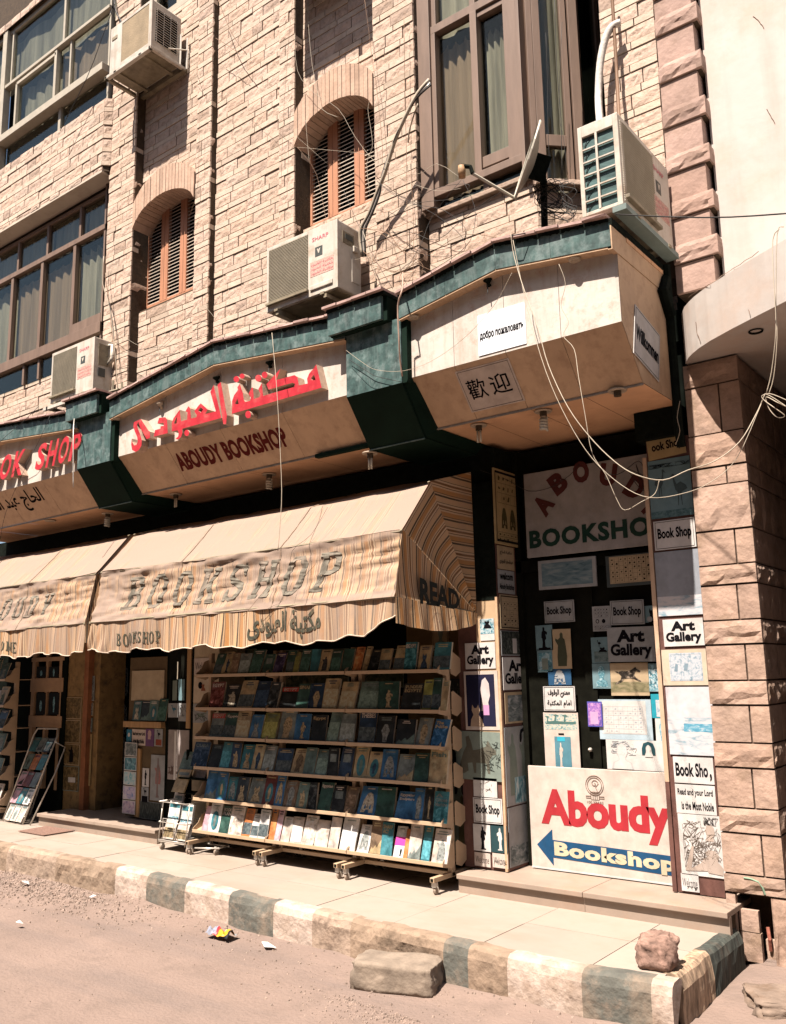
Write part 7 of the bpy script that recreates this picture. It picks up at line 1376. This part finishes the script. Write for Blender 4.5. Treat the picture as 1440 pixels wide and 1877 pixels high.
cable('thin dark wire trailing over the awning front', [(600, 930, 4.4), (570, 980, 4.28), (535, 1010, 4.22), (530, 1060, 4.22), (510, 1110, 4.18), (480, 1150, 4.18)], .0022, WIREB)
cable('short thin brown wire lying on the awning front', [(515, 1010, 4.2), (500, 1060, 4.2), (470, 1100, 4.2), (445, 1130, 4.2)], .0022, WIREBR)
cable('bent grey conduit hanging from the left air conditioner over the pier', [(200, 748, 4.8), (196, 760, 4.5), (192, 790, 4.25), (192, 850, 4.2), (193, 893, 4.2)][0:5] if False else [(140, 750, 4.6), (136, 765, 4.3), (134, 800, 4.22), (134, 850, 4.2), (134, 893, 4.2)], .009, CHROME)
cable('vertical pale cable down the green pier beside the right bay', [(738, 500, 4.7), (737, 530, 4.26), (729, 560, 4.25), (731, 620, 4.26), (733, 660, 4.3), (737, 690, 4.33)], .010, mat('dull_pink_cable', (.30, .20, .15), .7, .1, 9, 0))
cable('thin pale wire slung across the green pier', [(634, 642, 4.3), (665, 665, 4.28), (690, 678, 4.3), (738, 680, 4.32), (790, 662, 4.3), (850, 620, 4.3), (905, 560, 4.25), (938, 500, 4.2)], .0025, WIREW, sm=4)
cable('thin black wire slung across the green pier', [(641, 660, 4.34), (675, 682, 4.34), (690, 690, 4.34), (735, 700, 4.34)], .0035, WIREB)
R_ = random.Random(77)
WL = ['black wire rising from the large air conditioner to the dish', 'brown wire sagging from the large air conditioner towards the right roof', 'short brown wire down the wall right of the large air conditioner', 'black wire from the dish receiver slanting down to the canopy',
 'black wire looping down from the dish receiver to the canopy edge', 'pale wire from the dish receiver across the middle shuttered window', 'fine brown wire falling over the middle shutters', 'pale wire from the top crossing the middle arch to the dish receiver',
 'brown wire hanging from the top right of the middle recess', 'pale wire hanging down the left side of the middle recess', 'kinked pale wire over the right of the middle arch', 'short pale wire over the left of the middle arch',
 'thick brown wire curling down from the top edge on the plain wall', 'short brown wire branching off the curling one on the plain wall', 'fine brown wire straight down the edge left of the middle recess', 'brown wire straight down the pier left of the bay window',
 'short brown wire on the pier above the dark green pier cap', 'thick pale wire bundle strand beside the lower left window', 'brown bundle strand beside the lower left window', 'black bundle strand beside the lower left window',
 'long black wire above the middle canopy bay', 'pale wire sagging under the left shuttered window', 'brown wire tied under the left shuttered window', 'second black wire low above the middle canopy bay',
 'pale wire tail behind the top left air conditioner', 'second pale wire tail behind the top left air conditioner', 'thin black wire down the narrow bay window pane', 'thicker black wire down the bay window corner', 'thin black wire right of the bay window corner',
 'fine brown wire down the pier right of the left recess', 'very fine pale wire slanting over the plain wall', 'black wire from the middle shutters down behind the air conditioner', 'pale wire level behind the large air conditioner', 'short pale wire at the back of the large air conditioner']
for i, (pts, r_, m_) in enumerate((
 ([(660, 445), (700, 430), (750, 425), (800, 440), (850, 400), (905, 360), (960, 330)], .005, WIREB), ([(665, 460), (720, 500), (780, 470), (850, 430), (930, 440)], .0045, WIREBR), ([(700, 380), (720, 440), (760, 480), (800, 500)], .0035, WIREBR),
 ([(845, 330), (820, 360), (790, 400), (770, 450), (740, 500)], .0035, WIREB), ([(848, 330), (870, 380), (866, 430), (845, 460), (800, 490), (770, 505)], .0045, WIREB), ([(846, 328), (800, 300), (760, 320), (680, 285), (600, 275), (545, 270)], .0035, WIREW),
 ([(545, 270), (580, 320), (600, 420)], .003, WIREBR), ([(540, 60), (545, 130), (575, 170), (620, 200), (650, 250), (690, 300), (740, 330), (800, 350), (845, 345)], .0035, WIREW), ([(668, 0), (676, 60), (682, 110), (690, 160), (700, 260), (700, 300)], .004, WIREBR),
 ([(563, 0), (566, 60), (572, 120), (580, 160), (590, 200), (620, 215)], .0045, WIREW), ([(680, 178), (674, 200), (680, 240), (682, 270), (672, 300), (678, 360)], .004, WIREW), ([(560, 220), (563, 260), (567, 300)], .004, WIREW),
 ([(400, 0), (415, 40), (430, 70), (452, 100)], .007, WIREBR), ([(395, 70), (420, 85), (440, 100)], .005, WIREBR), ([(536, 0), (530, 60), (520, 200), (515, 330)], .003, WIREBR),
 ([(740, 30), (742, 180), (745, 300), (746, 450)], .0045, WIREBR), ([(752, 300), (758, 420), (756, 520)], .0045, WIREBR), ([(190, 470), (188, 520), (200, 560), (210, 640), (216, 720)], .010, WIREW), ([(194, 470), (192, 500), (198, 545), (204, 600), (213, 700)], .008, WIREBR), ([(196, 540), (206, 590), (209, 640)], .008, WIREB),
 ([(192, 655), (260, 640), (330, 630), (420, 600), (530, 590)], .004, WIREB), ([(200, 600), (230, 620), (290, 640), (360, 560), (395, 586)], .0035, WIREW), ([(270, 650), (320, 620), (355, 560)], .003, WIREBR), ([(190, 662), (300, 650), (400, 640), (490, 622)], .003, WIREB),
 ([(345, 90), (352, 110), (362, 140)], .004, WIREW), ([(345, 90), (348, 120), (366, 148)], .003, WIREW), ([(1000, 60), (1003, 150), (1004, 230), (1008, 330)], .004, WIREB), ([(1016, 0), (1020, 120), (1028, 220), (1030, 330)], .006, WIREB), ([(1030, 40), (1024, 200), (1032, 250), (1040, 320)], .004, WIREB),
 ([(365, 200), (362, 340), (345, 400)], .003, WIREBR), ([(440, 160), (520, 230), (600, 300)], .002, WIREW), ([(630, 350), (660, 420), (690, 480), (720, 530)], .004, WIREB), ([(600, 470), (640, 478), (700, 460), (730, 440)], .003, WIREW), ([(660, 410), (680, 470), (690, 520)], .006, WIREW))):
    desc = ['black', 'brown', 'pale'][[WIREB, WIREBR, WIREW].index(m_)]; nm = ['far left', 'left', 'middle', 'right of middle', 'right'][min(4, int(pts[0][0]/240))]
    yy_ = 4.98 if pts[0][0] > 790 and pts[0][0] < 900 else 5.12
    if pts[0][0] > 990: yy_ = 5.2
    cable(WL[i], [(x, y, yy_-(.10 if (x > 640 and y > 420) else 0)) for x, y in pts], r_*.8, m_, grp='loose wires on the stone wall')
cable('coiled black cable hanging beside the dish mount', [(1005+22*math.cos(a*.8)+R_.uniform(-7, 7), 356+24*math.sin(a*.8)+R_.uniform(-7, 7), 4.85) for a in range(44)], .0045, WIREB, sm=3)
cable('loose dark tangle of cable ends right of the dish mount', [(1018+34*math.sin(a*1.13)+R_.uniform(-12, 12), 366+30*math.cos(a*.77)+R_.uniform(-9, 9), 4.82) for a in range(46)], .0045, WIREB, sm=3)
cable('brown tangle of wire loops above the dark green pier cap', [(722+48*math.sin(a*.91)+R_.uniform(-14, 14), 462+34*math.cos(a*.63)+R_.uniform(-10, 10), 4.95) for a in range(26)], .0035, WIREBR, sm=4)
cable('black tangle of wire loops between the large air conditioner and the bay window', [(770+75*math.sin(a*.83)+R_.uniform(-16, 16), 400+62*math.cos(a*.57)+R_.uniform(-14, 14), 5.0) for a in range(22)], .0032, WIREB, sm=4)
cable('black cable running along the canopy edge from the dish', [(998, 380, 4.8), (1020, 395, 4.7), (1040, 412, 4.6), (960, 428, 4.3), (935, 432, 4.27)], .006, WIREB)
cable('thin black wire at the far left in front of the canopy', [(70, 745, 4.3), (40, 775, 4.2), (10, 800, 4.2), (-20, 830, 4.2)], .004, WIREB)
cable('thin black wire crossing the letters at far left', [(92, 760, 4.25), (75, 800, 4.2), (40, 870, 4.2), (10, 940, 4.2), (0, 990, 4.2)], .003, WIREB)
cable('pair of dark lines slanting over the upper left window', [(213, 0, 5.0), (190, 60, 5.0), (160, 140, 5.0), (110, 240, 5.0)], .007, WIREB)
cable('black drain hose behind the top left air conditioner', [(208, -10, 5.15), (212, 20, 5.15), (224, 45, 5.15), (228, 80, 5.12)], .016, WIREB)
cable('white stub of wire under the right end of the canopy', [(1246, 735, 5.0), (1241, 765, 5.0), (1246, 790, 5.0), (1238, 815, 5.05)], .004, WIREW)
# ================================================================ ROCKS AND LITTER
def rock(lab, c, sx_, sy_, sz_, seed, rotz, m, sub=4, am=.10, name='rock', bev=.07):
    bm = bmesh.new(); bmesh.ops.create_cube(bm, size=1); bmesh.ops.bevel(bm, geom=bm.edges[:], offset=bev, segments=1, affect='EDGES'); bmesh.ops.subdivide_edges(bm, edges=bm.edges[:], cuts=7, use_grid_fill=True); bmesh.ops.triangulate(bm, faces=[f for f in bm.faces if len(f.verts) > 4])
    for v in bm.verts:
        p = v.co.copy(); n_ = p.normalized(); d = am*(noise.noise(p*2.1+Vector((seed, 0, 0)))+.45*noise.noise(p*5.5+Vector((seed, 3, 0)))+.38*noise.noise(p*13+Vector((seed, 9, 0)))+.25*noise.noise(p*29))
        p += n_*d; v.co = Vector((p.x*sx_, p.y*sy_, max(p.z, -.46)*sz_))
    me = bpy.data.meshes.new(name); bm.to_mesh(me); bm.free(); me.materials.append(m)
    for p in me.polygons: p.use_smooth = True
    o = link(name, me); o.rotation_euler = (0, 0, rotz); o.location = c; return tag(o, lab, 'rock')
RK = mat('rock_stone', (.20, .135, .10), .95, .25, 9, .9, 24, stain=(.07, .05, .04), ss=7, samt=.6)
rock('large flat worn stone block lying on the road against the kerb', (-3.07, 3.93, .07), .44, .24, .145, 3, R(16), mat('block_stone', (.185, .145, .11), .95, .2, 8, .8, 24, stain=(.08, .06, .045), ss=6, samt=.5), am=.055)
rock('rough brown boulder sitting on the corner of the pavement', (-1.81, 4.31, SZ+.070), .175, .17, .15, 8, R(10), mat('boulder_stone', (.21, .13, .10), .95, .35, 18, 1., 30, stain=(.06, .035, .025), ss=16, samt=.8), am=.13, bev=.2)
lt = thing('litter_packet', 'crumpled red yellow and black crisp packet on the road by the kerb', 'litter', (-4.48, 3.97, .03))
rr = random.Random(2); nx_, ny_ = 12, 7; V = [Vector((-4.585+.20*i/nx_, 3.93+.10*j/ny_, .025+.040*abs(math.sin(i*.5+j*.7))*math.sin(math.pi*(j+.5)/(ny_+1))+rr.uniform(0, .016))) for j in range(ny_+1) for i in range(nx_+1)]
for mi, (i0, i1, m_) in enumerate(((0, 4, mat('foil_silver', (.35, .36, .42), .25, .2, 30, 0, metal=.5)), (4, 6, mat('packet_red', (.42, .03, .03), .4, .1, 30, 0)), (6, 10, mat('packet_yellow', (.50, .25, .02), .4, .1, 30, 0)), (10, 12, mat('packet_black', (.01, .01, .012), .4, .1, 30, 0)))):
    b = MB(); k_ = i1-i0+1; b.add([V[j*(nx_+1)+i] for j in range(ny_+1) for i in range(i0, i1+1)], [(j*k_+i, j*k_+i+1, (j+1)*k_+i+1, (j+1)*k_+i) for j in range(ny_) for i in range(k_-1)]); b.build('foil', m_, lt)
for i, (px, py, w_) in enumerate(((490, 1733, .07), (170, 1645, .04), (47, 1620, .06), (35, 1692, .04), (1225, 1870, .05))):
    p = onz(px, py, .03); a = rr.uniform(0, 3); o = MB().add([p+Vector((math.cos(a+k*1.57)*w_*rr.uniform(.5, 1), math.sin(a+k*1.57)*w_*.5, rr.uniform(-.004, .022))) for k in range(4)]+[p+Vector((0, 0, .02))], [(0, 1, 4), (1, 2, 4), (2, 3, 4), (3, 0, 4)]).build('paper_scrap', W_)
    tag(o, ['torn white paper scrap on the road right of the crisp packet', 'small pale scrap on the gravel below the first white kerb stone', 'pale scrap on the gravel at far left under the bare kerb', 'small pale scrap on the open road at far left', 'pale scrap at the foot of the corner kerb stone'][i], 'litter')
# broken slab on the ground at the right edge
p = onz(1425, 1830, .05); rock('broken concrete slab on the ground at the right bottom edge', (p.x+.05, p.y, .04), .35, .3, .08, 15, R(30), CONC, am=.12, name='broken_slab')
